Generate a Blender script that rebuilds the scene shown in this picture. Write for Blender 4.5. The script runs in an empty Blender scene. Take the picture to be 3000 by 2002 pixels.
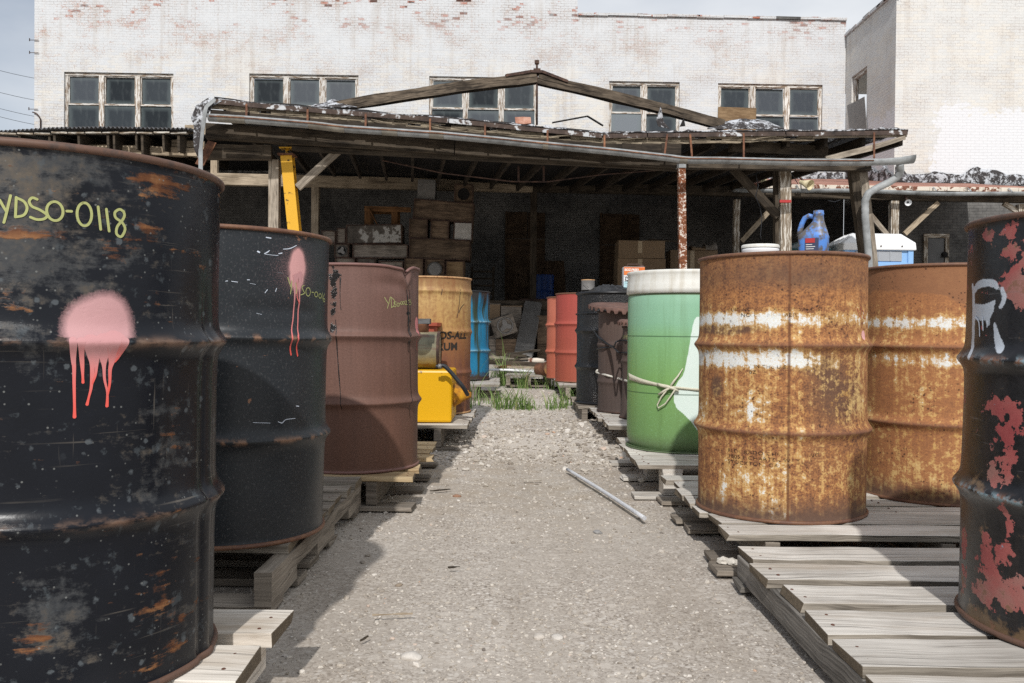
import bpy, math, random
import numpy as np
from mathutils import Vector, Matrix, Quaternion
D = bpy.data
SC = bpy.context.scene
COL = SC.collection
R_ = math.radians

# ------------------------------------------------------------------ camera
FPX, PITCH, ROLL, CAMZ = 2480.96, R_(0.687), R_(0.518), 0.74      # focal length for a 3000 px wide frame
cam = D.objects.new('camera', D.cameras.new('camera'))
COL.objects.link(cam)
cam.data.sensor_fit = 'HORIZONTAL'
cam.data.sensor_width = 36.0
cam.data.lens = FPX / 3000.0 * 36.0
cam.data.clip_start = 0.05
cam.data.clip_end = 2000
cam.matrix_world = Matrix.Translation((0, 0, CAMZ)) @ Matrix.Rotation(R_(90) - PITCH, 4, 'X') @ Matrix.Rotation(ROLL, 4, 'Z')
SC.camera = cam

# ------------------------------------------------------------------ sky and sun
SUN_EL, SUN_AZ = R_(39), R_(5.5)          # sun stands behind the viewer; shadows run away from the camera, a little to the right
w = D.worlds.new("World")
SC.world = w
w.use_nodes = True
nt = w.node_tree
bg = nt.nodes['Background']
sky = nt.nodes.new('ShaderNodeTexSky')
sky.sky_type = 'NISHITA'
sky.sun_disc = False
sky.sun_elevation = SUN_EL
sky.sun_rotation = R_(180) + SUN_AZ
sky.dust_density = 1.2
tc = nt.nodes.new('ShaderNodeTexCoord')
mp = nt.nodes.new('ShaderNodeMapping'); mp.inputs['Scale'].default_value = (1.0, 1.0, 2.6); mp.inputs['Location'].default_value = (0.35, 0, 0.2)
nz = nt.nodes.new('ShaderNodeTexNoise'); nz.inputs['Scale'].default_value = 1.7; nz.inputs['Detail'].default_value = 7; nz.inputs['Roughness'].default_value = 0.5
sx = nt.nodes.new('ShaderNodeSeparateXYZ')
ad = nt.nodes.new('ShaderNodeMath'); ad.operation = 'MULTIPLY_ADD'; ad.inputs[1].default_value = 0.42
cr = nt.nodes.new('ShaderNodeValToRGB')
cr.color_ramp.elements[0].position = 0.36; cr.color_ramp.elements[0].color = (0.40, 0.40, 0.40, 1)
cr.color_ramp.elements[1].position = 0.60; cr.color_ramp.elements[1].color = (0.96, 0.96, 0.96, 1)
mx = nt.nodes.new('ShaderNodeMixRGB'); mx.inputs[2].default_value = (9.6, 9.9, 10.3, 1)
L = nt.links
L.new(tc.outputs['Generated'], mp.inputs[0]); L.new(mp.outputs[0], nz.inputs['Vector'])
L.new(tc.outputs['Generated'], sx.inputs[0]); L.new(sx.outputs[0], ad.inputs[0]); L.new(nz.outputs[0], ad.inputs[2])
L.new(ad.outputs[0], cr.inputs[0]); L.new(cr.outputs[0], mx.inputs[0]); L.new(sky.outputs[0], mx.inputs[1]); L.new(mx.outputs[0], bg.inputs[0])
bg.inputs[1].default_value = 0.085
sun = D.objects.new('sun', D.lights.new('sun', 'SUN'))
COL.objects.link(sun)
sun.data.energy = 3.5
sun.data.angle = R_(1.2)
sun.data.color = (1.0, 0.975, 0.94)
_d = Vector((math.sin(SUN_AZ) * math.cos(SUN_EL), math.cos(SUN_AZ) * math.cos(SUN_EL), -math.sin(SUN_EL)))
sun.rotation_euler = _d.to_track_quat('-Z', 'Y').to_euler()
sun.location = (0, -20, 30)
SC.view_settings.view_transform = 'Standard'
SC.view_settings.look = 'None'
SC.view_settings.exposure = 0.05
SC.view_settings.gamma = 1.0
SC.cycles.max_bounces = 5
SC.cycles.use_denoising = False

# ------------------------------------------------------------------ helpers: space
def ray(px, py):
    """photo pixel (3000 x 2002) -> direction with Y = 1"""
    du, dv = px - 1500, py - 1001
    c, s = math.cos(ROLL), math.sin(ROLL)
    u, v = du * c + dv * s, -du * s + dv * c
    yc, zc = 1.0, -v / FPX
    cp, sp = math.cos(PITCH), math.sin(PITCH)
    y, z = yc * cp + zc * sp, -yc * sp + zc * cp
    return Vector((u / FPX / y, 1.0, z / y))
def at(px, py, Y):
    r = ray(px, py)
    return Vector((r.x * Y, Y, CAMZ + r.z * Y))
def atz(px, py, z):
    r = ray(px, py)
    t = (z - CAMZ) / r.z
    return Vector((r.x * t, t, z))
def q(x, y):          # display pixels (2350 wide) -> photo pixels
    return x * 1.27660, y * 1.27660
def sstep(a, b, x):
    t = np.clip((np.asarray(x, float) - a) / (b - a), 0, 1)
    return t * t * (3 - 2 * t)
def gz(x, y):
    """height of the yard: level in front, rising gently towards the dock"""
    return float(0.035 * sstep(4.6, 5.6, y) + 0.075 * sstep(5.6, 8.2, y) + 0.09 * sstep(8.5, 15, y))

# value noise in numpy
_rs = np.random.RandomState(7)
_tab = _rs.rand(64, 64, 64)
def vnoise(x, y, z=0.0):
    x, y, z = np.broadcast_arrays(np.asarray(x, float), np.asarray(y, float), np.asarray(z, float))
    xi, yi, zi = np.floor(x).astype(int), np.floor(y).astype(int), np.floor(z).astype(int)
    fx, fy, fz = x - xi, y - yi, z - zi
    fx, fy, fz = fx * fx * (3 - 2 * fx), fy * fy * (3 - 2 * fy), fz * fz * (3 - 2 * fz)
    r = 0
    for a in (0, 1):
        for b in (0, 1):
            for c in (0, 1):
                r = r + _tab[(xi + a) % 64, (yi + b) % 64, (zi + c) % 64] * (fx if a else 1 - fx) * (fy if b else 1 - fy) * (fz if c else 1 - fz)
    return r
def fbm(x, y, z=0.0, o=4):
    s, a = 0, 0.5
    for i in range(o):
        s = s + a * vnoise(x * 2 ** i, y * 2 ** i, z * 2 ** i + 11 * i)
        a *= 0.5
    return s / (1 - 0.5 ** o)

# ------------------------------------------------------------------ helpers: materials
def c(r, g, b):
    def f(v):
        v /= 255.0
        return v / 12.92 if v <= 0.04045 else ((v + 0.055) / 1.055) ** 2.4
    return (f(r), f(g), f(b), 1.0)

class NB:
    def __init__(s, name):
        s.m = D.materials.new(name); s.m.use_nodes = True
        s.t = s.m.node_tree; s.N = s.t.nodes; s.L = s.t.links
        s.b = s.N['Principled BSDF']; s.o = s.N['Material Output']
    def _set(s, sock, v):
        if v is None: return
        if hasattr(v, 'is_linked') or isinstance(v, bpy.types.NodeSocket): s.L.new(v, sock)
        else:
            if isinstance(v, tuple) and len(v) == 4 and len(getattr(sock, 'default_value', (0,) * 4)) == 3: v = v[:3]
            sock.default_value = v
    def uv(s, scale=(1, 1, 1), loc=(0, 0, 0), rot=(0, 0, 0)):
        n = s.N.new('ShaderNodeUVMap')
        return s.vmap(n.outputs[0], scale, loc, rot)
    def obj(s, scale=(1, 1, 1), loc=(0, 0, 0), rot=(0, 0, 0)):
        n = s.N.new('ShaderNodeTexCoord')
        return s.vmap(n.outputs['Object'], scale, loc, rot)
    def world(s, scale=(1, 1, 1), loc=(0, 0, 0)):
        n = s.N.new('ShaderNodeNewGeometry')
        return s.vmap(n.outputs['Position'], scale, loc, (0, 0, 0))
    def vmap(s, v, scale=(1, 1, 1), loc=(0, 0, 0), rot=(0, 0, 0)):
        n = s.N.new('ShaderNodeMapping')
        s.L.new(v, n.inputs[0]); n.inputs['Scale'].default_value = scale; n.inputs['Location'].default_value = loc; n.inputs['Rotation'].default_value = rot
        return n.outputs[0]
    def xyz(s, v):
        n = s.N.new('ShaderNodeSeparateXYZ'); s.L.new(v, n.inputs[0]); return n.outputs
    def noise(s, v, scale, det=5, rough=0.55, dist=0.0):
        n = s.N.new('ShaderNodeTexNoise')
        s.L.new(v, n.inputs['Vector']); n.inputs['Scale'].default_value = scale; n.inputs['Detail'].default_value = det
        n.inputs['Roughness'].default_value = rough; n.inputs['Distortion'].default_value = dist
        return n.outputs['Fac']
    def voro(s, v, scale, feat='F1', rnd=1.0):
        n = s.N.new('ShaderNodeTexVoronoi'); n.feature = feat
        s.L.new(v, n.inputs['Vector']); n.inputs['Scale'].default_value = scale; n.inputs['Randomness'].default_value = rnd
        return n
    def mr(s, f, a, b, lo=0.0, hi=1.0, smooth=False):
        n = s.N.new('ShaderNodeMapRange'); n.clamp = True
        if smooth: n.interpolation_type = 'SMOOTHSTEP'
        s._set(n.inputs[0], f); n.inputs[1].default_value = a; n.inputs[2].default_value = b; n.inputs[3].default_value = lo; n.inputs[4].default_value = hi
        return n.outputs[0]
    def ma(s, op, a, b=None, cc=None):
        n = s.N.new('ShaderNodeMath'); n.operation = op
        s._set(n.inputs[0], a); s._set(n.inputs[1], b); s._set(n.inputs[2], cc)
        return n.outputs[0]
    def mul(s, *a):
        r = a[0]
        for x in a[1:]: r = s.ma('MULTIPLY', r, x)
        return r
    def add(s, *a):
        r = a[0]
        for x in a[1:]: r = s.ma('ADD', r, x)
        return r
    def mx(s, f, a, b, mode='MIX'):
        n = s.N.new('ShaderNodeMixRGB'); n.blend_type = mode
        s._set(n.inputs[0], f); s._set(n.inputs[1], a); s._set(n.inputs[2], b)
        return n.outputs[0]
    def ramp(s, f, st, interp='LINEAR'):
        n = s.N.new('ShaderNodeValToRGB'); r = n.color_ramp; r.interpolation = interp
        while len(r.elements) < len(st): r.elements.new(0.5)
        for e, (p, col) in zip(r.elements, st): e.position = p; e.color = col
        s._set(n.inputs[0], f)
        return n.outputs[0]
    def attr(s, name, color=False):
        n = s.N.new('ShaderNodeAttribute'); n.attribute_name = name
        return n.outputs['Color' if color else 'Fac']
    def bump(s, h, st=0.3, dist=0.01, prev=None):
        n = s.N.new('ShaderNodeBump'); s._set(n.inputs['Height'], h); n.inputs['Strength'].default_value = st; n.inputs['Distance'].default_value = dist
        if prev is not None: s.L.new(prev, n.inputs['Normal'])
        return n.outputs[0]
    def out(s, col, rough=0.6, metal=0.0, bump=None, spec=0.4, coat=None, alpha=None):
        s._set(s.b.inputs['Base Color'], col); s._set(s.b.inputs['Roughness'], rough); s._set(s.b.inputs['Metallic'], metal)
        s.b.inputs['Specular IOR Level'].default_value = spec
        if bump is not None: s.L.new(bump, s.b.inputs['Normal'])
        if coat is not None: s.b.inputs['Coat Weight'].default_value = coat
        if alpha is not None: s._set(s.b.inputs['Alpha'], alpha)
        return s.m

def plain(name, col, rough=0.6, metal=0.0, var=0.25, scale=6.0, spec=0.35, bump=0.15):
    k = NB(name)
    v = k.obj()
    n = k.noise(v, scale, 6, 0.6)
    n2 = k.noise(v, scale * 9, 4, 0.6)
    f = k.add(k.mul(n, 0.65), k.mul(n2, 0.35))
    lo = tuple(x * (1 - var) for x in col[:3]) + (1,)
    hi = tuple(min(1, x * (1 + var)) for x in col[:3]) + (1,)
    colr = k.ramp(f, [(0.3, lo), (0.7, hi)])
    return k.out(colr, k.mr(n2, 0.3, 0.7, rough * 0.85, min(1, rough * 1.15)), metal, k.bump(n2, bump, 0.004), spec)

# ------------------------------------------------------------------ helpers: objects
def tag(o, label=None, cat=None, group=None, kind=None):
    if label: o['label'] = label
    if cat: o['category'] = cat
    if group: o['group'] = group
    if kind: o['kind'] = kind
    return o
def thing(name, loc, label, cat, group=None, rz=0.0, rot=None):
    o = D.objects.new(name, None); COL.objects.link(o)
    o.location = loc
    o.rotation_euler = rot if rot is not None else (0, 0, rz)
    o.empty_display_size = 0.2
    return tag(o, label, cat, group)
def kids(o): return [x for x in D.objects if x.parent == o]
def copy_tree(o, parent=None):
    k = o.copy(); COL.objects.link(k)
    if parent is not None: k.parent = parent
    for ch in kids(o): copy_tree(ch, k)
    return k

class MB:
    """mesh builder: boxes, bars, tubes, sheets gathered into ONE mesh object; uv runs along the length of each piece in metres"""
    def __init__(s, seed=0):
        s.v, s.f, s.uv, s.mi, s.sm = [], [], [], [], []
        s.r = random.Random(seed)
    def face(s, idx, uvs, mi=0, smooth=False):
        s.f.append(tuple(idx)); s.uv += list(uvs); s.mi.append(mi); s.sm.append(smooth)
    def bar(s, p0, p1, w, h, up=(0, 0, 1), mi=0, mis=None, mie=None, jit=0.0, seg=1, bow=0.0, twist=0.0, taper=1.0, rag=0.0, off=None):
        """box section bar from p0 to p1: w across, h along 'up'"""
        p0, p1, up = Vector(p0), Vector(p1), Vector(up)
        d = p1 - p0; Ln = d.length; d = d / Ln
        sd = d.cross(up)
        if sd.length < 1e-5: sd = d.cross(Vector((1, 0, 0)))
        sd.normalize(); u = sd.cross(d).normalized()
        ou, ov = (s.r.uniform(0, 50), s.r.uniform(0, 50)) if off is None else off
        b = len(s.v); n = seg + 1
        for i in range(n):
            t = i / seg
            k = 1 + (taper - 1) * t
            c0 = p0 + d * Ln * t + u * (bow * 4 * t * (1 - t))
            a = twist * (t - 0.5)
            s1 = sd * math.cos(a) + u * math.sin(a); u1 = u * math.cos(a) - sd * math.sin(a)
            for (x, y) in ((-1, -1), (1, -1), (1, 1), (-1, 1)):
                j = Vector((s.r.uniform(-jit, jit), s.r.uniform(-jit, jit), s.r.uniform(-jit, jit))) if jit else Vector()
                e = d * s.r.uniform(-rag, rag) if rag and i in (0, n - 1) else Vector()
                s.v.append(c0 + s1 * (x * w / 2 * k) + u1 * (y * h / 2 * k) + j + e)
        per = [0, w, w + h, 2 * w + h, 2 * w + 2 * h]
        for i in range(seg):
            for k in range(4):
                k2 = (k + 1) % 4
                a, bb, cc, dd = b + i * 4 + k, b + i * 4 + k2, b + (i + 1) * 4 + k2, b + (i + 1) * 4 + k
                x0, x1 = Ln * i / seg + ou, Ln * (i + 1) / seg + ou
                y0, y1 = per[k] + ov, per[k + 1] + ov
                s.face((a, bb, cc, dd), ((x0, y0), (x0, y1), (x1, y1), (x1, y0)), mi if (mis is None or k in (0, 2)) else mis)
        mi = mi if mie is None else mie
        s.face((b + 3, b + 2, b + 1, b), ((ou, ov), (ou + w * .3, ov), (ou + w * .3, ov + h), (ou, ov + h)), mi)
        e = b + seg * 4
        s.face((e, e + 1, e + 2, e + 3), ((ou, ov), (ou + w * .3, ov), (ou + w * .3, ov + h), (ou, ov + h)), mi)
        return s
    def box(s, cx, cy, cz, sx, sy, sz, mi=0, rz=0.0, jit=0.0):
        """box resting at z = cz; uv runs along its longest horizontal side"""
        if sx >= sy:
            d = Vector((math.cos(rz), math.sin(rz), 0)) * (sx / 2); wdt = sy
        else:
            d = Vector((-math.sin(rz), math.cos(rz), 0)) * (sy / 2); wdt = sx
        m = Vector((cx, cy, cz + sz / 2))
        return s.bar(m - d, m + d, wdt, sz, (0, 0, 1), mi, jit=jit)
    def tube(s, pts, rad, seg=10, mi=0, cap=True, smooth=True):
        pts = [Vector(p) for p in pts]
        n = len(pts); b = len(s.v)
        rads = rad if hasattr(rad, '__len__') else [rad] * n
        ref = Vector((0, 0, 1)); L0 = 0
        for i, p in enumerate(pts):
            t = (pts[min(i + 1, n - 1)] - pts[max(i - 1, 0)]).normalized()
            if i == 0:
                if abs(t.dot(ref)) > 0.95: ref = Vector((1, 0, 0))
                x = t.cross(ref).normalized()
            else:
                x = (x - t * x.dot(t)).normalized()
            y = t.cross(x)
            for k in range(seg):
                a = 2 * math.pi * k / seg
                s.v.append(p + (x * math.cos(a) + y * math.sin(a)) * rads[i])
        for i in range(n - 1):
            l = (pts[i + 1] - pts[i]).length
            for k in range(seg):
                k2 = (k + 1) % seg
                cr_ = 2 * math.pi * max(rads[i], 1e-4) / seg
                s.face((b + i * seg + k, b + i * seg + k2, b + (i + 1) * seg + k2, b + (i + 1) * seg + k),
                       ((L0, k * cr_), (L0, (k + 1) * cr_), (L0 + l, (k + 1) * cr_), (L0 + l, k * cr_)), mi, smooth)
            L0 += l
        if cap:
            s.face([b + k for k in range(seg)][::-1], [(0.01 * math.cos(k), 0.01 * math.sin(k)) for k in range(seg)], mi)
            s.face([b + (n - 1) * seg + k for k in range(seg)], [(0.01 * math.cos(k), 0.01 * math.sin(k)) for k in range(seg)], mi)
        return s
    def lathe(s, prof, seg=24, mi=0, centre=(0, 0, 0), axis=None, smooth=True, arc=None):
        """prof: (radius, height) pairs"""
        C0 = Vector(centre); b = len(s.v); n = len(prof)
        Q = Vector((0, 0, 1)).rotation_difference(Vector(axis).normalized()) if axis is not None else None
        for (r, z) in prof:
            for k in range(seg + 1):
                a = 2 * math.pi * k / seg
                p = Vector((r * math.sin(a), -r * math.cos(a), z))
                s.v.append(C0 + (Q @ p if Q else p))
        R0 = max(r for r, z in prof)
        L0 = 0
        for i in range(n - 1):
            dl = math.hypot(prof[i + 1][0] - prof[i][0], prof[i + 1][1] - prof[i][1])
            for k in range(seg):
                a0, a1 = 2 * math.pi * k / seg * R0, 2 * math.pi * (k + 1) / seg * R0
                s.face((b + i * (seg + 1) + k, b + i * (seg + 1) + k + 1, b + (i + 1) * (seg + 1) + k + 1, b + (i + 1) * (seg + 1) + k),
                       ((a0, L0), (a1, L0), (a1, L0 + dl), (a0, L0 + dl)), mi, smooth)
            L0 += dl
        return s
    def quad(s, a, b_, c_, d_, mi=0, uvs=None):
        b = len(s.v); s.v += [Vector(a), Vector(b_), Vector(c_), Vector(d_)]
        if uvs is None:
            w_ = (Vector(b_) - Vector(a)).length; h_ = (Vector(d_) - Vector(a)).length
            uvs = ((0, 0), (w_, 0), (w_, h_), (0, h_))
        s.face((b, b + 1, b + 2, b + 3), uvs, mi)
        return s
    def grid(s, P, mi=0, smooth=True, uvf=None):
        """P: rows of points"""
        b = len(s.v); n, m = len(P), len(P[0])
        for row in P: s.v += [Vector(p) for p in row]
        U = uvf if uvf else (lambda i, j: (P[i][j][0], P[i][j][1]))
        for i in range(n - 1):
            for j in range(m - 1):
                s.face((b + i * m + j, b + i * m + j + 1, b + (i + 1) * m + j + 1, b + (i + 1) * m + j),
                       (U(i, j), U(i, j + 1), U(i + 1, j + 1), U(i + 1, j)), mi, smooth)
        return s
    def build(s, name, mats, parent=None, loc=None, bevel=0.0, solid=0.0):
        me = D.meshes.new(name)
        me.from_pydata([tuple(v) for v in s.v], [], s.f)
        uvl = me.uv_layers.new(name='UVMap')
        uvl.data.foreach_set('uv', np.array(s.uv, np.float32).ravel())
        me.polygons.foreach_set('material_index', s.mi)
        me.polygons.foreach_set('use_smooth', s.sm)
        for m in (mats if isinstance(mats, (list, tuple)) else [mats]): me.materials.append(m)
        me.update()
        o = D.objects.new(name, me); COL.objects.link(o)
        if parent is not None: o.parent = parent
        if loc is not None: o.location = loc
        if solid:
            md = o.modifiers.new('thick', 'SOLIDIFY'); md.thickness = solid; md.offset = 0
        if bevel:
            md = o.modifiers.new('edge', 'BEVEL'); md.width = bevel; md.segments = 2; md.limit_method = 'ANGLE'
        return o
def np_mesh(name, V, F, mats, uv=None, parent=None, smooth=True, attrs=None, loc=None):
    """V (n,3), F (m,k) numpy; uv per vertex"""
    me = D.meshes.new(name)
    V = np.asarray(V, np.float32); F = np.asarray(F, np.int32); k = F.shape[1]
    me.vertices.add(len(V)); me.vertices.foreach_set('co', V.ravel())
    me.loops.add(F.size); me.loops.foreach_set('vertex_index', F.ravel())
    me.polygons.add(len(F)); me.polygons.foreach_set('loop_start', np.arange(0, F.size, k, dtype=np.int32))
    me.update(calc_edges=True)
    me.polygons.foreach_set('use_smooth', np.full(len(F), smooth))
    if uv is not None:
        l = me.uv_layers.new(name='UVMap'); l.data.foreach_set('uv', np.asarray(uv, np.float32)[F.ravel()].ravel())
    for n_, a in (attrs or {}).items():
        at_ = me.attributes.new(n_, 'FLOAT', 'POINT'); at_.data.foreach_set('value', np.asarray(a, np.float32).ravel())
    for m in (mats if isinstance(mats, (list, tuple)) else [mats]): me.materials.append(m)
    me.update()
    o = D.objects.new(name, me); COL.objects.link(o)
    if parent is not None: o.parent = parent
    if loc is not None: o.location = loc
    return o
# ------------------------------------------------------------------ materials
def wood(name, dark, light, stain=None, grain=42.0, rough=0.85, crack=0.55, seed=0.0, stain_amt=0.5, knots=True, bumpy=0.5, peel=None):
    k = NB(name)
    v = k.uv((1, 1, 1), (seed, seed * 0.7, 0))
    warp = k.noise(v, 2.2, 3, 0.5)
    vv = k.N.new('ShaderNodeVectorMath'); vv.operation = 'ADD'
    cmb = k.N.new('ShaderNodeCombineXYZ')
    k.L.new(k.mul(warp, 0.09), cmb.inputs[1]); k.L.new(v, vv.inputs[0]); k.L.new(cmb.outputs[0], vv.inputs[1])
    v2 = vv.outputs[0]
    g1 = k.noise(k.vmap(v2, (1.6, grain, 1)), 1.0, 6, 0.62)
    g2 = k.noise(k.vmap(v2, (5.0, grain * 4, 1)), 1.0, 4, 0.6)
    big = k.noise(v, 3.0, 4, 0.55)
    f = k.add(k.mul(k.add(g1, -0.5), 0.60), k.mul(k.add(g2, -0.5), 0.75), k.mul(k.add(big, -0.5), 0.7), 0.52)
    col = k.ramp(f, [(0.34, dark), (0.52, tuple((a + b) / 2 for a, b in zip(dark, light))), (0.72, light)])
    if stain is not None:
        st = k.mr(k.noise(k.vmap(v, (1.2, 5, 1)), 1.6, 5, 0.6), 0.5, 0.68, 0, stain_amt)
        col = k.mx(st, col, stain)
    ck = k.ma('MAXIMUM', k.mr(k.noise(k.vmap(v2, (0.9, grain * 1.5, 1), (3, 7, 0)), 1.0, 3, 0.5), 0.39, 0.35, 0, crack), k.mr(k.noise(k.vmap(v2, (2.2, grain * 0.9, 1), (9, 1, 0)), 1.0, 2, 0.5), 0.30, 0.27, 0, crack))
    col = k.mx(ck, col, tuple(x * 0.22 for x in dark[:3]) + (1,))
    if knots:
        vo = k.voro(k.vmap(v2, (1.6, 7, 1)), 1.0)
        kn = k.mr(vo.outputs['Distance'], 0.10, 0.05, 0, 0.75)
        ex = k.mr(k.xyz(vo.outputs['Color'])[0], 0.62, 0.66)
        col = k.mx(k.mul(kn, ex), col, tuple(x * 0.4 for x in dark[:3]) + (1,))
    if peel is not None:
        pf = k.mr(k.noise(k.vmap(v2, (3, 26, 1), (5, 2, 0)), 1.2, 6, 0.65), peel[1], peel[1] + 0.06)
        col = k.mx(pf, col, peel[0])
    tone = k.noise(k.vmap(v, (0.37, 0.61, 1), (seed * 3, 1.7, 0)), 0.21, 1, 0.5)
    col = k.mx(1.0, col, k.ramp(tone, [(0.32, (0.80, 0.79, 0.78, 1)), (0.5, (1.0, 0.99, 0.98, 1)), (0.68, (1.14, 1.13, 1.12, 1))]), 'MULTIPLY')
    oi = k.N.new('ShaderNodeObjectInfo')
    col = k.mx(1.0, col, k.ramp(oi.outputs['Random'], [(0, (0.92, 0.92, 0.92, 1)), (1, (1.08, 1.07, 1.05, 1))]), 'MULTIPLY')
    b = k.bump(k.add(k.mul(g1, 0.5), k.mul(g2, 0.3), k.mul(ck, -0.8)), bumpy, 0.006)
    return k.out(col, rough, 0, b, 0.2)

M = {}
M['pallet_grey'] = wood('grey_pallet_wood', c(160, 155, 148), c(220, 216, 209), c(156, 142, 124), seed=1.0, grain=60)
M['board_edge'] = wood('dark_weathered_board_edge', c(108, 101, 92), c(172, 164, 152), c(70, 60, 50), seed=31.0, grain=50)
M['end_grain'] = plain('dark_end_grain', c(104, 92, 76), 0.9, var=0.4, scale=90, bump=0.6)
M['pallet_pale'] = wood('pale_pallet_wood', c(188, 181, 171), c(228, 222, 213), c(150, 130, 105), seed=2.0, crack=0.35)
M['pallet_dark'] = wood('dark_pallet_wood', c(96, 89, 81), c(152, 143, 132), c(74, 66, 56), seed=3.0)
M['pallet_raw'] = wood('raw_pallet_wood', c(150, 126, 94), c(205, 184, 148), c(130, 104, 74), seed=4.0, crack=0.3)
M['stringer'] = wood('smooth_grey_stringer_wood', c(84, 81, 77), c(150, 145, 138), None, grain=46, seed=5.0, crack=0.15, knots=False)
M['beam_dark'] = wood('old_dark_beam_wood', c(46, 41, 35), c(88, 79, 68), c(30, 25, 21), grain=22, seed=6.0, stain_amt=0.7)
M['rafter'] = wood('black_rafter_wood', c(34, 30, 26), c(70, 62, 54), c(24, 20, 17), grain=20, seed=26.0)
M['beam_grey'] = wood('old_grey_beam_wood', c(112, 104, 94), c(176, 166, 152), c(92, 78, 62), grain=20, seed=7.0)
M['beam_tan'] = wood('tan_beam_wood', c(118, 106, 90), c(178, 164, 144), c(150, 136, 118), grain=20, seed=8.0)
M['post_white'] = wood('flaking_whitewashed_post_wood', c(96, 84, 70), c(150, 138, 122), None, grain=20, seed=9.0, peel=(c(196, 192, 184), 0.5))
M['fascia'] = wood('splintered_fascia_wood', c(70, 62, 52), c(170, 158, 138), c(60, 50, 40), grain=30, seed=10.0, crack=0.9, bumpy=1.0)
M['truss'] = wood('weathered_truss_timber', c(50, 44, 38), c(126, 113, 98), c(40, 32, 26), grain=26, seed=11.0, crack=0.8, bumpy=0.9)
M['door_ply'] = wood('dark_door_plywood', c(56, 45, 36), c(92, 75, 59), c(44, 33, 26), grain=9, seed=22.0, crack=0.2)
M['plywood'] = wood('brown_plywood', c(112, 90, 66), c(158, 134, 104), c(90, 70, 50), grain=9, seed=12.0, crack=0.2)
M['crate'] = wood('dark_brown_cabinet_wood', c(76, 64, 54), c(136, 117, 99), c(48, 38, 32), grain=14, seed=13.0, crack=0.35)
M['crate_grey'] = wood('grey_cabinet_wood', c(94, 88, 82), c(150, 142, 134), c(60, 54, 48), grain=14, seed=14.0, crack=0.35)
M['crate_orange'] = wood('orange_crate_wood', c(78, 54, 34), c(118, 86, 56), None, grain=18, seed=15.0)
M['sash'] = wood('flaking_white_sash_wood', c(112, 92, 74), c(160, 146, 130), None, grain=18, seed=16.0, knots=False, peel=(c(206, 204, 200), 0.46))

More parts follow.
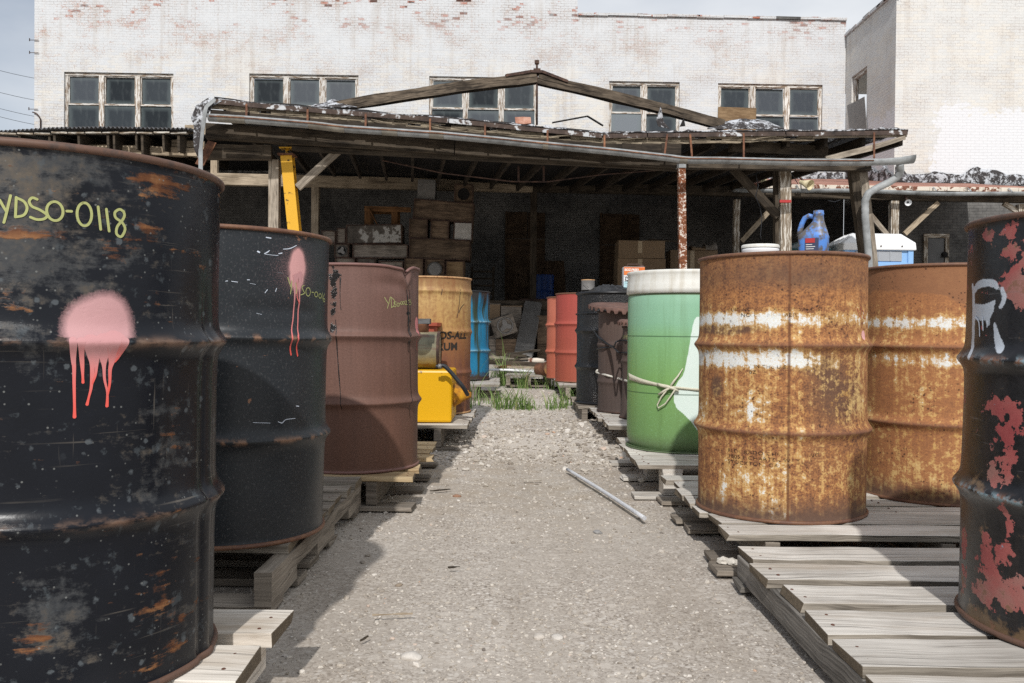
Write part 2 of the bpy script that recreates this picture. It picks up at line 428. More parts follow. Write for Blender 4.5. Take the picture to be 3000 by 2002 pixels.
# --- brick
def brick(name, red=0.5, red_lo=3.0, cream=0.5, cream_hi=8.5, grime=0.35, patch=None, white=c(203, 205, 207), u_red=(0, 1), shade_z=5.25):
    k = NB(name)
    v = k.uv()
    X, Z, _ = k.xyz(v)
    wob = k.noise(v, 0.8, 2); wv = k.N.new('ShaderNodeVectorMath'); wv.operation = 'ADD'
    cb = k.N.new('ShaderNodeCombineXYZ'); k.L.new(k.mul(wob, 0.05), cb.inputs[1]); k.L.new(v, wv.inputs[0]); k.L.new(cb.outputs[0], wv.inputs[1])
    def bk(mort, smooth):
        bt = k.N.new('ShaderNodeTexBrick')
        k.L.new(wv.outputs[0], bt.inputs['Vector'])
        bt.inputs['Color1'].default_value = (0, 0, 0, 1); bt.inputs['Color2'].default_value = (1, 1, 1, 1); bt.inputs['Mortar'].default_value = (0.4, 0.4, 0.4, 1)
        bt.inputs['Scale'].default_value = 1.0; bt.inputs['Mortar Size'].default_value = mort; bt.inputs['Mortar Smooth'].default_value = smooth
        bt.inputs['Brick Width'].default_value = 0.213; bt.inputs['Row Height'].default_value = 0.0735; bt.inputs['Bias'].default_value = 0.0
        return bt
    bt = bk(0.006, 0.3)
    rnd = k.xyz(bt.outputs['Color'])[0]
    mort = bt.outputs['Fac']
    n1 = k.noise(v, 0.55, 5, 0.6); n2 = k.noise(v, 6.0, 6, 0.65); n3 = k.noise(v, 30.0, 4, 0.6); nr = k.noise(k.vmap(v, (1, 1.5, 1)), 0.8, 5, 0.62)
    col = k.mx(k.mr(n2, 0.3, 0.6), tuple(x * 0.9 for x in white[:3]) + (1,), white)
    # bare cream brick in the lower part of the wall
    cr_ = k.mul(k.mr(k.add(n1, k.mul(k.add(rnd, k.mul(n2, 0.5)), 0.30)), 0.66, 0.86), k.mr(Z, cream_hi + 1.2, cream_hi - 0.8), cream)
    col = k.mx(cr_, col, c(216, 208, 194))
    # grey dirt
    gr = k.mul(k.mr(k.add(k.mul(k.add(nr, -0.5), 1.4), k.mul(k.add(n3, -0.5), 1.8), k.mul(k.add(n2, -0.5), 1.0)), -0.02, 0.5), grime)
    col = k.mx(gr, col, c(170, 162, 156))
    # thin flaking: pinkish brown specks
    sp = k.mul(k.mr(k.add(k.mul(k.add(n2, -0.5), 1.6), k.mul(k.add(n3, -0.5), 1.6), k.mul(k.add(nr, -0.5), 2.2), k.mul(k.add(rnd, -0.5), 0.16)), 0.12, 0.48), k.mr(Z, red_lo, red_lo + 1.4), k.mr(X, u_red[0], u_red[1], 1.0, 0.35), red)
    col = k.mx(k.mul(sp, 0.7), col, k.mx(rnd, c(186, 154, 136), c(178, 130, 114)))
    # single bare red bricks, thicker near the top
    rb = k.mul(k.mr(k.add(rnd, k.mul(nr, 1.2)), 1.50, 1.53), k.mr(n2, 0.38, 0.5), k.mr(Z, red_lo + 1.2, red_lo + 2.6), red)
    col = k.mx(rb, col, c(164, 92, 66))
    stv = k.noise(k.vmap(v, (5.0, 0.35, 1)), 1.0, 5, 0.6)
    col = k.mx(k.mul(k.mr(k.add(stv, k.mul(k.add(n1, -0.5), 0.6)), 0.52, 0.72), grime, 0.45), col, c(168, 156, 144))
    # fine dirt specks and short dark cracks in the paint
    fs = k.mr(k.add(k.mul(k.add(k.noise(k.vmap(v, (1, 1.6, 1)), 22, 5, 0.7), -0.5), 1.0), k.mul(k.add(n2, -0.5), 0.9)), 0.20, 0.32)
    col = k.mx(k.mul(fs, grime, 0.9), col, c(134, 118, 106))
    # dark open joints
    top = k.mr(Z, 8.6, 10.2, 0.42, 1.0)
    mj = k.mul(mort, top, k.mr(k.add(k.mul(nr, 0.75), k.mul(n3, 0.3)), 0.42, 0.62, 0.06, 0.85))
    col = k.mx(mj, col, c(112, 98, 88))
    hole = k.mul(k.mr(k.add(rnd, k.mul(nr, 1.2)), 1.60, 1.605), k.mr(Z, red_lo + 1.6, red_lo + 2.6), 1.0 if red > 0.3 else 0.0)
    col = k.mx(hole, col, c(40, 30, 26))
    if patch:   # a block of fresh white paint with a ragged edge: (u0, u1, v0, v1)
        u0, u1, v0, v1 = patch
        e = k.add(k.mul(k.add(n2, -0.5), 1.1), k.mul(k.add(n1, -0.5), 1.2))
        xx, zz = k.add(X, e), k.add(Z, e)
        p = k.mul(k.mr(xx, u0, u0 + 0.06), k.mr(xx, u1 + 0.06, u1), k.mr(zz, v0, v0 + 0.06), k.mr(zz, v1 + 0.06, v1))
        fresh = k.mx(k.mul(mort, 0.35), k.mx(n2, c(206, 207, 210), c(216, 217, 219)), c(166, 164, 164))
        col = k.mx(p, col, fresh)
    # shade under the dock roof, painted into the wall as mottled dark grey
    dz = k.mr(k.add(Z, k.mul(k.add(n2, -0.5), 0.5)), shade_z + 0.1, shade_z - 0.1)
    roof_shade = k.mx(k.mr(k.add(n1, k.mul(k.add(n2, -0.5), 0.6)), 0.35, 0.7), c(72, 71, 70), c(118, 116, 113))
    roof_shade = k.mx(k.mul(mort, 0.5), roof_shade, c(34, 32, 30))
    col = k.mx(dz, col, roof_shade)
    h = k.add(k.mul(mort, -1.0), k.mul(n3, 0.25), k.mul(rb, -0.5), k.mul(hole, -2.0))
    return k.out(col, 0.85, 0, k.bump(h, 0.28, 0.008), 0.25)
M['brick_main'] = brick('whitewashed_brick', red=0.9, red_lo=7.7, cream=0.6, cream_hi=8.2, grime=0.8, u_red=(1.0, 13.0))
M['brick_annex'] = brick('cream_whitewashed_brick', red=0.08, red_lo=7.4, cream=0.4, cream_hi=11.0, grime=0.6, white=c(206, 206, 204), patch=(0.95, 13, 3.0, 6.4), shade_z=4.55)

# --- plain things
M['glass'] = None
def dusty_glass(nm='dusty_window_glass', a=c(36, 43, 49), b=c(54, 61, 67), rg=0.35):
    k = NB(nm)
    v = k.uv()
    X, Z, _ = k.xyz(v)
    n = k.noise(v, 60, 3, 0.6); n2 = k.noise(v, 1.2, 4)
    # pale dust film thickest along the pane's edges
    e = k.ma('MINIMUM', k.ma('MINIMUM', X, k.ma('SUBTRACT', 1.0, X)), k.ma('MINIMUM', Z, k.ma('SUBTRACT', 1.0, Z)))
    film = k.mr(k.add(e, k.mul(n2, 0.10)), 0.02, 0.22, 1, 0)
    col = k.mx(k.mr(n, 0.4, 0.75), a, b)
    col = k.mx(k.mul(film, 0.45), col, c(116, 128, 128))
    rn = k.mr(k.noise(k.vmap(v, (3, 0.8, 1)), 2.0, 4), 0.5, 0.75)
    col = k.mx(k.mul(rn, 0.25), col, c(110, 116, 116))
    return k.out(col, rg, 0, None, 0.3)
M['glass'] = dusty_glass()
M['glass_pale'] = dusty_glass('pale_filmed_window_glass', c(104, 110, 116), c(128, 134, 140), 0.6)
M['glass_mid'] = dusty_glass('grey_filmed_window_glass', c(54, 60, 67), c(74, 80, 87), 0.45)
M['glass_dark'] = dusty_glass('dark_clean_window_glass', c(22, 27, 31), c(38, 44, 48), 0.16)
def rust(name, base, deep, lite, scale=14, rough=0.85, paint=None, thr=0.5, metal=0.0, streak=0.0):
    k = NB(name)
    v = k.obj()
    n = k.noise(v, scale, 7, 0.65); n2 = k.noise(v, scale * 0.25, 4, 0.6)
    col = k.ramp(k.add(k.mul(n, 0.6), k.mul(n2, 0.4)), [(0.32, deep), (0.5, base), (0.68, lite)])
    if paint is not None:
        col = k.mx(k.mr(k.add(k.mul(n, 0.5), k.mul(n2, 0.5)), thr, thr + 0.03), col, paint)
    return k.out(col, rough, metal, k.bump(n, 0.35, 0.004), 0.3)
M['rust'] = rust('brown_rust', c(104, 70, 52), c(64, 44, 36), c(140, 98, 70))
M['lid_rust'] = rust('brown_rusted_cut_lid', c(96, 72, 64), c(66, 50, 44), c(124, 94, 82), scale=12)
M['rust_dark'] = rust('dark_rusty_iron', c(70, 54, 48), c(40, 32, 30), c(104, 80, 66))
M['rust_pole'] = rust('flaking_rust_pole', c(122, 74, 48), c(70, 44, 32), c(150, 100, 70), scale=40, paint=c(196, 186, 176), thr=0.53)
M['gutter'] = rust('galvanised_gutter', c(136, 139, 140), c(96, 97, 96), c(166, 169, 170), scale=5, rough=0.5, paint=None)
M['gutter_old'] = rust('stained_galvanised_gutter', c(112, 108, 100), c(84, 70, 58), c(146, 142, 132), scale=3.5, rough=0.6)
M['drip'] = rust('rusty_drip_edge', c(74, 62, 56), c(44, 40, 38), c(104, 90, 82), scale=7, paint=c(186, 188, 190), thr=0.56)
M['yellow_steel'] = rust('yellow_painted_steel', c(66, 48, 30), c(40, 32, 24), c(90, 62, 36), scale=11, rough=0.5, paint=c(210, 160, 44), thr=0.39)
M['yellow_paint'] = rust('bright_yellow_paint', c(110, 80, 30), c(60, 46, 26), c(130, 90, 40), scale=9, rough=0.38, paint=c(206, 156, 18), thr=0.385)
M['tar'] = plain('black_roof_tar', c(30, 28, 28), 0.8, var=0.4, scale=9, bump=0.6)
def tar_white():
    k = NB('silver_painted_tar')
    v = k.obj(); n = k.noise(v, 5, 7, 0.68, 0.4); n2 = k.noise(v, 28, 4, 0.6)
    col = k.mx(k.mr(k.add(k.mul(n, 0.7), k.mul(n2, 0.3)), 0.49, 0.56), c(52, 48, 48), c(186, 189, 194))
    col = k.mx(k.mul(k.mr(n2, 0.6, 0.7), 0.5), col, c(130, 116, 108))
    return k.out(col, 0.7, 0, k.bump(k.add(n, k.mul(n2, 0.4)), 0.8, 0.02), 0.3)
M['tar_white'] = tar_white()
M['red_roof'] = rust('faded_red_roofing', c(150, 108, 94), c(110, 78, 68), c(178, 138, 122), scale=3)
M['edge_white'] = rust('flaking_cream_roof_edge', c(120, 78, 60), c(90, 60, 50), c(140, 100, 84), scale=9, paint=c(206, 196, 182), thr=0.47)
M['corr'] = plain('corrugated_iron', c(84, 84, 86), 0.55, 0.3, 0.3, 5)
M['dark'] = plain('dark_void', c(26, 24, 23), 0.95, var=0.2)
M['concrete'] = plain('stained_dock_concrete', c(64, 61, 56), 0.9, var=0.3, scale=2.0, bump=0.4)
M['rope_white'] = plain('white_rope', c(196, 192, 182), 0.8, scale=60)
M['cable'] = plain('black_cable', c(34, 36, 40), 0.45)
M['plastic_white'] = plain('white_plastic', c(220, 221, 222), 0.4, var=0.05, scale=2, bump=0.02)
M['plastic_blue'] = plain('pale_blue_plastic', c(132, 172, 216), 0.4, var=0.06, scale=2, bump=0.02)
M['plastic_grey'] = plain('grey_vent_plastic', c(150, 154, 160), 0.5, var=0.08, scale=3)
M['plastic_teal'] = plain('dark_teal_plastic', c(20, 62, 66), 0.4, var=0.1, scale=3)
M['tube'] = plain('milky_plastic_tube', c(184, 185, 188), 0.9, var=0.08, scale=8, bump=0.03)
M['tube'].node_tree.nodes['Principled BSDF'].inputs['Subsurface Weight'].default_value = 0.8
M['tube'].node_tree.nodes['Principled BSDF'].inputs['Subsurface Radius'].default_value = (0.02, 0.02, 0.02)
M['card'] = plain('stained_cardboard', c(128, 108, 86), 0.85, var=0.2, scale=2.2)
M['tape'] = plain('paper_packing_tape', c(176, 158, 132), 0.6, var=0.08)
M['metal_grey'] = plain('dull_sheet_metal', c(122, 120, 118), 0.5, 0.25, 0.22, 4)
M['metal_dull'] = plain('dark_sheet_metal', c(92, 92, 92), 0.5, 0.25, 0.25, 4)
M['grille'] = plain('dark_speaker_grille', c(38, 37, 36), 0.8, var=0.2)
M['nail'] = plain('rusty_nail_head', c(88, 58, 46), 0.8)
M['chalk'] = plain('yellow_chalk_marker', c(160, 164, 108), 0.85, var=0.08, scale=40)
def pinkdrip():
    k = NB('fluorescent_pink_paint')
    v = k.uv(); t = k.xyz(v)[0]
    return k.out(k.mx(k.mr(t, 0.18, 0.8), c(188, 138, 139), c(216, 88, 78)), 0.5, 0, None, 0.35)
M['pink'] = pinkdrip()
M['spray_white'] = plain('white_spray_paint', c(196, 204, 216), 0.6, var=0.18, scale=50)
M['tar_run'] = plain('black_tar_run', c(22, 20, 20), 0.3, var=0.2, scale=40, bump=0.5)
def stencil():
    k = NB('worn_black_stencil_ink')
    n = k.noise(k.obj(), 60, 4, 0.65); n2 = k.noise(k.obj(), 9, 3, 0.6)
    return k.out(c(38, 34, 32), 0.8, 0, None, 0.2, alpha=k.mr(k.add(k.mul(n, 0.5), k.mul(n2, 0.5)), 0.44, 0.54, 0.0, 0.85))
M['stencil'] = stencil()
M['ink'] = plain('black_stencil_paint', c(42, 36, 32), 0.7, var=0.3, scale=30)
M['white_text'] = plain('white_print', c(226, 224, 218), 0.6, var=0.05)
M['red_paper'] = plain('red_label_print', c(170, 52, 52), 0.6, var=0.12)
M['blue_jug'] = None
def jug():
    k = NB('dusty_blue_jug_plastic')
    v = k.obj(); n = k.noise(v, 14, 6, 0.65); z = k.xyz(v)[2]
    col = k.mx(k.mr(k.add(n, k.mul(k.noise(v, 60, 3), 0.25)), 0.58, 0.68), c(84, 134, 208), c(96, 92, 90))
    return k.out(col, 0.42, 0, k.bump(n, 0.1, 0.003), 0.4)
M['blue_jug'] = jug()

# --- ground
def gravel_ground():
    k = NB('gravel_yard_ground')
    v = k.world()
    n1 = k.noise(v, 0.9, 5, 0.6); n2 = k.noise(v, 7, 6, 0.65); n3 = k.noise(v, 120, 4, 0.65)
    vo = k.voro(v, 80); vo2 = k.voro(v, 190); vo3 = k.voro(v, 26)
    cr1 = k.xyz(vo.outputs['Color'])[0]; cr2 = k.xyz(vo2.outputs['Color'])[0]; cr3 = k.xyz(vo3.outputs['Color'])[1]
    fine = k.ramp(k.add(k.mul(n3, 0.55), k.mul(cr2, 0.45)), [(0.26, c(120, 111, 102)), (0.42, c(156, 147, 137)), (0.6, c(172, 163, 153)), (0.8, c(192, 185, 175))])
    peb = k.ramp(cr1, [(0.0, c(108, 101, 95)), (0.4, c(156, 147, 136)), (0.8, c(184, 176, 166)), (1.0, c(200, 194, 186))])
    pm = k.mul(k.mr(vo.outputs['Distance'], 0.62, 0.42), k.mr(k.add(cr1, k.mul(n2, 1.0)), 1.02, 1.14))
    col = k.mx(pm, fine, peb)
    pm3 = k.mul(k.mr(vo3.outputs['Distance'], 0.45, 0.36), k.mr(k.add(cr3, k.mul(n1, 0.9)), 1.22, 1.26))
    col = k.mx(k.mul(pm3, 0.7), col, c(192, 184, 174))
    dust = k.mr(k.add(k.mul(n1, 0.7), k.mul(n2, 0.3)), 0.42, 0.6)
    col = k.mx(k.mul(dust, 0.6), col, c(176, 168, 158))
    rut = k.noise(k.vmap(v, (1.6, 0.25, 1)), 1.4, 4, 0.55)
    col = k.mx(k.mr(rut, 0.46, 0.62, 0, 0.4), col, c(146, 136, 124))
    Yp = k.xyz(v)[1]
    col = k.mx(k.mr(k.add(Yp, k.mul(n1, 0.8)), 5.0, 5.8, 0, 0.5), col, c(192, 184, 174))
    # paler, coarser stone towards the dock, browner soil in the middle distance
    Y = k.xyz(v)[1]
    brown = k.mul(k.mr(n2, 0.4, 0.62), k.mr(Y, 3.0, 3.8), k.mr(Y, 5.2, 4.6), 0.5)
    col = k.mx(brown, col, c(146, 131, 112))
    h = k.add(k.mul(k.ma('SUBTRACT', 0.6, vo.outputs['Distance']), k.mul(pm, 0.9)), k.mul(n3, 0.5), k.mul(k.ma('SUBTRACT', 0.5, vo2.outputs['Distance']), 0.35), k.mul(pm3, 0.6))
    return k.out(col, 0.95, 0, k.bump(h, 0.16, 0.005), 0.15)
M['ground'] = gravel_ground()
def stone_mat():
    k = NB('pale_gravel_stone')
    a = k.attr('tone'); n = k.noise(k.obj(), 60, 5, 0.6)
    col = k.ramp(a, [(0.0, c(96, 90, 86)), (0.12, c(130, 121, 111)), (0.5, c(168, 159, 147)), (0.85, c(192, 185, 175)), (0.97, c(206, 200, 192)), (1.0, c(180, 140, 110))])
    col = k.mx(k.mul(k.mr(n, 0.4, 0.7), 0.35), col, c(140, 130, 120))
    return k.out(col, 0.9, 0, k.bump(n, 0.4, 0.004), 0.2)
M['stone'] = stone_mat()
def grass_mat():
    k = NB('grass_blade')
    a = k.attr('tone')
    col = k.ramp(a, [(0.0, c(84, 112, 54)), (0.5, c(116, 142, 78)), (0.85, c(152, 170, 108)), (1.0, c(190, 182, 132))])
    k.out(col, 0.6, 0, None, 0.3)
    tr = k.N.new('ShaderNodeBsdfTranslucent'); k.L.new(col, tr.inputs[0])
    ms = k.N.new('ShaderNodeMixShader'); ms.inputs[0].default_value = 0.3
    k.L.new(k.b.outputs[0], ms.inputs[1]); k.L.new(tr.outputs[0], ms.inputs[2]); k.L.new(ms.outputs[0], k.o.inputs[0])
    return k.m
M['grass'] = grass_mat()

# --- drum skins: uv = (arc metres, height metres)
def chipmask(k, v, scale, lo, hi, st=(1, 1, 1), det=6, rough=0.65, loc=(0, 0, 0), dist=0.0):
    return k.mr(k.noise(k.vmap(v, st, loc), scale, det, rough, dist), lo, hi)
def skin_black_worn():
    k = NB('worn_black_drum_paint')
    v = k.uv(); U, Z, _ = k.xyz(v)
    worn, rst, blob = k.attr('worn'), k.attr('rust'), k.attr('blob')
    base = k.mx(k.noise(v, 8, 4), c(13, 15, 20), c(26, 29, 36))
    # grey abraded areas
    nA = k.noise(k.vmap(v, (1.0, 2.2, 1)), 9, 8, 0.68, 0.35)
    nS = k.noise(k.vmap(v, (3, 34, 1), (0, 0, 0), (0, 0, 0.06)), 2.2, 5, 0.6)
    nB = k.noise(v, 42, 6, 0.7)
    wf = k.mr(k.add(k.mul(k.add(nA, -0.5), 2.6), k.mul(k.add(nS, -0.5), 0.9), k.mul(k.add(nB, -0.5), 1.7), k.mul(worn, 0.52)), 0.30, 0.72)
    wc = k.ramp(k.add(k.mul(k.noise(v, 7, 5), 0.5), k.mul(nB, 0.5)), [(0.36, c(38, 42, 48)), (0.5, c(66, 67, 68)), (0.62, c(92, 84, 74))])
    col = k.mx(k.mul(wf, 0.85), base, wc)
    # orange rust in scraped streaks
    nR = k.noise(k.vmap(v, (1, 3.0, 1), (4, 2, 0), (0, 0, -0.25)), 7, 8, 0.7, 0.6)
    nS2 = k.noise(k.vmap(v, (5, 46, 1), (1, 8, 0), (0, 0, 0.5)), 1.6, 5, 0.62)
    rf = k.mr(k.add(k.mul(k.add(nR, -0.5), 3.0), k.mul(k.add(nS2, -0.5), 2.0), k.mul(k.add(nB, -0.5), 1.6), k.mul(rst, 0.66)), 0.56, 0.90)
    col = k.mx(rf, col, k.ramp(k.add(k.mul(k.noise(v, 18, 5), 0.6), k.mul(nS2, 0.4)), [(0.36, c(50, 34, 27)), (0.5, c(96, 60, 38)), (0.66, c(146, 104, 68))]))
    # long fine scratches
    sc1 = k.mr(k.noise(k.vmap(v, (3, 120, 1), (2, 5, 0), (0, 0, -0.16)), 1.2, 3, 0.55), 0.655, 0.70)
    sc2 = k.mr(k.noise(k.vmap(v, (90, 4, 1), (7, 5, 0), (0, 0, 0.3)), 1.2, 3, 0.55), 0.68, 0.72)
    col = k.mx(k.mul(k.ma('MAXIMUM', sc1, sc2), k.mr(k.noise(v, 5, 3), 0.42, 0.62), 0.55), col, c(112, 106, 98))
    # pale specks and light chips
    vo = k.voro(v, 42); sp = k.mul(k.mr(k.add(vo.outputs['Distance'], k.mul(k.add(nB, -0.5), 0.9)), 0.22, 0.12), k.mr(k.xyz(vo.outputs['Color'])[0], 0.55, 0.6))
    col = k.mx(k.mul(sp, 0.6), col, c(92, 98, 102))
    vo2 = k.voro(v, 110); sp2 = k.mul(k.mr(vo2.outputs['Distance'], 0.22, 0.12), k.mr(k.xyz(vo2.outputs['Color'])[1], 0.84, 0.88))
    col = k.mx(k.mul(sp2, 0.6), col, c(120, 122, 120))
    ch = chipmask(k, v, 24, 0.60, 0.66)
    col = k.mx(k.mul(ch, 0.6), col, c(70, 76, 80))
    # bare hoop crests
    hp = k.attr('crest')
    hf = k.mul(hp, k.mr(k.noise(k.vmap(v, (1, 2, 1)), 11, 6, 0.68), 0.48, 0.60))
    col = k.mx(hf, col, k.mx(k.noise(v, 30, 4), c(96, 66, 50), c(120, 104, 92)))
    # sprayed blob with a soft edge
    bn = k.mr(k.add(blob, k.mul(k.add(k.noise(v, 300, 2, 0.7), -0.5), k.mul(k.ma('SUBTRACT', 1.0, blob), 0.7))), 0.16, 0.78)
    bc = k.mx(k.noise(v, 12, 3), c(188, 148, 148), c(178, 134, 136))
    bc = k.mx(chipmask(k, v, 48, 0.69, 0.71), bc, c(136, 60, 54))
    col = k.mx(bn, col, bc)
    rough = k.mx(wf, k.mx(rf, (0.30,) * 3 + (1,), (0.8,) * 3 + (1,)), (0.5,) * 3 + (1,))
    rough = k.mx(bn, rough, (0.6,) * 3 + (1,))
    h = k.add(k.mul(rf, 0.6), k.mul(wf, -0.2), k.mul(k.noise(v, 60, 4, 0.6), 0.25), k.mul(k.noise(v, 5, 3), 1.2))
    return k.out(col, k.xyz(rough)[0], 0, k.bump(h, 0.25, 0.006), 0.22)
def skin_slate():
    k = NB('slate_black_drum_paint')
    v = k.uv(); U, Z, _ = k.xyz(v)
    blob = k.attr('blob'); hp = k.attr('crest'); rst = k.attr('rust')
    n = k.noise(v, 5, 5, 0.55)
    col = k.mx(n, c(24, 28, 32), c(42, 46, 50))
    dust = k.mul(k.mr(k.noise(k.vmap(v, (1.6, 1, 1)), 110, 4, 0.7), 0.56, 0.68), 0.5)
    col = k.mx(dust, col, c(96, 96, 96))
    nR = k.noise(k.vmap(v, (1, 1.3, 1), (2, 0, 0)), 13, 6, 0.62, 0.3)
    rf = k.mr(k.add(k.mul(k.add(nR, -0.5), 3.0), k.mul(k.add(k.noise(v, 40, 5, 0.65), -0.5), 2.0), k.mul(rst, 0.8)), 0.78, 0.86)
    col = k.mx(rf, col, k.mx(k.noise(v, 60, 4), c(112, 78, 58), c(150, 112, 88)))
    ch = chipmask(k, v, 26, 0.725, 0.735, (1, 1.4, 1), loc=(7, 3, 0))
    col = k.mx(ch, col, c(176, 184, 188))
    sc = k.mr(k.noise(k.vmap(v, (12, 60, 1), (0, 0, 0), (0, 0, 0.35)), 1.5, 4, 0.6), 0.70, 0.74)
    col = k.mx(k.mul(sc, 0.5), col, c(130, 136, 142))
    hf = k.mul(hp, k.mr(k.noise(v, 14, 6, 0.64), 0.50, 0.57))
    col = k.mx(hf, col, k.mx(k.noise(v, 50, 4), c(104, 74, 56), c(140, 112, 92)))
    bn = k.mr(k.add(blob, k.mul(k.add(k.noise(v, 300, 2, 0.7), -0.5), k.mul(k.ma('SUBTRACT', 1.0, blob), 0.6))), 0.08, 0.66)
    col = k.mx(bn, col, c(206, 154, 152))
    h = k.add(k.noise(v, 6, 3), k.mul(k.noise(v, 110, 3, 0.6), 0.12), k.mul(rf, -0.4))
    return k.out(col, k.mr(n, 0.3, 0.7, 0.34, 0.46), 0, k.bump(h, 0.16, 0.006), 0.32)
def skin_oxide(name, top, low, dark, mott=0.5, tarm=True, rough=0.62):
    """faded oxidised paint with vertical weather streaks"""
    k = NB(name)
    v = k.uv(); U, Z, _ = k.xyz(v)
    n = k.noise(v, 4, 5, 0.6); st = k.noise(k.vmap(v, (30, 1.4, 1)), 1.0, 6, 0.62); fn = k.noise(v, 120, 4, 0.7)
    t = k.mr(k.add(Z, k.mul(k.add(n, -0.5), 0.35)), 0.1, 0.8)
    col = k.mx(t, low, top)
    col = k.mx(k.mul(k.mr(st, 0.35, 0.7), mott), col, dark)
    col = k.mx(k.mul(k.mr(fn, 0.5, 0.75), 0.35), col, tuple(min(1, x * 1.5) for x in top[:3]) + (1,))
    col = k.mx(k.mul(k.mr(fn, 0.45, 0.3), 0.3), col, tuple(x * 0.5 for x in dark[:3]) + (1,))
    if tarm:
        ta = k.attr('tar')
        tf = k.mr(k.add(k.mul(ta, 0.9), k.mul(k.add(k.noise(v, 30, 6, 0.7), -0.5), 2.6)), 0.46, 0.54)
        col = k.mx(tf, col, c(24, 21, 20))
        pk = k.attr('blob'); col = k.mx(k.mr(pk, 0.3, 0.5), col, c(206, 128, 128))
        rg = k.mr(tf, 0, 1, rough, 0.22)
        b = k.bump(k.add(k.mul(fn, 0.3), k.mul(tf, k.noise(v, 60, 4))), 0.3, 0.008)
    else:
        rg = rough; b = k.bump(fn, 0.15, 0.004)
    return k.out(col, rg, 0, b, 0.35)
def skin_rusty(name, bandw=1.0, seam=True, soft=0.0):
    """heavily rusted white-banded drum; attr 'paint' says where white paint survives, 'yel' where yellow paint shows"""
    k = NB(name)
    v = k.uv(); U, Z, _ = k.xyz(v)
    pa, yl, dk, crest = k.attr('paint'), k.attr('yel'), k.attr('dark'), k.attr('crest')
    n = k.noise(v, 6, 6, 0.62); f1 = k.noise(v, 44, 6, 0.68); f2 = k.noise(v, 150, 4, 0.7); st = k.noise(k.vmap(v, (34, 1.3, 1)), 1.0, 6, 0.65)
    base = k.ramp(k.add(k.mul(n, 0.35), k.mul(f1, 0.4), k.mul(st, 0.25)), [(0.38, c(96, 66, 50)), (0.46, c(134, 90, 60)), (0.53, c(164, 114, 72)), (0.62, c(194, 148, 98))])
    base = k.mx(k.mul(k.mr(f2, 0.51, 0.62), 0.55), base, c(180, 124, 70))
    base = k.mx(k.mul(k.mr(f2, 0.47, 0.37), 0.6), base, c(66, 44, 38))
    base = k.mx(k.mr(k.add(dk, k.mul(k.add(n, -0.5), 0.9)), 0.25, 0.75, 0, 0.8), base, k.mx(f1, c(72, 54, 46), c(104, 80, 66)))
    base = k.mx(soft, base, c(158, 108, 72))
    # mustard film of old paint
    yf = k.mul(k.mr(k.add(k.mul(k.add(f1, -0.5), 2.4), k.mul(k.add(st, -0.5), 1.6), k.mul(k.add(f2, -0.5), 1.0), k.mul(k.add(n, -0.5), 1.2), k.mul(yl, 0.42)), 0.24, 0.60), 0.8)
    base = k.mx(yf, base, k.mx(k.mr(n, 0.4, 0.6), c(172, 128, 66), c(200, 174, 120)))
    # white paint left
    pm = k.add(k.mul(k.add(f1, -0.5), 1.9), k.mul(k.add(n, -0.5), 1.5), k.mul(k.add(st, -0.5), 1.0), k.mul(k.add(f2, -0.5), 0.7), k.mul(pa, 0.66), k.mul(k.add(st, -0.5), 0.8))
    halo = k.mr(pm, 0.08, 0.54); wf = k.mr(pm, 0.46, 0.74)
    col = k.mx(k.mul(halo, 0.75), base, c(200, 164, 104))
    col = k.mx(wf, col, k.mx(k.mr(f2, 0.35, 0.6), c(212, 206, 190), c(216, 220, 222)))
    pit = k.mul(k.mr(k.add(k.voro(v, 75).outputs['Distance'], k.mul(k.add(f1, -0.5), 0.8)), 0.30, 0.14), k.mr(k.noise(v, 9, 4), 0.47, 0.6))
    col = k.mx(k.mul(pit, 0.8), col, c(54, 36, 30))
    col = k.mx(k.mul(crest, k.mr(f1, 0.3, 0.5), 0.8), col, k.mx(n, c(92, 62, 52), c(118, 80, 62)))
    foot = k.mr(k.add(Z, k.mul(k.add(n, -0.5), 0.10), k.mul(k.add(st, -0.5), 0.10)), 0.10, 0.03)
    col = k.mx(k.mul(foot, 0.85), col, k.mx(f1, c(70, 54, 46), c(102, 80, 68)))
    if seam:
        sm = k.mr(k.ma('ABSOLUTE', k.ma('SUBTRACT', U, -0.062)), 0.006, 0.002)
        col = k.mx(k.mul(sm, 0.75), col, c(92, 58, 40))
    pk = k.attr('blob'); col = k.mx(k.mr(pk, 0.3, 0.5), col, c(210, 160, 158))
    h = k.add(k.mul(f1, 0.5), k.mul(f2, 0.35), k.mul(wf, 0.35))
    return k.out(col, k.mr(wf, 0, 1, 0.85, 0.5), 0, k.bump(h, 0.3, 0.005), 0.3)
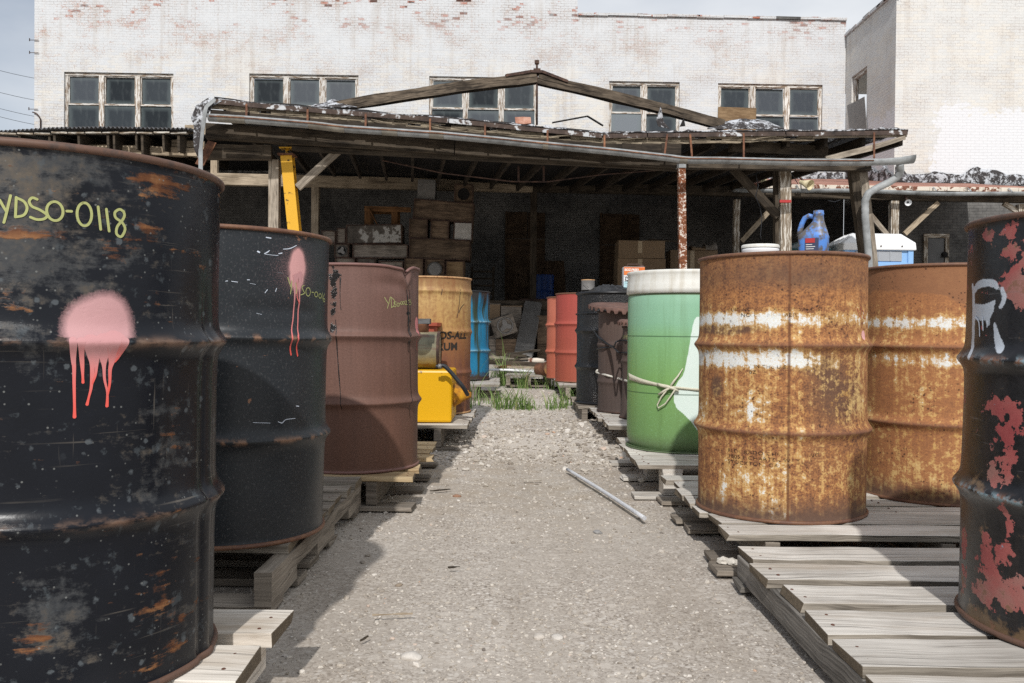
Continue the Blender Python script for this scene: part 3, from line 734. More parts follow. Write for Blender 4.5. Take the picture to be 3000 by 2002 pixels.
def skin_red_black():
    k = NB('black_paint_flaking_off_red_drum')
    v = k.uv(); U, Z, _ = k.xyz(v)
    rd, rs, crest = k.attr('red'), k.attr('rust'), k.attr('crest')
    n = k.noise(k.vmap(v, (1.3, 1, 1)), 9, 7, 0.60, 0.5); f1 = k.noise(v, 46, 5, 0.65); st = k.noise(k.vmap(v, (22, 1.6, 1)), 1.0, 5, 0.6)
    base = k.mx(k.mr(f1, 0.35, 0.7), c(15, 15, 18), c(32, 31, 34))
    base = k.mx(k.mul(k.mr(st, 0.55, 0.75), 0.5), base, c(58, 46, 40))
    redc = k.ramp(k.noise(v, 5, 5, 0.6), [(0.36, c(136, 56, 58)), (0.5, c(152, 80, 76)), (0.62, c(146, 102, 94))])
    redc = k.mx(chipmask(k, v, 20, 0.58, 0.62), redc, c(128, 90, 74))
    redc = k.mx(chipmask(k, v, 24, 0.66, 0.68, loc=(5, 5, 0)), redc, c(130, 150, 164))
    pm = k.add(0.28, k.mul(k.add(n, -0.5), 1.5), k.mul(k.add(k.noise(v, 24, 6, 0.62), -0.5), 1.5), k.mul(k.add(f1, -0.5), 0.9), k.mul(rd, 0.36))
    col = k.mx(k.mr(pm, 0.605, 0.62), base, redc)
    bl = k.mul(crest, k.mr(k.noise(v, 24, 5, 0.6), 0.44, 0.5))
    col = k.mx(bl, col, k.mx(chipmask(k, v, 30, 0.45, 0.55), c(120, 88, 72), c(124, 144, 152)))
    rf = k.mr(k.add(k.mul(k.add(k.noise(v, 20, 6, 0.65), -0.5), 3), k.mul(k.add(f1, -0.5), 1.5), k.mul(rs, 0.7)), 0.5, 0.85)
    col = k.mx(k.mul(rf, 0.85), col, k.mx(f1, c(74, 58, 44), c(124, 98, 68)))
    wm = k.attr('white'); wf = k.mr(k.add(wm, k.mul(k.add(k.noise(v, 240, 2, 0.7), -0.5), 0.9), k.mul(k.add(f1, -0.5), 0.8)), 0.36, 0.62)
    col = k.mx(k.mul(wf, 0.92), col, c(188, 196, 206))
    scr = k.mr(k.noise(k.vmap(v, (5, 60, 1), (2, 2, 0), (0, 0, 0.2)), 1.5, 4, 0.6), 0.66, 0.72)
    col = k.mx(k.mul(scr, 0.4), col, c(110, 108, 108))
    edge = k.mr(k.ma('ABSOLUTE', k.ma('SUBTRACT', pm, 0.612)), 0.02, 0.0)
    return k.out(col, k.mr(pm, 0.6, 0.63, 0.32, 0.6), 0, k.bump(k.add(k.mul(k.mr(pm, 0.60, 0.625), -0.8), k.mul(f1, 0.3), k.mul(n, 0.6)), 0.35, 0.006), 0.5)
def skin_tan():
    k = NB('sun_bleached_yellow_drum_paint')
    v = k.uv(); U, Z, _ = k.xyz(v)
    n = k.noise(k.vmap(v, (2, 1, 1)), 5, 6, 0.62); st = k.noise(k.vmap(v, (18, 1.3, 1)), 1.0, 6, 0.6); f = k.noise(v, 40, 5, 0.65)
    t = k.add(Z, k.mul(k.add(n, -0.5), 0.30), k.mul(k.add(st, -0.5), 0.25))
    col = k.ramp(t, [(0.0, c(84, 56, 45)), (0.33, c(112, 72, 54)), (0.50, c(138, 96, 60)), (0.60, c(166, 130, 78)), (0.78, c(178, 146, 94)), (0.88, c(140, 106, 68))])
    col = k.mx(k.mul(k.mr(k.add(k.mul(st, 0.6), k.mul(f, 0.4)), 0.46, 0.60), 0.75), col, c(130, 84, 52))
    col = k.mx(chipmask(k, v, 16, 0.665, 0.69), col, c(70, 52, 44))
    return k.out(col, 0.6, 0, k.bump(f, 0.15, 0.004), 0.35)
def skin_blue():
    k = NB('streaked_blue_drum_paint')
    v = k.uv(); U, Z, _ = k.xyz(v)
    st = k.noise(k.vmap(v, (13, 0.7, 1), (3.1, 0, 0)), 1.0, 5, 0.55); f = k.noise(v, 36, 5, 0.65)
    col = k.mx(f, c(16, 92, 130), c(28, 122, 158))
    col = k.mx(k.mr(k.add(st, k.mul(Z, 0.06)), 0.52, 0.60), col, k.mx(f, c(26, 40, 30), c(46, 62, 40)))
    col = k.mx(k.mr(k.add(Z, k.mul(st, 0.5)), 0.98, 1.10), col, c(34, 32, 30))
    col = k.mx(k.mr(k.add(Z, k.mul(f, 0.12)), 0.15, 0.1), col, c(60, 46, 40))
    col = k.mx(k.mul(k.attr('crest'), k.mr(f, 0.4, 0.55), 0.7), col, c(136, 168, 178))
    return k.out(col, 0.42, 0, k.bump(f, 0.12, 0.004), 0.45)
def skin_tarry():
    k = NB('tar_coated_drum')
    v = k.uv()
    f = k.noise(v, 60, 5, 0.7); n = k.noise(k.vmap(v, (2, 0.6, 1)), 7, 5, 0.6); g = k.voro(v, 120)
    col = k.mx(k.mr(n, 0.55, 0.75), c(18, 18, 20), c(40, 33, 28))
    return k.out(col, k.mr(n, 0.35, 0.6, 0.55, 0.28), 0, k.bump(k.add(k.mul(f, 0.8), k.mul(k.mr(g.outputs['Distance'], 0.1, 0.5), -0.5)), 0.6, 0.010), 0.5)
def skin_green():
    k = NB('sun_faded_green_plastic')
    v = k.uv(); U, Z, _ = k.xyz(v)
    wh = k.attr('paint')
    n = k.noise(v, 3, 4, 0.5); f = k.noise(v, 90, 4, 0.65); st = k.noise(k.vmap(v, (14, 0.8, 1)), 1.0, 5, 0.6)
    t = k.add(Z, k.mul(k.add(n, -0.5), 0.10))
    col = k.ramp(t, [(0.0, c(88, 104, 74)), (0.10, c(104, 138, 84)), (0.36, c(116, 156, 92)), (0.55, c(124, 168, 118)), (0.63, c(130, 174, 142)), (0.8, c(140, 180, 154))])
    col = k.mx(k.mul(k.mr(st, 0.54, 0.70), 0.35), col, c(84, 110, 60))
    col = k.mx(k.mul(k.mr(f, 0.55, 0.7), 0.22), col, c(150, 200, 160))
    wc = k.mx(k.noise(v, 8, 4), c(196, 214, 204), c(214, 224, 218))
    col = k.mx(k.mr(wh, 0.35, 0.65), col, wc)
    for z0 in (0.565, 0.285):
        ln = k.mr(k.ma('ABSOLUTE', k.ma('SUBTRACT', Z, z0)), 0.004, 0.0015)
        col = k.mx(k.mul(ln, 0.7), col, c(40, 70, 44))
    return k.out(col, 0.42, 0, k.bump(f, 0.05, 0.003), 0.4)
def skin_lid():
    k = NB('grubby_white_drum_lid')
    v = k.uv(); Z = k.xyz(v)[1]
    st = k.noise(k.vmap(v, (20, 1, 1)), 1, 5, 0.6); n = k.noise(v, 30, 4)
    col = k.mx(k.mul(k.mr(k.add(st, k.mul(n, 0.3)), 0.62, 0.85), 0.5), c(214, 213, 206), c(160, 146, 118))
    return k.out(col, 0.45, 0, k.bump(k.noise(v, 7, 3), 0.15, 0.02), 0.4)
S = dict(worn=skin_black_worn(), slate=skin_slate(),
         maroon=skin_oxide('faded_maroon_drum_paint', c(108, 80, 72), c(98, 68, 54), c(78, 56, 48), 0.45),
         coral=skin_oxide('faded_coral_drum_paint', c(186, 108, 86), c(176, 94, 70), c(150, 86, 68), 0.35, False),
         red=skin_oxide('faded_red_drum_paint', c(160, 72, 64), c(150, 78, 58), c(128, 62, 52), 0.4, False),
         brown=skin_oxide('dark_brown_rusted_drum', c(96, 78, 70), c(76, 66, 62), c(64, 50, 44), 0.5, False, 0.7),
         rusty=skin_rusty('rusted_white_banded_drum'), rusty2=skin_rusty('rusted_brown_topped_drum', seam=False, soft=0.5),
         redblack=skin_red_black(), tan=skin_tan(), blue=skin_blue(), tarry=skin_tarry(), green=skin_green(), lid=skin_lid(),
         bluep=plain('deep_blue_plastic_drum', c(22, 62, 130), 0.45, var=0.15, scale=4))
def rim_mat(name, a, b, d, thr):
    k = NB(name); v = k.obj(); f = k.noise(v, 30, 5, 0.65)
    return k.out(k.mx(k.mr(f, thr, thr + 0.12), a, k.mx(k.noise(v, 90, 3), b, d)), 0.6, 0, k.bump(f, 0.3, 0.004), 0.4)
M['rim_rust'] = rim_mat('rusted_rim', c(74, 60, 54), c(104, 76, 60), c(86, 66, 58), 0.36)
M['rim_rust2'] = rim_mat('brown_rusted_rim', c(96, 66, 52), c(130, 92, 66), c(84, 58, 46), 0.4)
M['rim_maroon'] = rim_mat('maroon_rim', c(116, 84, 78), c(98, 70, 62), c(120, 88, 78), 0.5)
M['rim_dark'] = rim_mat('black_rim', c(32, 31, 32), c(84, 62, 50), c(60, 52, 46), 0.55)
M['rim_tan'] = rim_mat('tan_rusted_rim', c(176, 138, 96), c(134, 88, 58), c(150, 106, 70), 0.5)
# ------------------------------------------------------------------ drums
RB = 0.2825
def crop(ox, oy, s): return lambda x, y: (ox + x / s, oy + y / s)
class Drum:
    def __init__(s, name, label, cat, x, y, z, skin, rim, H=0.88, R=RB, hoops=(0.332, 0.654), hoop_amp=0.0158, tilt=(0, 0), seg=120, nz=110,
                 dent=None, rimdz=None, group=None, lid=True, flare=0.0, rz=0.0, bead=0.0065, extra_prof=None, wob=0.0012):
        s.H, s.R, s.hoops, s.amp, s.dent, s.rimdz, s.flare, s.extra, s.wob = H, R, hoops, hoop_amp, dent, rimdz, flare, extra_prof, wob
        s.seed = x * 7.3 + y * 3.1
        s.rot = (-math.atan(tilt[1]), math.atan(tilt[0]), rz)
        s.root = thing(name, (x, y, z), label, cat, group, rot=s.rot)
        from mathutils import Euler
        s.M = Matrix.Translation((x, y, z)) @ Euler(s.rot).to_matrix().to_4x4()
        s.Mi = s.M.inverted(); s.skin, s.rim, s.seg, s.nz, s.lid, s.bead = skin, rim, seg, nz, lid, bead
        s.th_cam = math.atan2(-x, y) if False else -math.atan2(x, y)
    def r(s, z):
        z = np.asarray(z, float)
        v = np.full_like(z, s.R)
        for h in s.hoops:
            v = v + s.amp * np.exp(-(np.abs(z - h * s.H) / 0.0165) ** 1.7) + s.amp * 0.12 * np.exp(-((z - h * s.H) / 0.045) ** 2)
        v = v + 0.005 * np.exp(-((z - s.H) / 0.012) ** 2) + 0.005 * np.exp(-(z / 0.012) ** 2)
        if s.extra is not None: v = v + s.extra(z)
        return v
    def surf(s, th, z):
        th = np.asarray(th, float); z = np.asarray(z, float)
        v = s.r(z)
        v = v + s.wob * 2 * (fbm(np.sin(th) * 2.2 + 5 + s.seed, np.cos(th) * 2.2 + 5, z * 3.0 + s.seed, 3) - 0.5)
        if s.dent is not None: v = v + s.dent(th, z)
        return v
    def hit(s, px, py):
        o = s.Mi @ Vector((0, 0, CAMZ)); d = (s.Mi.to_3x3() @ ray(px, py))
        rad = s.R
        for _ in range(4):
            a = d.x ** 2 + d.y ** 2; b = 2 * (o.x * d.x + o.y * d.y); cc = o.x ** 2 + o.y ** 2 - rad ** 2
            disc = max(b * b - 4 * a * cc, 0.0)
            t = (-b - math.sqrt(disc)) / (2 * a)
            p = o + d * t
            th, z = math.atan2(p.x, -p.y), p.z
            rad = float(s.surf(th, z))
        s.depth = t
        return th, z
    def pos(s, th, z, off=0.0):
        rr = s.surf(th, z) + off
        return np.stack([rr * np.sin(th), -rr * np.cos(th), np.broadcast_to(z, np.shape(rr))], -1)
    def patches(s, lst):
        """lst: (px, py, rx, ry, amp[, power]) soft patches given where they sit on the drum's face"""
        out = []
        for it in lst:
            px, py, rx, ry, amp = it[:5]; pw = it[5] if len(it) > 5 else 2
            th, z = s.hit(px, py)
            out.append((th, z, rx / FPX * s.depth / s.R * (1 / max(0.25, math.cos(th - s.th_cam))), ry / FPX * s.depth, amp, pw))
        def f(T, Z):
            v = np.zeros_like(T)
            for th, z, rt, rz_, amp, pw in out:
                dth = (T - th + math.pi) % (2 * math.pi) - math.pi
                q_ = np.sqrt((dth / rt) ** 2 + ((Z - z) / rz_) ** 2)
                g = np.exp(-q_ ** pw * 0.7) * amp
                v = v + g if pw <= 2 else np.maximum(v, g)
            return v
        return f
    def polymask(s, cr_, poly, soft_in, soft_out, soft_out_low=None, y_low=None):
        """mask of a polygon given in crop pixels: 1 inside, falling off over soft_out (m) outside; a crisper edge below y_low"""
        P = np.array([s.hit(*cr_(x, y)) for x, y in poly]); P[:, 0] *= s.R
        zl_ = s.hit(*cr_(poly[0][0], y_low))[1] if y_low is not None else -9
        def f(T, Z):
            X = T * s.R; Y = Z
            ins = np.zeros(T.shape, bool); dm = np.full(T.shape, 9.0)
            for i in range(len(P)):
                a, e = P[i], P[(i + 1) % len(P)]
                cnd = ((a[1] > Y) != (e[1] > Y)) & (X < (e[0] - a[0]) * (Y - a[1]) / (e[1] - a[1] + 1e-12) + a[0])
                ins ^= cnd
                ab = e - a; t = np.clip(((X - a[0]) * ab[0] + (Y - a[1]) * ab[1]) / (ab @ ab + 1e-12), 0, 1)
                dm = np.minimum(dm, np.hypot(X - a[0] - ab[0] * t, Y - a[1] - ab[1] * t))
            so = np.where(Y < zl_, soft_out_low if soft_out_low else soft_out, soft_out)
            sd = np.where(ins, dm, -dm)
            return np.clip((sd + so) / (so + soft_in), 0, 1) * 1.15
        return f
    def strokemask(s, cr_, lst, soft):
        sc = 1.0 / (cr_(1, 0)[0] - cr_(0, 0)[0]); segs = []
        for st in lst:
            pts = []
            for (x, y, w_) in st:
                th, z = s.hit(*cr_(x, y)); pts.append((th * s.R, z, w_ / sc / 2 / FPX * s.depth))
            segs += list(zip(pts[:-1], pts[1:]))
        def f(T, Z):
            X = T * s.R; v = np.zeros(T.shape)
            for a, e in segs:
                dx, dz = e[0] - a[0], e[1] - a[1]
                t = np.clip(((X - a[0]) * dx + (Z - a[1]) * dz) / (dx * dx + dz * dz + 1e-12), 0, 1)
                d = np.hypot(X - a[0] - dx * t, Z - a[1] - dz * t); hw = a[2] + (e[2] - a[2]) * t
                v = np.maximum(v, np.clip(1 - (d - hw) / soft, 0, 1.0))
            return v
        return f
    def build(s, attrs=None):
        attrs = attrs or {}
        th = np.linspace(-math.pi, math.pi, s.seg + 1) + math.pi * 0     # seam at the back
        zz = [0.004]
        dz = s.H / s.nz
        z = np.unique(np.concatenate([np.linspace(0.004, s.H - 0.006, s.nz)] + [np.linspace(h * s.H - 0.03, h * s.H + 0.03, 26) for h in s.hoops]))
        T, Z = np.meshgrid(th, z)
        P = s.pos(T, Z)
        if s.rimdz is not None:
            P[..., 2] += s.rimdz(T) * sstep(s.H * 0.55, s.H, Z)
        n, m = Z.shape
        idx = np.arange(n * m).reshape(n, m)
        F = np.stack([idx[:-1, :-1], idx[:-1, 1:], idx[1:, 1:], idx[1:, :-1]], -1).reshape(-1, 4)
        uv = np.stack([T * s.R, Z], -1).reshape(-1, 2)
        A = {}
        cr_ = np.zeros_like(Z)
        for h in s.hoops: cr_ = np.maximum(cr_, np.exp(-((Z - h * s.H) / 0.008) ** 2))
        A['crest'] = cr_
        for k_, f in attrs.items(): A[k_] = f(T, Z)
        s.body = np_mesh('body', P.reshape(-1, 3), F, s.skin, uv, s.root, True, A)
        # rolled rims top and bottom
        for nm, zc_, top in (('rim', s.H - s.bead, True), ('base_rim', s.bead, False)):
            rc = s.R + 0.0022 + (s.flare if top else 0)
            pts = [(rc + s.bead * math.cos(a), zc_ + s.bead * math.sin(a)) for a in np.linspace(-math.pi * 0.75, math.pi * 0.75, 12)]
            if top: pts += [(rc - s.bead * 0.9, zc_ - 0.004), (rc - s.bead * 1.0, s.H - 0.028)]
            mseg = max(s.seg // 2, 48)
            tt = np.linspace(-math.pi, math.pi, mseg + 1)
            V, UVs = [], []
            for (r_, z_) in pts:
                dr = (s.dent(tt, np.full_like(tt, s.H if top else 0.0)) if s.dent is not None else 0 * tt)
                zz_ = z_ + (s.rimdz(tt) if (s.rimdz is not None and top) else 0)
                rr = r_ + dr + s.wob * 2 * (fbm(np.sin(tt) * 2.2 + 5 + s.seed, np.cos(tt) * 2.2 + 5, np.full_like(tt, (s.H if top else 0.0) * 3 + s.seed), 3) - 0.5)
                V.append(np.stack([rr * np.sin(tt), -rr * np.cos(tt), zz_ + 0 * tt], -1))
            V = np.array(V); n2, m2 = V.shape[:2]
            ix = np.arange(n2 * m2).reshape(n2, m2)
            F2 = np.stack([ix[:-1, :-1], ix[:-1, 1:], ix[1:, 1:], ix[1:, :-1]], -1).reshape(-1, 4)
            np_mesh(nm, V.reshape(-1, 3), F2, s.rim, None, s.root, True)
        if s.lid:
            b = MB(); r0 = s.R + 0.0022 - s.bead * 0.5
            b.lathe([(0.001, s.H - 0.022), (r0 * 0.55, s.H - 0.022), (r0 * 0.6, s.H - 0.026), (r0 * 0.9, s.H - 0.026), (r0 * 0.985, s.H - 0.024)], 64)
            l = b.build('lid', s.rim, s.root)
            b = MB(); b.lathe([(0.001, 0.012), (0.03, 0.012), (0.034, 0.006), (0.036, -0.003)], 18, centre=(0.11, 0.15, s.H - 0.024))
            b.build('bung', M['rust_dark'], l)
        b = MB(); b.lathe([(s.R + 0.001, 0.010), (s.R - 0.02, 0.011), (0.001, 0.012)], 48); b.build('bottom', s.rim, s.root)
        return s
    # ---- paint and writing laid on the skin
    def _ribbon(s, b, pts, off, mi=0):
        """pts: list of (th, z, halfwidth)"""
        P = np.array(pts, float)
        # smooth resample (Catmull-Rom)
        n = len(P); out = []
        for i in range(n - 1):
            p0, p1, p2, p3 = P[max(i - 1, 0)], P[i], P[i + 1], P[min(i + 2, n - 1)]
            for t in np.linspace(0, 1, 7)[:-1]:
                out.append(0.5 * ((2 * p1) + (-p0 + p2) * t + (2 * p0 - 5 * p1 + 4 * p2 - p3) * t * t + (-p0 + 3 * p1 - 3 * p2 + p3) * t ** 3))
        out.append(P[-1]); Q = np.array(out)
        Sx = np.stack([Q[:, 0] * s.R, Q[:, 1]], -1)
        d = np.gradient(Sx, axis=0); ln = np.linalg.norm(d, axis=1, keepdims=True); d = d / np.maximum(ln, 1e-9)
        # rounded ends
        w0, w1 = Q[0, 2], Q[-1, 2]
        pre = [(Sx[0] - d[0] * w0 * k_, w0 * math.sqrt(max(0, 1 - k_ * k_)), d[0]) for k_ in (0.98, 0.75, 0.4)]
        post = [(Sx[-1] + d[-1] * w1 * k_, w1 * math.sqrt(max(0, 1 - k_ * k_)), d[-1]) for k_ in (0.4, 0.75, 0.98)]
        seq = pre + [(Sx[i], Q[i, 2], d[i]) for i in range(len(Q))] + post
        base = len(b.v); N_ = len(seq)
        for (p, hw, dd) in seq:
            nrm = np.array([-dd[1], dd[0]])
            for sg in (-1, 0, 1):
                e = p + nrm * hw * sg
                v = s.pos(np.array(e[0] / s.R), np.array(e[1]), off)
                b.v.append(Vector(v))
        for i in range(N_ - 1):
            for k_ in (0, 1):
                a0 = base + i * 3 + k_
                t0, t1 = i / (N_ - 1), (i + 1) / (N_ - 1)
                b.face((a0, a0 + 1, a0 + 4, a0 + 3), ((t0, k_ * .01), (t0, (k_ + 1) * .01), (t1, (k_ + 1) * .01), (t1, k_ * .01)), mi, True)
    def strokes(s, name, mat, cr_, lst, width=None, off=0.0012, label=None, each=False):
        if each:
            for st in lst: s.strokes(name, mat, cr_, [st], width, off, label)
            return
        """lst of strokes; each a list of crop pixels (x, y[, w]) in crop cr_"""
        b = MB()
        sc = 1.0 / (cr_(1, 0)[0] - cr_(0, 0)[0])
        for st in lst:
            pts = []
            for p in st:
                th, z = s.hit(*cr_(p[0], p[1]))
                wpx = (p[2] if len(p) > 2 else width) / sc
                pts.append((th, z, wpx / 2 / FPX * s.depth))
            s._ribbon(b, pts, off)
        o = b.build(name, mat, s.root)
        if label: o['label'] = label
        return o
    def text(s, name, txt, px, py, hgt, mat, off=0.0012, slope=0.0, spacing=1.0, bold=0.0, width=1.0, align='LEFT'):
        th, z = s.hit(px, py)
        o = wrap_text(name, txt, hgt, mat, lambda X, Y: s.pos(th + X / s.R, z + Y + X * slope, off), spacing, bold, width, align)
        o.parent = s.root
        return o
def text_mesh(txt, hgt, spacing=1.0, bold=0.0, width=1.0, align='LEFT', line=0.78):
    cu = D.curves.new('letters', 'FONT'); cu.body = txt; cu.size = hgt * 1.38; cu.space_character = spacing; cu.offset = bold; cu.align_x = align; cu.space_line = line
    cu.resolution_u = 3
    ob = D.objects.new('letters', cu); COL.objects.link(ob)
    bpy.context.view_layer.update()
    me = D.meshes.new_from_object(ob)
    D.objects.remove(ob); D.curves.remove(cu)
    for v in me.vertices: v.co.x *= width
    return me
def wrap_text(name, txt, hgt, mat, fn, spacing=1.0, bold=0.0, width=1.0, align='LEFT'):
    import bmesh
    me = text_mesh(txt, hgt, spacing, bold, width, align)
    bm = bmesh.new(); bm.from_mesh(me)
    xs = [v.co.x for v in bm.verts]
    x = min(xs) + 0.012
    while x < max(xs):
        bmesh.ops.bisect_plane(bm, geom=bm.verts[:] + bm.edges[:] + bm.faces[:], plane_co=(x, 0, 0), plane_no=(1, 0, 0))
        x += 0.012
    bm.to_mesh(me); bm.free()
    co = np.zeros(len(me.vertices) * 3); me.vertices.foreach_get('co', co); co = co.reshape(-1, 3)
    P = fn(co[:, 0], co[:, 1])
    me.vertices.foreach_set('co', np.asarray(P, np.float32).ravel())
    me.materials.clear(); me.materials.append(mat); me.name = name; me.update()
    o = D.objects.new(name, me); COL.objects.link(o)
    return o
def ell(cx, cy, rx, ry, a0=-90, a1=275, n=12, rot=0):
    out = []
    for i in range(n + 1):
        a = R_(a0 + (a1 - a0) * i / n); x, y = rx * math.cos(a), ry * math.sin(a)
        out.append((cx + x * math.cos(rot) - y * math.sin(rot), cy + x * math.sin(rot) + y * math.cos(rot)))
    return out
def bump1(th0, w_):
    return lambda th: np.exp(-(((th - th0 + math.pi) % (2 * math.pi) - math.pi) / w_) ** 2)

# ---- near left: worn black drum YDSO-0118
c4 = crop(0, 400, 1.743); c5 = crop(0, 1200, 1.955)
dD = Drum('oil_drum', 'big worn black oil drum with a large pink paint blob and YDSO-0118 chalked on it', 'oil drum', -0.840, 1.539, 0.143, S['worn'], M['rim_rust'],
          tilt=(0.010, 0.002), seg=420, nz=230, wob=0.0022)
_tc = dD.hit(1040 / 1.743, 400 + 1200 / 1.743)[0]
dD.dent = lambda th, z: (-0.0045 * bump1(_tc, 0.035)(th) * sstep(0.75, 0.5, z) + 0.003 * bump1(_tc + 0.12, 0.05)(th) * sstep(0.8, 0.5, z)
                         - 0.006 * bump1(_tc - 0.25, 0.16)(th) * np.exp(-((z - 0.42) / 0.10) ** 2) - 0.004 * bump1(_tc - 0.9, 0.2)(th) * np.exp(-((z - 0.70) / 0.12) ** 2))
def PX(cr_, *l): return [cr_(x, y) + tuple(rest) for (x, y, *rest) in l]
_s4, _s5 = 1 / 1.743, 1 / 1.955
worn = dD.patches([(*c4(120, 130), 170, 70, 1.0), (*c4(420, 200), 190, 80, 0.75), (*c4(250, 560), 190, 120, 0.8), (*c4(80, 520), 120, 150, 0.6), (*c4(420, 620), 110, 80, 0.4),
                   (*c4(200, 830), 170, 80, 0.5), (*c4(150, 1150), 130, 60, 0.55), (*c4(860, 1480), 70, 120, 0.45),
                   (*c5(280, 1200), 105, 130, 1.0, 3), (*c5(300, 1450), 105, 110, 0.7, 3), (*c5(900, 200), 70, 110, 0.55), (*c5(760, 480), 130, 26, 0.55), (*c5(1160, 1000), 60, 200, 0.35), (*c5(950, 1300), 90, 110, 0.3)])
rst = dD.patches([(*c4(870, 220), 90, 60, 1.0), (*c4(740, 440), 65, 70, 0.85), (*c4(560, 580), 40, 50, 0.75), (*c4(100, 490), 60, 26, 0.7), (*c4(270, 500), 90, 20, 0.6), (*c4(60, 810), 50, 26, 0.85), (*c4(90, 900), 40, 40, 0.5),
                  (*c4(215, 130), 30, 30, 0.5), (*c4(880, 1330), 60, 70, 0.45), (*c4(800, 860), 10, 40, 0.6), (*c5(190, 1320), 50, 70, 0.8), (*c5(350, 1110), 60, 22, 0.6), (*c5(920, 1040), 42, 60, 1.0), (*c5(840, 1150), 60, 18, 0.7), (*c5(950, 180), 50, 34, 0.6),
                  (*c5(960, 1390), 70, 40, 0.75), (*c5(1050, 1280), 34, 50, 0.6), (*c5(1060, 1180), 50, 26, 0.5), (*c5(750, 110), 8, 40, 0.7)])
blob = dD.polymask(c4, [(336, 1000), (342, 930), (380, 875), (440, 842), (510, 818), (568, 818), (618, 850), (646, 905), (658, 960), (660, 1010), (650, 1045), (622, 1085), (594, 1128), (574, 1140), (540, 1150), (500, 1155), (458, 1140), (430, 1085), (366, 1070), (350, 1045)], 0.012, 0.016, 0.005, 1030)
dD.build({'worn': worn, 'rust': rst, 'blob': blob})
dD.strokes('chalk_lettering', M['chalk'], c4, [
    [(0, 326), (18, 358), (34, 384)], [(55, 303), (44, 350), (32, 400), (21, 440)],
    [(84, 312), (82, 360), (80, 410)], [(84, 314), (124, 334), (139, 368), (122, 402), (80, 412)],
    [(190, 322), (165, 314), (150, 332), (164, 358), (204, 376), (240, 402), (226, 421), (190, 425), (156, 413)],
    ell(280, 382, 41, 49, -100, 262, 12, -0.25), [(341, 382), (365, 383)], ell(430, 398, 37, 59, -100, 262, 12, -0.05),
    [(500, 360), (507, 420), (513, 475)], [(542, 372), (549, 430), (556, 484)],
    [(631, 386), (610, 373), (586, 388), (590, 416), (622, 440), (637, 474), (618, 512), (594, 498), (597, 462), (622, 430), (634, 404), (628, 382)]], 13)
dD.strokes('paint_drips', M['pink'], c4, [
    [(372, 1040, 34), (374, 1080, 32), (375, 1150, 22), (378, 1180, 18), (378, 1260, 15), (380, 1380, 13), (380, 1432, 17)],
    [(415, 1045, 40), (416, 1090, 26), (419, 1160, 20), (422, 1225, 12), (423, 1256, 14)],
    [(468, 1050, 80), (472, 1110, 54), (471, 1160, 26), (470, 1210, 20), (465, 1280, 14), (452, 1335, 11), (444, 1368, 15)],
    [(498, 1090, 36), (492, 1170, 16), (486, 1220, 12), (470, 1262, 10)],
    [(535, 1050, 90), (530, 1110, 54), (530, 1170, 20), (533, 1240, 13), (546, 1300, 11), (547, 1345, 13), (545, 1376, 16)],
    [(590, 1045, 110), (585, 1090, 70), (570, 1150, 30), (561, 1190, 18), (559, 1260, 13), (549, 1320, 9)],
    [(640, 1042, 36), (625, 1080, 36), (600, 1125, 22), (586, 1150, 10)]], off=0.0010)

# ---- slate black drum YDSO-0016
c7 = crop(600, 650, 2.6125)
dB = Drum('oil_drum', 'smooth slate black oil drum with a tall pink paint drip and YDSO-0016 on it', 'oil drum', -0.857, 2.549, 0.142, S['slate'], M['rim_rust2'],
          tilt=(0.018, 0.003), seg=340, nz=190, wob=0.0018)
_tb = dB.hit(600 + 600 / 2.6125, 650 + 620 / 2.6125)
dB.dent = lambda th, z: -0.0035 * np.exp(-((z - _tb[1] + 0.02) / 0.022) ** 2) * sstep(-0.5, -0.35, th - _tb[0]) * sstep(0.55, 0.3, th - _tb[0])
dB.build({'blob': dB.patches([(*c7(713, 300), 17, 30, 1.2, 4), (*c7(712, 350), 20, 34, 1.25, 4), (*c7(706, 420), 17, 34, 1.25, 4), (*c7(716, 245), 8, 14, 1.0, 4), (*c7(700, 380), 60, 70, 0.16)]),
          'rust': dB.patches([(*c7(640, 100), 60, 8, 0.7), (*c7(800, 440), 12, 8, 0.7), (*c7(615, 715), 8, 8, 0.6), (*c7(240, 1110), 9, 12, 0.8), (*c7(340, 1370), 12, 17, 1.0), (*c7(180, 990), 8, 16, 0.6), (*c7(510, 420), 9, 8, 0.7), (*c7(545, 475), 6, 5, 0.7), (*c7(180, 795), 10, 5, 0.7), (*c7(720, 160), 10, 10, 0.7)])})
dB.strokes('chalk_lettering', M['chalk'], c7, [
    [(634, 428), (645, 465), (657, 497)], [(664, 452), (660, 505), (654, 553)], [(694, 470), (700, 515), (696, 550)],
    [(758, 488), (742, 500), (752, 528), (760, 548), (732, 560)], ell(788, 537, 17, 32, -100, 262, 12), [(816, 540), (830, 542)],
    ell(849, 556, 12, 19, -100, 262, 10), ell(879, 568, 10, 17, -100, 262, 10), [(897, 545), (894, 588)], [(914, 552), (902, 582), (904, 606), (914, 612), (915, 592), (903, 590)]], 7)
dB.strokes('paint_drips', M['pink'], c7, [
    [(690, 420, 40), (688, 480, 22), (686, 580, 14), (676, 700, 11), (664, 850, 11), (670, 890, 13), (655, 945, 12), (652, 980, 11), (658, 1018, 13)],
    [(730, 400, 40), (726, 480, 20), (722, 560, 14), (718, 640, 12), (710, 840, 10), (714, 885, 13), (704, 935, 11), (701, 980, 11), (708, 1026, 13)],
    [(708, 410, 30), (704, 480, 12), (704, 570, 9), (716, 608, 8), (722, 625, 7)]])
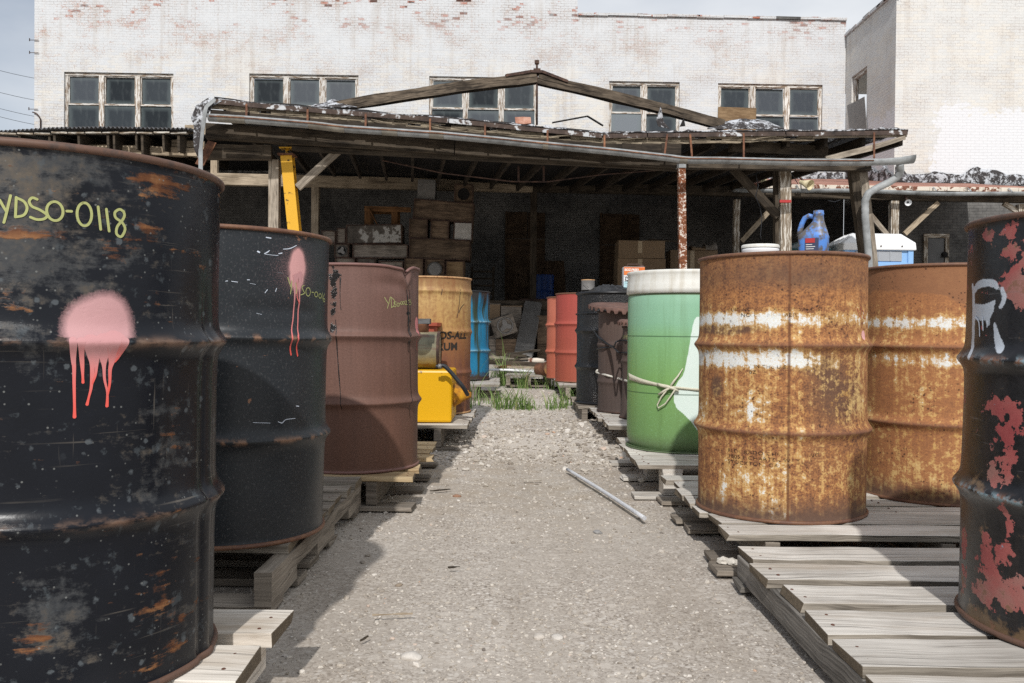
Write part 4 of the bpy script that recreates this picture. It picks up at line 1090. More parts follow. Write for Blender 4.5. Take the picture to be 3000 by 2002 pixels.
dB.strokes('scratch', M['spray_white'], c7, [
    [(455, 245, 5), (480, 232, 8), (495, 220, 4)], [(460, 248, 3), (520, 256, 3), (560, 258, 4)], [(600, 210, 5), (650, 205, 7), (700, 182, 6)], [(565, 245, 6), (590, 240, 8)],
    [(405, 228, 12), (417, 234, 12)], [(325, 445, 5), (342, 445, 5)], [(345, 472, 2), (390, 480, 2)], [(160, 455, 5), (175, 453, 5)], [(205, 456, 4), (250, 462, 4)],
    [(470, 120, 8), (505, 126, 8)], [(370, 1537, 4), (500, 1541, 3)], [(560, 1530, 4), (590, 1540, 6), (620, 1515, 5), (690, 1505, 4)], [(460, 545, 5), (478, 520, 5)], [(540, 535, 5), (548, 510, 5)], [(395, 700, 2), (435, 710, 2)], [(700, 1410, 6), (718, 1412, 6)]], off=0.0008, each=True)

# ---- maroon drum YDSO-0023 with a crushed rim
c8 = crop(940, 750, 2.6133)
dC = Drum('oil_drum', 'faded maroon oil drum with a crushed rim, black tar runs and YDSO-0023 on it', 'oil drum', -0.705, 3.794, 0.139, S['maroon'], M['rim_maroon'],
          seg=280, nz=170, wob=0.0022)
_t1 = dC.hit(940 + 660 / 2.6133, 750 + 180 / 2.6133)[0]
dC.rimdz = lambda th: -0.026 * bump1(_t1, 0.07)(th) - 0.010 * bump1(_t1 - 0.12, 0.25)(th) + 0.004 * bump1(_t1 + 0.25, 0.12)(th)
dC.dent = lambda th, z: (-0.020 * bump1(_t1 + 0.02, 0.09)(th) * sstep(0.80, 0.88, z) + 0.012 * bump1(_t1 - 0.02, 0.13)(th) * np.exp(-((z - 0.835) / 0.022) ** 2)
                         - 0.010 * bump1(_t1 - 0.32, 0.30)(th) * np.exp(-((z - 0.80) / 0.03) ** 2) - 0.008 * bump1(_t1 + 0.25, 0.14)(th) * sstep(0.62, 0.85, z) - 0.004 * bump1(_t1 - 0.5, 0.25)(th) * np.exp(-((z - 0.5) / 0.05) ** 2))
dC.build({'tar': dC.patches([(*c8(105, 150), 16, 26, 0.85, 3), (*c8(95, 230), 14, 26, 0.8, 3), (*c8(95, 370), 9, 50, 0.7, 3), (*c8(90, 570), 12, 16, 0.75, 3), (*c8(180, 55), 22, 4, 0.6, 3), (*c8(672, 460), 6, 90, 0.5, 3)]),
          'blob': dC.patches([(*c8(735, 525), 5, 20, 1.0, 4), (*c8(741, 580), 4, 6, 0.9, 4)])})
dC.strokes('chalk_lettering', M['chalk'], c8, [
    [(487, 318), (500, 342), (514, 364)], [(530, 316), (520, 360), (508, 402)], [(536, 314), (540, 398)], [(534, 316), (560, 340), (562, 372), (540, 398)],
    [(576, 354), (562, 352), (558, 364), (574, 374), (570, 390), (556, 388)], ell(590, 374, 9, 13, -100, 262, 10), [(601, 366), (606, 364)], ell(616, 362, 7, 12, -100, 262, 10), ell(632, 360, 7, 11, -100, 262, 10),
    [(642, 348), (654, 346), (655, 358), (645, 374), (662, 372)], [(668, 342), (684, 336), (684, 348), (674, 354), (689, 356), (687, 372), (675, 376)]], 4.5)
dC.strokes('tar_run', M['tar_run'], c8, [
    [(150, 170, 12), (147, 260, 6), (149, 370, 4), (155, 412, 6)], [(112, 490, 5), (116, 600, 7), (124, 700, 9), (130, 790, 6), (140, 930, 9), (146, 1000, 6), (150, 1115, 4), (162, 1175, 4)],
    [(652, 185, 3), (656, 270, 6), (664, 400, 7), (670, 520, 9), (680, 600, 12), (668, 740, 4)], [(676, 260, 6), (682, 380, 8), (684, 500, 6), (690, 600, 9), (682, 760, 6), (684, 940, 5), (690, 1040, 5), (700, 1095, 6), (688, 1130, 4), (684, 1245, 4)], [(662, 300, 8), (668, 420, 10), (664, 540, 6)]], each=True)
dC.strokes('paint_drips', M['pink'], c8, [[(738, 560, 16), (743, 590, 6), (738, 640, 4), (736, 728, 4)]])

# ---- yellow and brown drum OS-ALL / RUM
dT = Drum('oil_drum', 'sun bleached yellow to brown drum lettered OS-ALL RUM behind the yellow tank', 'oil drum', -0.573, 5.92, 0.175, S['tan'], M['rim_tan'], H=0.93, seg=150, nz=110,
          hoops=(0.30, 0.60, 0.895), hoop_amp=0.010, wob=0.002)
dT.build()
c6 = crop(600, 450, 2.4125)
dT.text('lettering', 'OS-ALL', *c6(1648, 1312), 0.051, M['ink'], slope=0.02, bold=0.0026, width=1.05)
dT.text('lettering', 'RUM', *c6(1640, 1392), 0.051, M['ink'], slope=0.02, bold=0.0026, width=1.05)
dT.strokes('scratch', M['rust_dark'], c6, [[(1805, 960, 4), (1800, 1040, 5), (1790, 1120, 5), (1782, 1160, 4)], [(1832, 1065, 4), (1810, 1090, 7), (1795, 1125, 6)], [(1678, 960, 5), (1670, 1000, 5)]], each=True)
# ---- blue drum
dU = Drum('oil_drum', 'bright blue oil drum streaked with dark green tar runs', 'oil drum', -0.51, 8.5, 0.255, S['blue'], M['rim_dark'], H=0.88, seg=120, nz=90, wob=0.002)
_tu = dU.hit(1430, 890)[0]
dU.dent = lambda th, z: -0.03 * bump1(_tu - 0.3, 0.28)(th) * np.exp(-((z - 0.68) / 0.10) ** 2)
dU.build()

# ---- right: black flaking off red, white R
e4 = crop(2500, 600, 2.24); e2 = crop(2000, 1300, 2.234)
dE = Drum('oil_drum', 'black oil drum flaking to red paint with a white R sprayed on it', 'oil drum', 1.290, 1.826, 0.111, S['redblack'], M['rim_rust'], tilt=(0.009, -0.005), seg=380, nz=210, wob=0.002)
dE.dent = lambda th, z: -0.004 * np.exp(-((z - 0.62) / 0.1) ** 2) * bump1(-1.0, 0.12)(th)
dE.build({'red': dE.patches([(*e4(880, 200), 30, 16, 1.0), (*e4(1050, 180), 40, 40, 0.9), (*e4(1000, 290), 30, 30, 0.8), (*e4(1080, 400), 40, 60, 1.0), (*e4(1060, 540), 50, 30, 0.9), (*e4(1100, 650), 20, 16, 0.8), (*e4(900, 1330), 22, 34, 0.9), (*e4(1020, 1340), 40, 40, 1.2), (*e4(1090, 1420), 30, 30, 0.8), (*e4(960, 1500), 20, 30, 0.9),
                             (*e4(820, 1490), 16, 10, 0.7), (*e2(2130, 90), 26, 40, 0.8), (*e2(2140, 250), 34, 28, 1.0), (*e2(2020, 210), 14, 24, 0.7), (*e2(1845, 650), 16, 36, 1.0), (*e2(1880, 880), 26, 44, 1.0), (*e2(2050, 760), 36, 60, 1.0), (*e2(2120, 1010), 60, 44, 1.0), (*e2(2000, 950), 20, 60, 0.8), (*e2(2200, 950), 30, 40, 1.0), (*e2(1990, 650), 22, 30, 1.0)]),
          'white': dE.strokemask(e4, [[(782, 530, 9), (788, 570, 23), (790, 680, 28), (788, 800, 23), (784, 900, 20), (774, 960, 13), (757, 1006, 4)],
            [(796, 560, 23), (816, 530, 29), (850, 515, 29), (890, 510, 28), (930, 522, 25), (944, 545, 10)], [(975, 555, 9), (992, 600, 13), (984, 640, 10), (964, 672, 4)],
            [(806, 680, 38), (850, 690, 46), (900, 672, 38), (922, 640, 10)], [(806, 720, 35), (840, 730, 42), (885, 725, 38), (912, 690, 9)], [(878, 740, 32), (884, 780, 14)],
            [(928, 785, 4), (934, 830, 17), (946, 880, 35), (958, 920, 48), (966, 945, 38), (966, 966, 6)]], 0.007),
          'rust': dE.patches([(*e2(1850, 1060), 50, 50, 0.8), (*e2(1980, 1180), 60, 26, 0.9), (*e2(2150, 1230), 70, 30, 0.7), (*e4(725, 700), 16, 60, 0.5), (*e2(1900, 260), 60, 14, 0.8)])})
dE.strokes('paint_drips', M['spray_white'], e4, [[(806, 740, 20), (826, 770, 14), (832, 862, 10)], [(850, 745, 18), (854, 825, 9)], [(884, 770, 20), (880, 803, 8)]], off=0.0010)

# ---- right: rusty white-banded drum with stencilled text
a3 = crop(2000, 700, 2.6133)
dA = Drum('oil_drum', 'rusty orange oil drum with white paint bands and stencilled address lines', 'oil drum', 0.953, 2.991, 0.126, S['rusty'], M['rim_rust2'], tilt=(-0.003, 0.003), seg=320, nz=190, wob=0.0018)
_tA = dA.th_cam
def _bandA(T, Z):
    left = sstep(0.9, -0.6, T - _tA)
    b1 = np.exp(-(np.abs(Z - 0.662) / 0.026) ** 2.6) * (0.62 + 0.55 * left)
    b2 = np.exp(-(np.abs(Z - 0.528) / 0.034) ** 2.6) * (0.42 + 0.75 * left) * sstep(1.0, 0.2, T - _tA)
    low = 0.45 * np.exp(-((Z - 0.16) / 0.10) ** 2) * np.exp(-((T - _tA + 0.15) / 0.55) ** 2) + 0.30 * np.exp(-((Z - 0.36) / 0.06) ** 2) * sstep(0.5, -0.4, T - _tA)
    return b1 + b2 + low - 0.5 * sstep(0.705, 0.75, Z)
_pA = dA.patches([(*a3(680, 650), 12, 20, 0.5), (*a3(720, 890), 26, 24, 0.7), (*a3(890, 930), 30, 16, 0.8), (*a3(530, 1330), 24, 24, 0.5), (*a3(170, 420), 14, 40, 0.5), (*a3(700, 1530), 30, 16, 0.6), (*a3(240, 1250), 20, 40, 0.3), (*a3(1160, 950), 20, 16, 0.5), (*a3(650, 1240), 12, 40, 0.4), (*a3(300, 1900), 14, 60, 0.5), (*a3(700, 2150), 30, 40, 0.4)])
_dA = dA.patches([(*a3(300, 690), 90, 16, 1.0, 3), (*a3(260, 1130), 17, 34, 1.0, 3), (*a3(1180, 1180), 80, 110, 0.8), (*a3(1000, 960), 50, 24, 0.6), (*a3(800, 300), 250, 60, 0.35), (*a3(1000, 600), 90, 30, 0.2), (*a3(1000, 1800), 90, 90, 0.3)])
dA.build({'paint': lambda T, Z: _bandA(T, Z) + _pA(T, Z),
          'yel': lambda T, Z: 0.55 * np.exp(-((T - _tA - 0.95) / 0.3) ** 2) * sstep(0.75, 0.45, Z) + 0.62 * np.exp(-((Z - 0.17) / 0.12) ** 2) * np.exp(-((T - _tA + 0.1) / 0.9) ** 2) + 0.35 * np.exp(-((Z - 0.4) / 0.08) ** 2) - 1.5 * sstep(0.70, 0.76, Z),
          'dark': lambda T, Z: _dA(T, Z) + 0.75 * sstep(0.06, 0.01, Z + 0.0) + 0.35 * sstep(0.72, 0.80, Z),
          'blob': dA.patches([(*a3(1383, 738), 5, 13, 1.0, 4)])})
dA.text('lettering', 'LIQUID,NON HAZARDOUS,N.O.S.', *a3(310, 556), 0.0115, M['stencil'], width=1.25, spacing=1.12)
dA.text('lettering', 'NO I.D. NUMBER', *a3(445, 598), 0.0125, M['stencil'], width=1.25, spacing=1.12)
dA.text('lettering', 'TRANSPORT IN THE U.S.', *a3(296, 980), 0.0115, M['stencil'], width=1.2, spacing=1.12)
dA.text('lettering', 'NE FOR FBZ', *a3(330, 1024), 0.0115, M['stencil'], width=1.2, spacing=1.12)
dA.text('lettering', 'ELDORADO CHEM. CO, INC.', *e2(298, 52), 0.0120, M['stencil'], width=1.3, spacing=1.12)
dA.text('lettering', '1805 E CHARTER WAY', *e2(298, 88), 0.0120, M['stencil'], width=1.3, spacing=1.12)
dA.text('lettering', 'STOCKTON, CA. 95205', *e2(298, 124), 0.0120, M['stencil'], width=1.3, spacing=1.12)
dA.strokes('scrawl', M['red_paper'], a3, [[(1335, 530), (1345, 570), (1352, 600)], [(1362, 520), (1356, 575), (1362, 612)], [(1372, 545), (1385, 565), (1380, 600), (1395, 610)]], 4)

# ---- right: second rusty drum
dG = Drum('oil_drum', 'rusty orange drum with a brown weathered top, behind the black and red drum', 'oil drum', 1.665, 3.31, 0.121, S['rusty2'], M['rim_rust2'], seg=280, nz=170, wob=0.0018)
_tG = dG.th_cam
_pG = dG.patches([(*e4(640, 1030), 40, 22, 0.7), (*e4(380, 590), 60, 10, 0.15)])
dG.build({'paint': lambda T, Z: 0.95 * np.exp(-(np.abs(Z - 0.664) / 0.025) ** 2.6) + 0.55 * np.exp(-(np.abs(Z - 0.53) / 0.028) ** 2.4) + _pG(T, Z) - 0.6 * sstep(0.72, 0.78, Z),
          'yel': lambda T, Z: 0.15 + 0.3 * sstep(0.5, 0.2, Z) + 0.3 * sstep(0, 0.8, T - _tG) - 1.5 * sstep(0.72, 0.78, Z),
          'dark': lambda T, Z: 1.1 * sstep(0.775, 0.80, Z + 0.05 * (fbm(T * 4 + 9, Z * 9 + 3) - 0.5) + 0.06 * sstep(-0.2, 0.4, T - _tG)) + 0.6 * sstep(0.06, 0.01, Z)})

# ---- green plastic drum with white top ring
gF = crop(1750, 700, 2.6133)
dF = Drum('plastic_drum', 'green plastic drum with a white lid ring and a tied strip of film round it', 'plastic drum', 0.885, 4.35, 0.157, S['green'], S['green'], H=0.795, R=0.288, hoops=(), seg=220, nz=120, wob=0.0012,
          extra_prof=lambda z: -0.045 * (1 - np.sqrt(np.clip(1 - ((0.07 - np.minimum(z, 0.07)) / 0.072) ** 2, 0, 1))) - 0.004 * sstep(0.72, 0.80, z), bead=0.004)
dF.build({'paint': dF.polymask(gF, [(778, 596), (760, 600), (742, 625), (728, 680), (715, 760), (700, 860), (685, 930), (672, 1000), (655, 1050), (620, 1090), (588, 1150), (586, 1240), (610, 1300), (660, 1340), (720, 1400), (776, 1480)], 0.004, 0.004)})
# lid ring: hangs over the wall of the drum
b = MB()
pr = [(0.286, 0.776), (0.2955, 0.778), (0.2960, 0.80), (0.2935, 0.83), (0.2895, 0.862), (0.293, 0.874), (0.2965, 0.884), (0.292, 0.890), (0.28, 0.888), (0.272, 0.87), (0.001, 0.868)]
b.lathe(pr, 96)
b.build('lid_ring', S['lid'], dF.root)
# strip of film with a knot and loop
b = MB()
ths = np.linspace(-math.pi, math.pi, 97)
def strip(z0, z1, hw, off, t0=-math.pi, t1=math.pi, n=110):
    tt = np.linspace(t0, t1, n); rows = [[], []]
    for i, t in enumerate(tt):
        f = (t - t0) / (t1 - t0)
        zc_ = z0 + (z1 - z0) * f
        h_ = hw * (0.7 + 0.6 * vnoise(t * 6 + 3, 0.3)) if not callable(hw) else hw(f)
        o_ = off + 0.004 * vnoise(t * 9, 4.1)
        for k_, sg in enumerate((-1, 1)):
            rows[k_].append(Vector(dF.pos(np.array(t), np.array(zc_ + sg * h_), o_ + (0.003 if sg > 0 else 0))))
    b.grid(rows, smooth=True, uvf=lambda i, j: (j * 0.02, i * 0.03))
tk, zk = dF.hit(*gF(560, 1135))
tl, zl = dF.hit(*gF(250, 1050))
strip(zl, zk, lambda f: 0.012 * (1 - f) + 0.005, 0.003, tl, tk, 40)
tr_ = tk + 1.3
strip(zk, zk - 0.03, lambda f: 0.0065, 0.003, tk, tr_, 40)
kp = lambda x, y, o=0.012: Vector(dF.pos(*[np.array(v) for v in dF.hit(*gF(x, y))], o))
b.tube([kp(470, 1110), kp(500, 1122, .016), kp(540, 1130, .02), kp(580, 1142, .02), kp(625, 1165, .014)], [0.006, 0.008, 0.009, 0.008, 0.004], 8)
b.tube([kp(565, 1130, .02), kp(590, 1090, .018), (kp(620, 1050, .014)), kp(655, 992, .010)], [0.005, 0.005, 0.004, 0.0015], 7)
b.tube([kp(585, 1150, .02), kp(600, 1190 - 40, .02), kp(570, 1200, .02), kp(530, 1260, .018), kp(478, 1295, .016), kp(470, 1270, .016), kp(500, 1210, .018), kp(545, 1150, .02)], [0.004, 0.004, 0.0035, 0.003, 0.003, 0.003, 0.0035, 0.004], 7)
b.tube([kp(480, 1190, .016), kp(520, 1165, .02), kp(560, 1140, .022)], [0.005, 0.006, 0.006], 7)
film = plain('cloudy_plastic_film', c(196, 192, 172), 0.4, var=0.14, scale=30, bump=0.3)
tag(b.build('film_strip', film, dF.root, solid=0.0008), 'strip of cloudy film tied in a knot')
M['film'] = film

# ---- coral, red and tar drums in the back of the right row
dR = Drum('oil_drum', 'red oil drum with rusty foot, next to the tar black drum', 'oil drum', 0.72, 8.5, 0.243, S['red'], M['rim_rust2'], seg=110, nz=90, wob=0.002).build()
dO = Drum('oil_drum', 'coral orange oil drum tucked behind the red one', 'oil drum', 0.66, 9.2, 0.235, S['coral'], M['rim_rust2'], seg=110, nz=90, wob=0.0025)
dO.dent = lambda th, z: -0.012 * bump1(-0.9, 0.25)(th) * sstep(0.62, 0.8, z)
dO.build()
dK = Drum('oil_drum', 'glossy tar coated black drum heaped with hardened tar', 'oil drum', 0.80, 6.76, 0.175, S['tarry'], S['tarry'], seg=150, nz=120, wob=0.002, H=0.88, bead=0.011).build()
# heap of set tar on the drum
tt = np.linspace(0, 2 * math.pi, 41); P = []
for r_ in np.linspace(0.0, 0.275, 15):
    row = []
    for t in tt:
        x_, y_ = r_ * math.sin(t), -r_ * math.cos(t)
        h_ = 0.868 + 0.075 * (1 - (r_ / 0.29) ** 2) * (0.5 + fbm(x_ * 14 + 4, y_ * 14 + 4)) + 0.02 * (vnoise(x_ * 70 + 9, y_ * 70 + 9) - 0.5)
        row.append((x_, y_, float(h_)))
    P.append(row)
b = MB(); b.grid(P, uvf=lambda i, j: (P[i][j][0], P[i][j][1])); b.build('tar_heap', S['tarry'], dK.root)
b = MB()
b.tube([Vector((0.291 * math.sin(t), -0.291 * math.cos(t), 0.70 + 0.012 * math.sin(t + 2.2))) for t in np.linspace(0, 2 * math.pi, 60)], 0.0045, 6)
b.build('tie_rope', M['cable'], dK.root)
b = MB(); t0, z0 = dK.hit(1640 + 715 / 3.645, 830 + 285 / 3.645)
P = []
for i in range(9):
    row = []
    for j in range(9):
        u, v = (i / 8 - 0.5) * 2, (j / 8 - 0.5) * 2
        k_ = math.sqrt(max(1 - 0.5 * v * v, 0.1)); k2 = math.sqrt(max(1 - 0.5 * u * u, 0.1))
        row.append(Vector(dK.pos(np.array(t0 + u * k_ * 0.13), np.array(z0 + v * k2 * 0.055), 0.0015)))
    P.append(row)
b.grid(P); tag(b.build('paint_spot', M['rust'], dK.root), 'orange paint spot')
# far blue plastic drum on the dock
# ------------------------------------------------------------------ the yard
def axis(lo, hi, step, far, n):
    mid = np.arange(lo, hi + 1e-6, step)
    out = np.geomspace(1.0, far, n)
    return np.concatenate([(lo - out)[::-1], mid, hi + out])
gxs, gys = axis(-3.2, 3.4, 0.045, 400, 12), axis(0.9, 10.0, 0.045, 400, 12)
GX, GY = np.meshgrid(gxs, gys)
def ground_z(X, Y):
    X = np.asarray(X, float); Y = np.asarray(Y, float)
    base = 0.035 * sstep(4.6, 5.6, Y) + 0.075 * sstep(5.6, 8.2, Y) + 0.09 * sstep(8.5, 15, Y)
    lane = np.exp(-((X - 0.05) / 0.75) ** 2)
    nz_ = 0.022 * (fbm(X * 1.3 + 20, Y * 1.3 + 20, 0, 3) - 0.5) + 0.010 * (fbm(X * 6 + 20, Y * 6 + 20, 2, 3) - 0.5)
    heap = 0.035 * np.exp(-((X - 0.25) / 0.45) ** 2 - ((Y - 5.6) / 0.7) ** 2)
    m = (np.abs(X) < 4) & (Y > 0) & (Y < 11)
    return base + np.where(m, nz_ * (0.5 + 0.5 * lane) + heap - 0.006, 0.0)
GZ = ground_z(GX, GY)
n_, m_ = GX.shape; ix = np.arange(n_ * m_).reshape(n_, m_)
gro = np_mesh('ground', np.stack([GX, GY, GZ], -1).reshape(-1, 3), np.stack([ix[:-1, :-1], ix[:-1, 1:], ix[1:, 1:], ix[1:, :-1]], -1).reshape(-1, 4), M['ground'],
              np.stack([GX, GY], -1).reshape(-1, 2))
gro['kind'] = 'structure'; gro['label'] = 'pale gravel yard running back to the loading dock'

# loose stones
ph = (1 + 5 ** 0.5) / 2
ICO = np.array([(-1, ph, 0), (1, ph, 0), (-1, -ph, 0), (1, -ph, 0), (0, -1, ph), (0, 1, ph), (0, -1, -ph), (0, 1, -ph), (ph, 0, -1), (ph, 0, 1), (-ph, 0, -1), (-ph, 0, 1)]) / 1.902
ICF = np.array([(0, 11, 5), (0, 5, 1), (0, 1, 7), (0, 7, 10), (0, 10, 11), (1, 5, 9), (5, 11, 4), (11, 10, 2), (10, 7, 6), (7, 1, 8), (3, 9, 4), (3, 4, 2), (3, 2, 6), (3, 6, 8), (3, 8, 9), (4, 9, 5), (2, 4, 11), (6, 2, 10), (8, 6, 7), (9, 8, 1)])
rs = np.random.RandomState(3)
def stones(n, sx, sy, size, seed, sink=0.3):
    rs = np.random.RandomState(seed)
    x, y = sx(rs, n), sy(rs, n)
    sz = size(rs, n)
    sc = np.stack([sz * rs.uniform(0.7, 1.3, n), sz * rs.uniform(0.7, 1.3, n), sz * rs.uniform(0.4, 0.8, n)], -1) / 2
    V = ICO[None] * (1 + rs.uniform(-0.28, 0.28, (n, 12, 1))) * sc[:, None, :]
    a = rs.uniform(0, 6.283, n); ca, sa = np.cos(a)[:, None], np.sin(a)[:, None]
    tl = rs.uniform(-0.5, 0.5, n)[:, None]
    X, Y, Z = V[..., 0], V[..., 1], V[..., 2]
    X, Z = X * np.cos(tl) + Z * np.sin(tl), -X * np.sin(tl) + Z * np.cos(tl)
    X, Y = X * ca - Y * sa, X * sa + Y * ca
    z0 = ground_z(x, y)
    P = np.stack([X + x[:, None], Y + y[:, None], Z + (z0 + sc[:, 2] * (1 - 2 * sink))[:, None]], -1)
    F = ICF[None] + (np.arange(n) * 12)[:, None, None]
    tone = np.repeat(rs.beta(2.2, 1.6, n), 12)
    return P.reshape(-1, 3), F.reshape(-1, 3), tone
parts = []
lane_x = lambda rs, n: np.clip(rs.normal(0.02, 0.55, n), -1.4, 1.6)
parts.append(stones(9000, lambda r, n: r.uniform(-0.95, 0.95, n), lambda r, n: 1.55 + 3.4 * r.rand(n) ** 1.5, lambda r, n: 0.0035 + 0.006 * r.rand(n) ** 2.5, 11, 0.42))
parts.append(stones(620, lambda r, n: r.uniform(-0.9, 0.9, n), lambda r, n: 1.6 + 3.6 * r.rand(n), lambda r, n: 0.009 + 0.014 * r.rand(n) ** 2.5, 12, 0.42))
parts.append(stones(2600, lambda r, n: r.uniform(-0.95, 0.95, n), lambda r, n: 3.0 + 2.2 * r.rand(n), lambda r, n: 0.006 + 0.012 * r.rand(n) ** 2.2, 17, 0.4))
parts.append(stones(1500, lambda r, n: r.normal(0.1, 0.35, n), lambda r, n: r.normal(2.0, 0.25, n), lambda r, n: 0.004 + 0.008 * r.rand(n) ** 2, 15, 0.4))
parts.append(stones(9000, lambda r, n: r.uniform(-1.3, 1.25, n), lambda r, n: 4.7 + 4.3 * r.rand(n) ** 1.2, lambda r, n: 0.008 + 0.020 * r.rand(n) ** 2.0, 13))
parts.append(stones(420, lambda r, n: r.normal(0.52, 0.14, n), lambda r, n: r.normal(5.5, 0.55, n), lambda r, n: 0.014 + 0.030 * r.rand(n) ** 1.8, 14))
parts.append(stones(180, lambda r, n: r.normal(-0.2, 0.12, n), lambda r, n: r.normal(5.2, 0.4, n), lambda r, n: 0.015 + 0.03 * r.rand(n) ** 1.6, 16))
Vs, Fs, Ts, o_ = [], [], [], 0
for V, F, T in parts:
    Vs.append(V); Fs.append(F + o_); Ts.append(T); o_ += len(V)
gv = np_mesh('gravel', np.concatenate(Vs), np.concatenate(Fs), M['stone'], None, None, False, {'tone': np.concatenate(Ts)})
gv['kind'] = 'stuff'; gv['label'] = 'loose pale gravel scattered over the yard'

# grass
def grass(tufts, seed=5):
    r = random.Random(seed); V, F, T = [], [], []
    for (x, y, n, h, sp) in tufts:
        for _ in range(n):
            a = r.uniform(0, 6.283); d = sp * math.sqrt(r.random()); bx, by = x + d * math.cos(a), y + d * math.sin(a)
            bz = float(ground_z(bx, by)) - 0.004
            L_ = h * r.uniform(0.55, 1.35); w_ = r.uniform(0.0022, 0.0048); la = r.uniform(0, 6.283); lean = r.uniform(0.1, 0.75); cv = r.uniform(0.4, 2.2)
            tone = min(1, max(0, r.gauss(0.45, 0.22))); sg = 7
            side = Vector((math.cos(la + 1.57), math.sin(la + 1.57), 0)); b0 = len(V)
            p = Vector((bx, by, bz)); ang = lean * 0.6
            for i in range(sg + 1):
                t = i / sg; ww = w_ * (1 - t ** 2.2) + 0.0003
                V.append(p - side * ww); V.append(p + side * ww); T += [tone + 0.2 * t] * 2
                ang += cv * 1.4 / sg * t * 1.6
                p = p + Vector((math.sin(ang) * math.cos(la), math.sin(ang) * math.sin(la), math.cos(ang))) * (L_ / sg)
            for i in range(sg): F.append((b0 + 2 * i, b0 + 2 * i + 1, b0 + 2 * i + 3, b0 + 2 * i + 2))
    o = np_mesh('grass', np.array([tuple(v) for v in V]), np.array(F), M['grass'], None, None, True, {'tone': np.clip(T, 0, 1)})
    o['kind'] = 'stuff'; o['label'] = 'green grass tufts growing through the gravel'
g8 = crop(1360, 950, 4.7)
tf = []
for (x, y, n, h, sp) in [(520, 1170, 40, .17, .07), (450, 1150, 22, .15, .06), (600, 1140, 20, .15, .06), (735, 1178, 34, .16, .06), (810, 1165, 18, .13, .07), (790, 1165, 2, .24, .02), (890, 1180, 34, .10, .08), (1010, 1160, 5, .06, .06),
                         (1240, 1165, 30, .13, .07), (1330, 1150, 20, .18, .05), (1480, 1120, 18, .18, .05), (1390, 1160, 10, .10, .06), (85, 1195, 6, .38, .02), (40, 1170, 16, .16, .06), (140, 1125, 5, .28, .03), (330, 1090, 8, .14, .06), (230, 1120, 6, .12, .05),
                         (440, 850, 60, .22, .12), (530, 830, 60, .30, .07), (560, 860, 4, .56, .02), (500, 850, 3, .50, .03), (370, 800, 26, .20, .10), (800, 885, 44, .22, .07), (750, 860, 14, .24, .05), (1150, 900, 14, .16, .07), (1200, 880, 14, .22, .04), (1060, 860, 8, .16, .06), (620, 880, 8, .2, .05), (960, 900, 8, .14, .08)]:
    px, py = g8(x, y)
    z_ = 0.0
    for _ in range(6):
        p = atz(px, py, z_); z_ = float(ground_z(p.x, p.y))
    tf.append((p.x, p.y, n, h * 1.3, sp))
grass(tf)

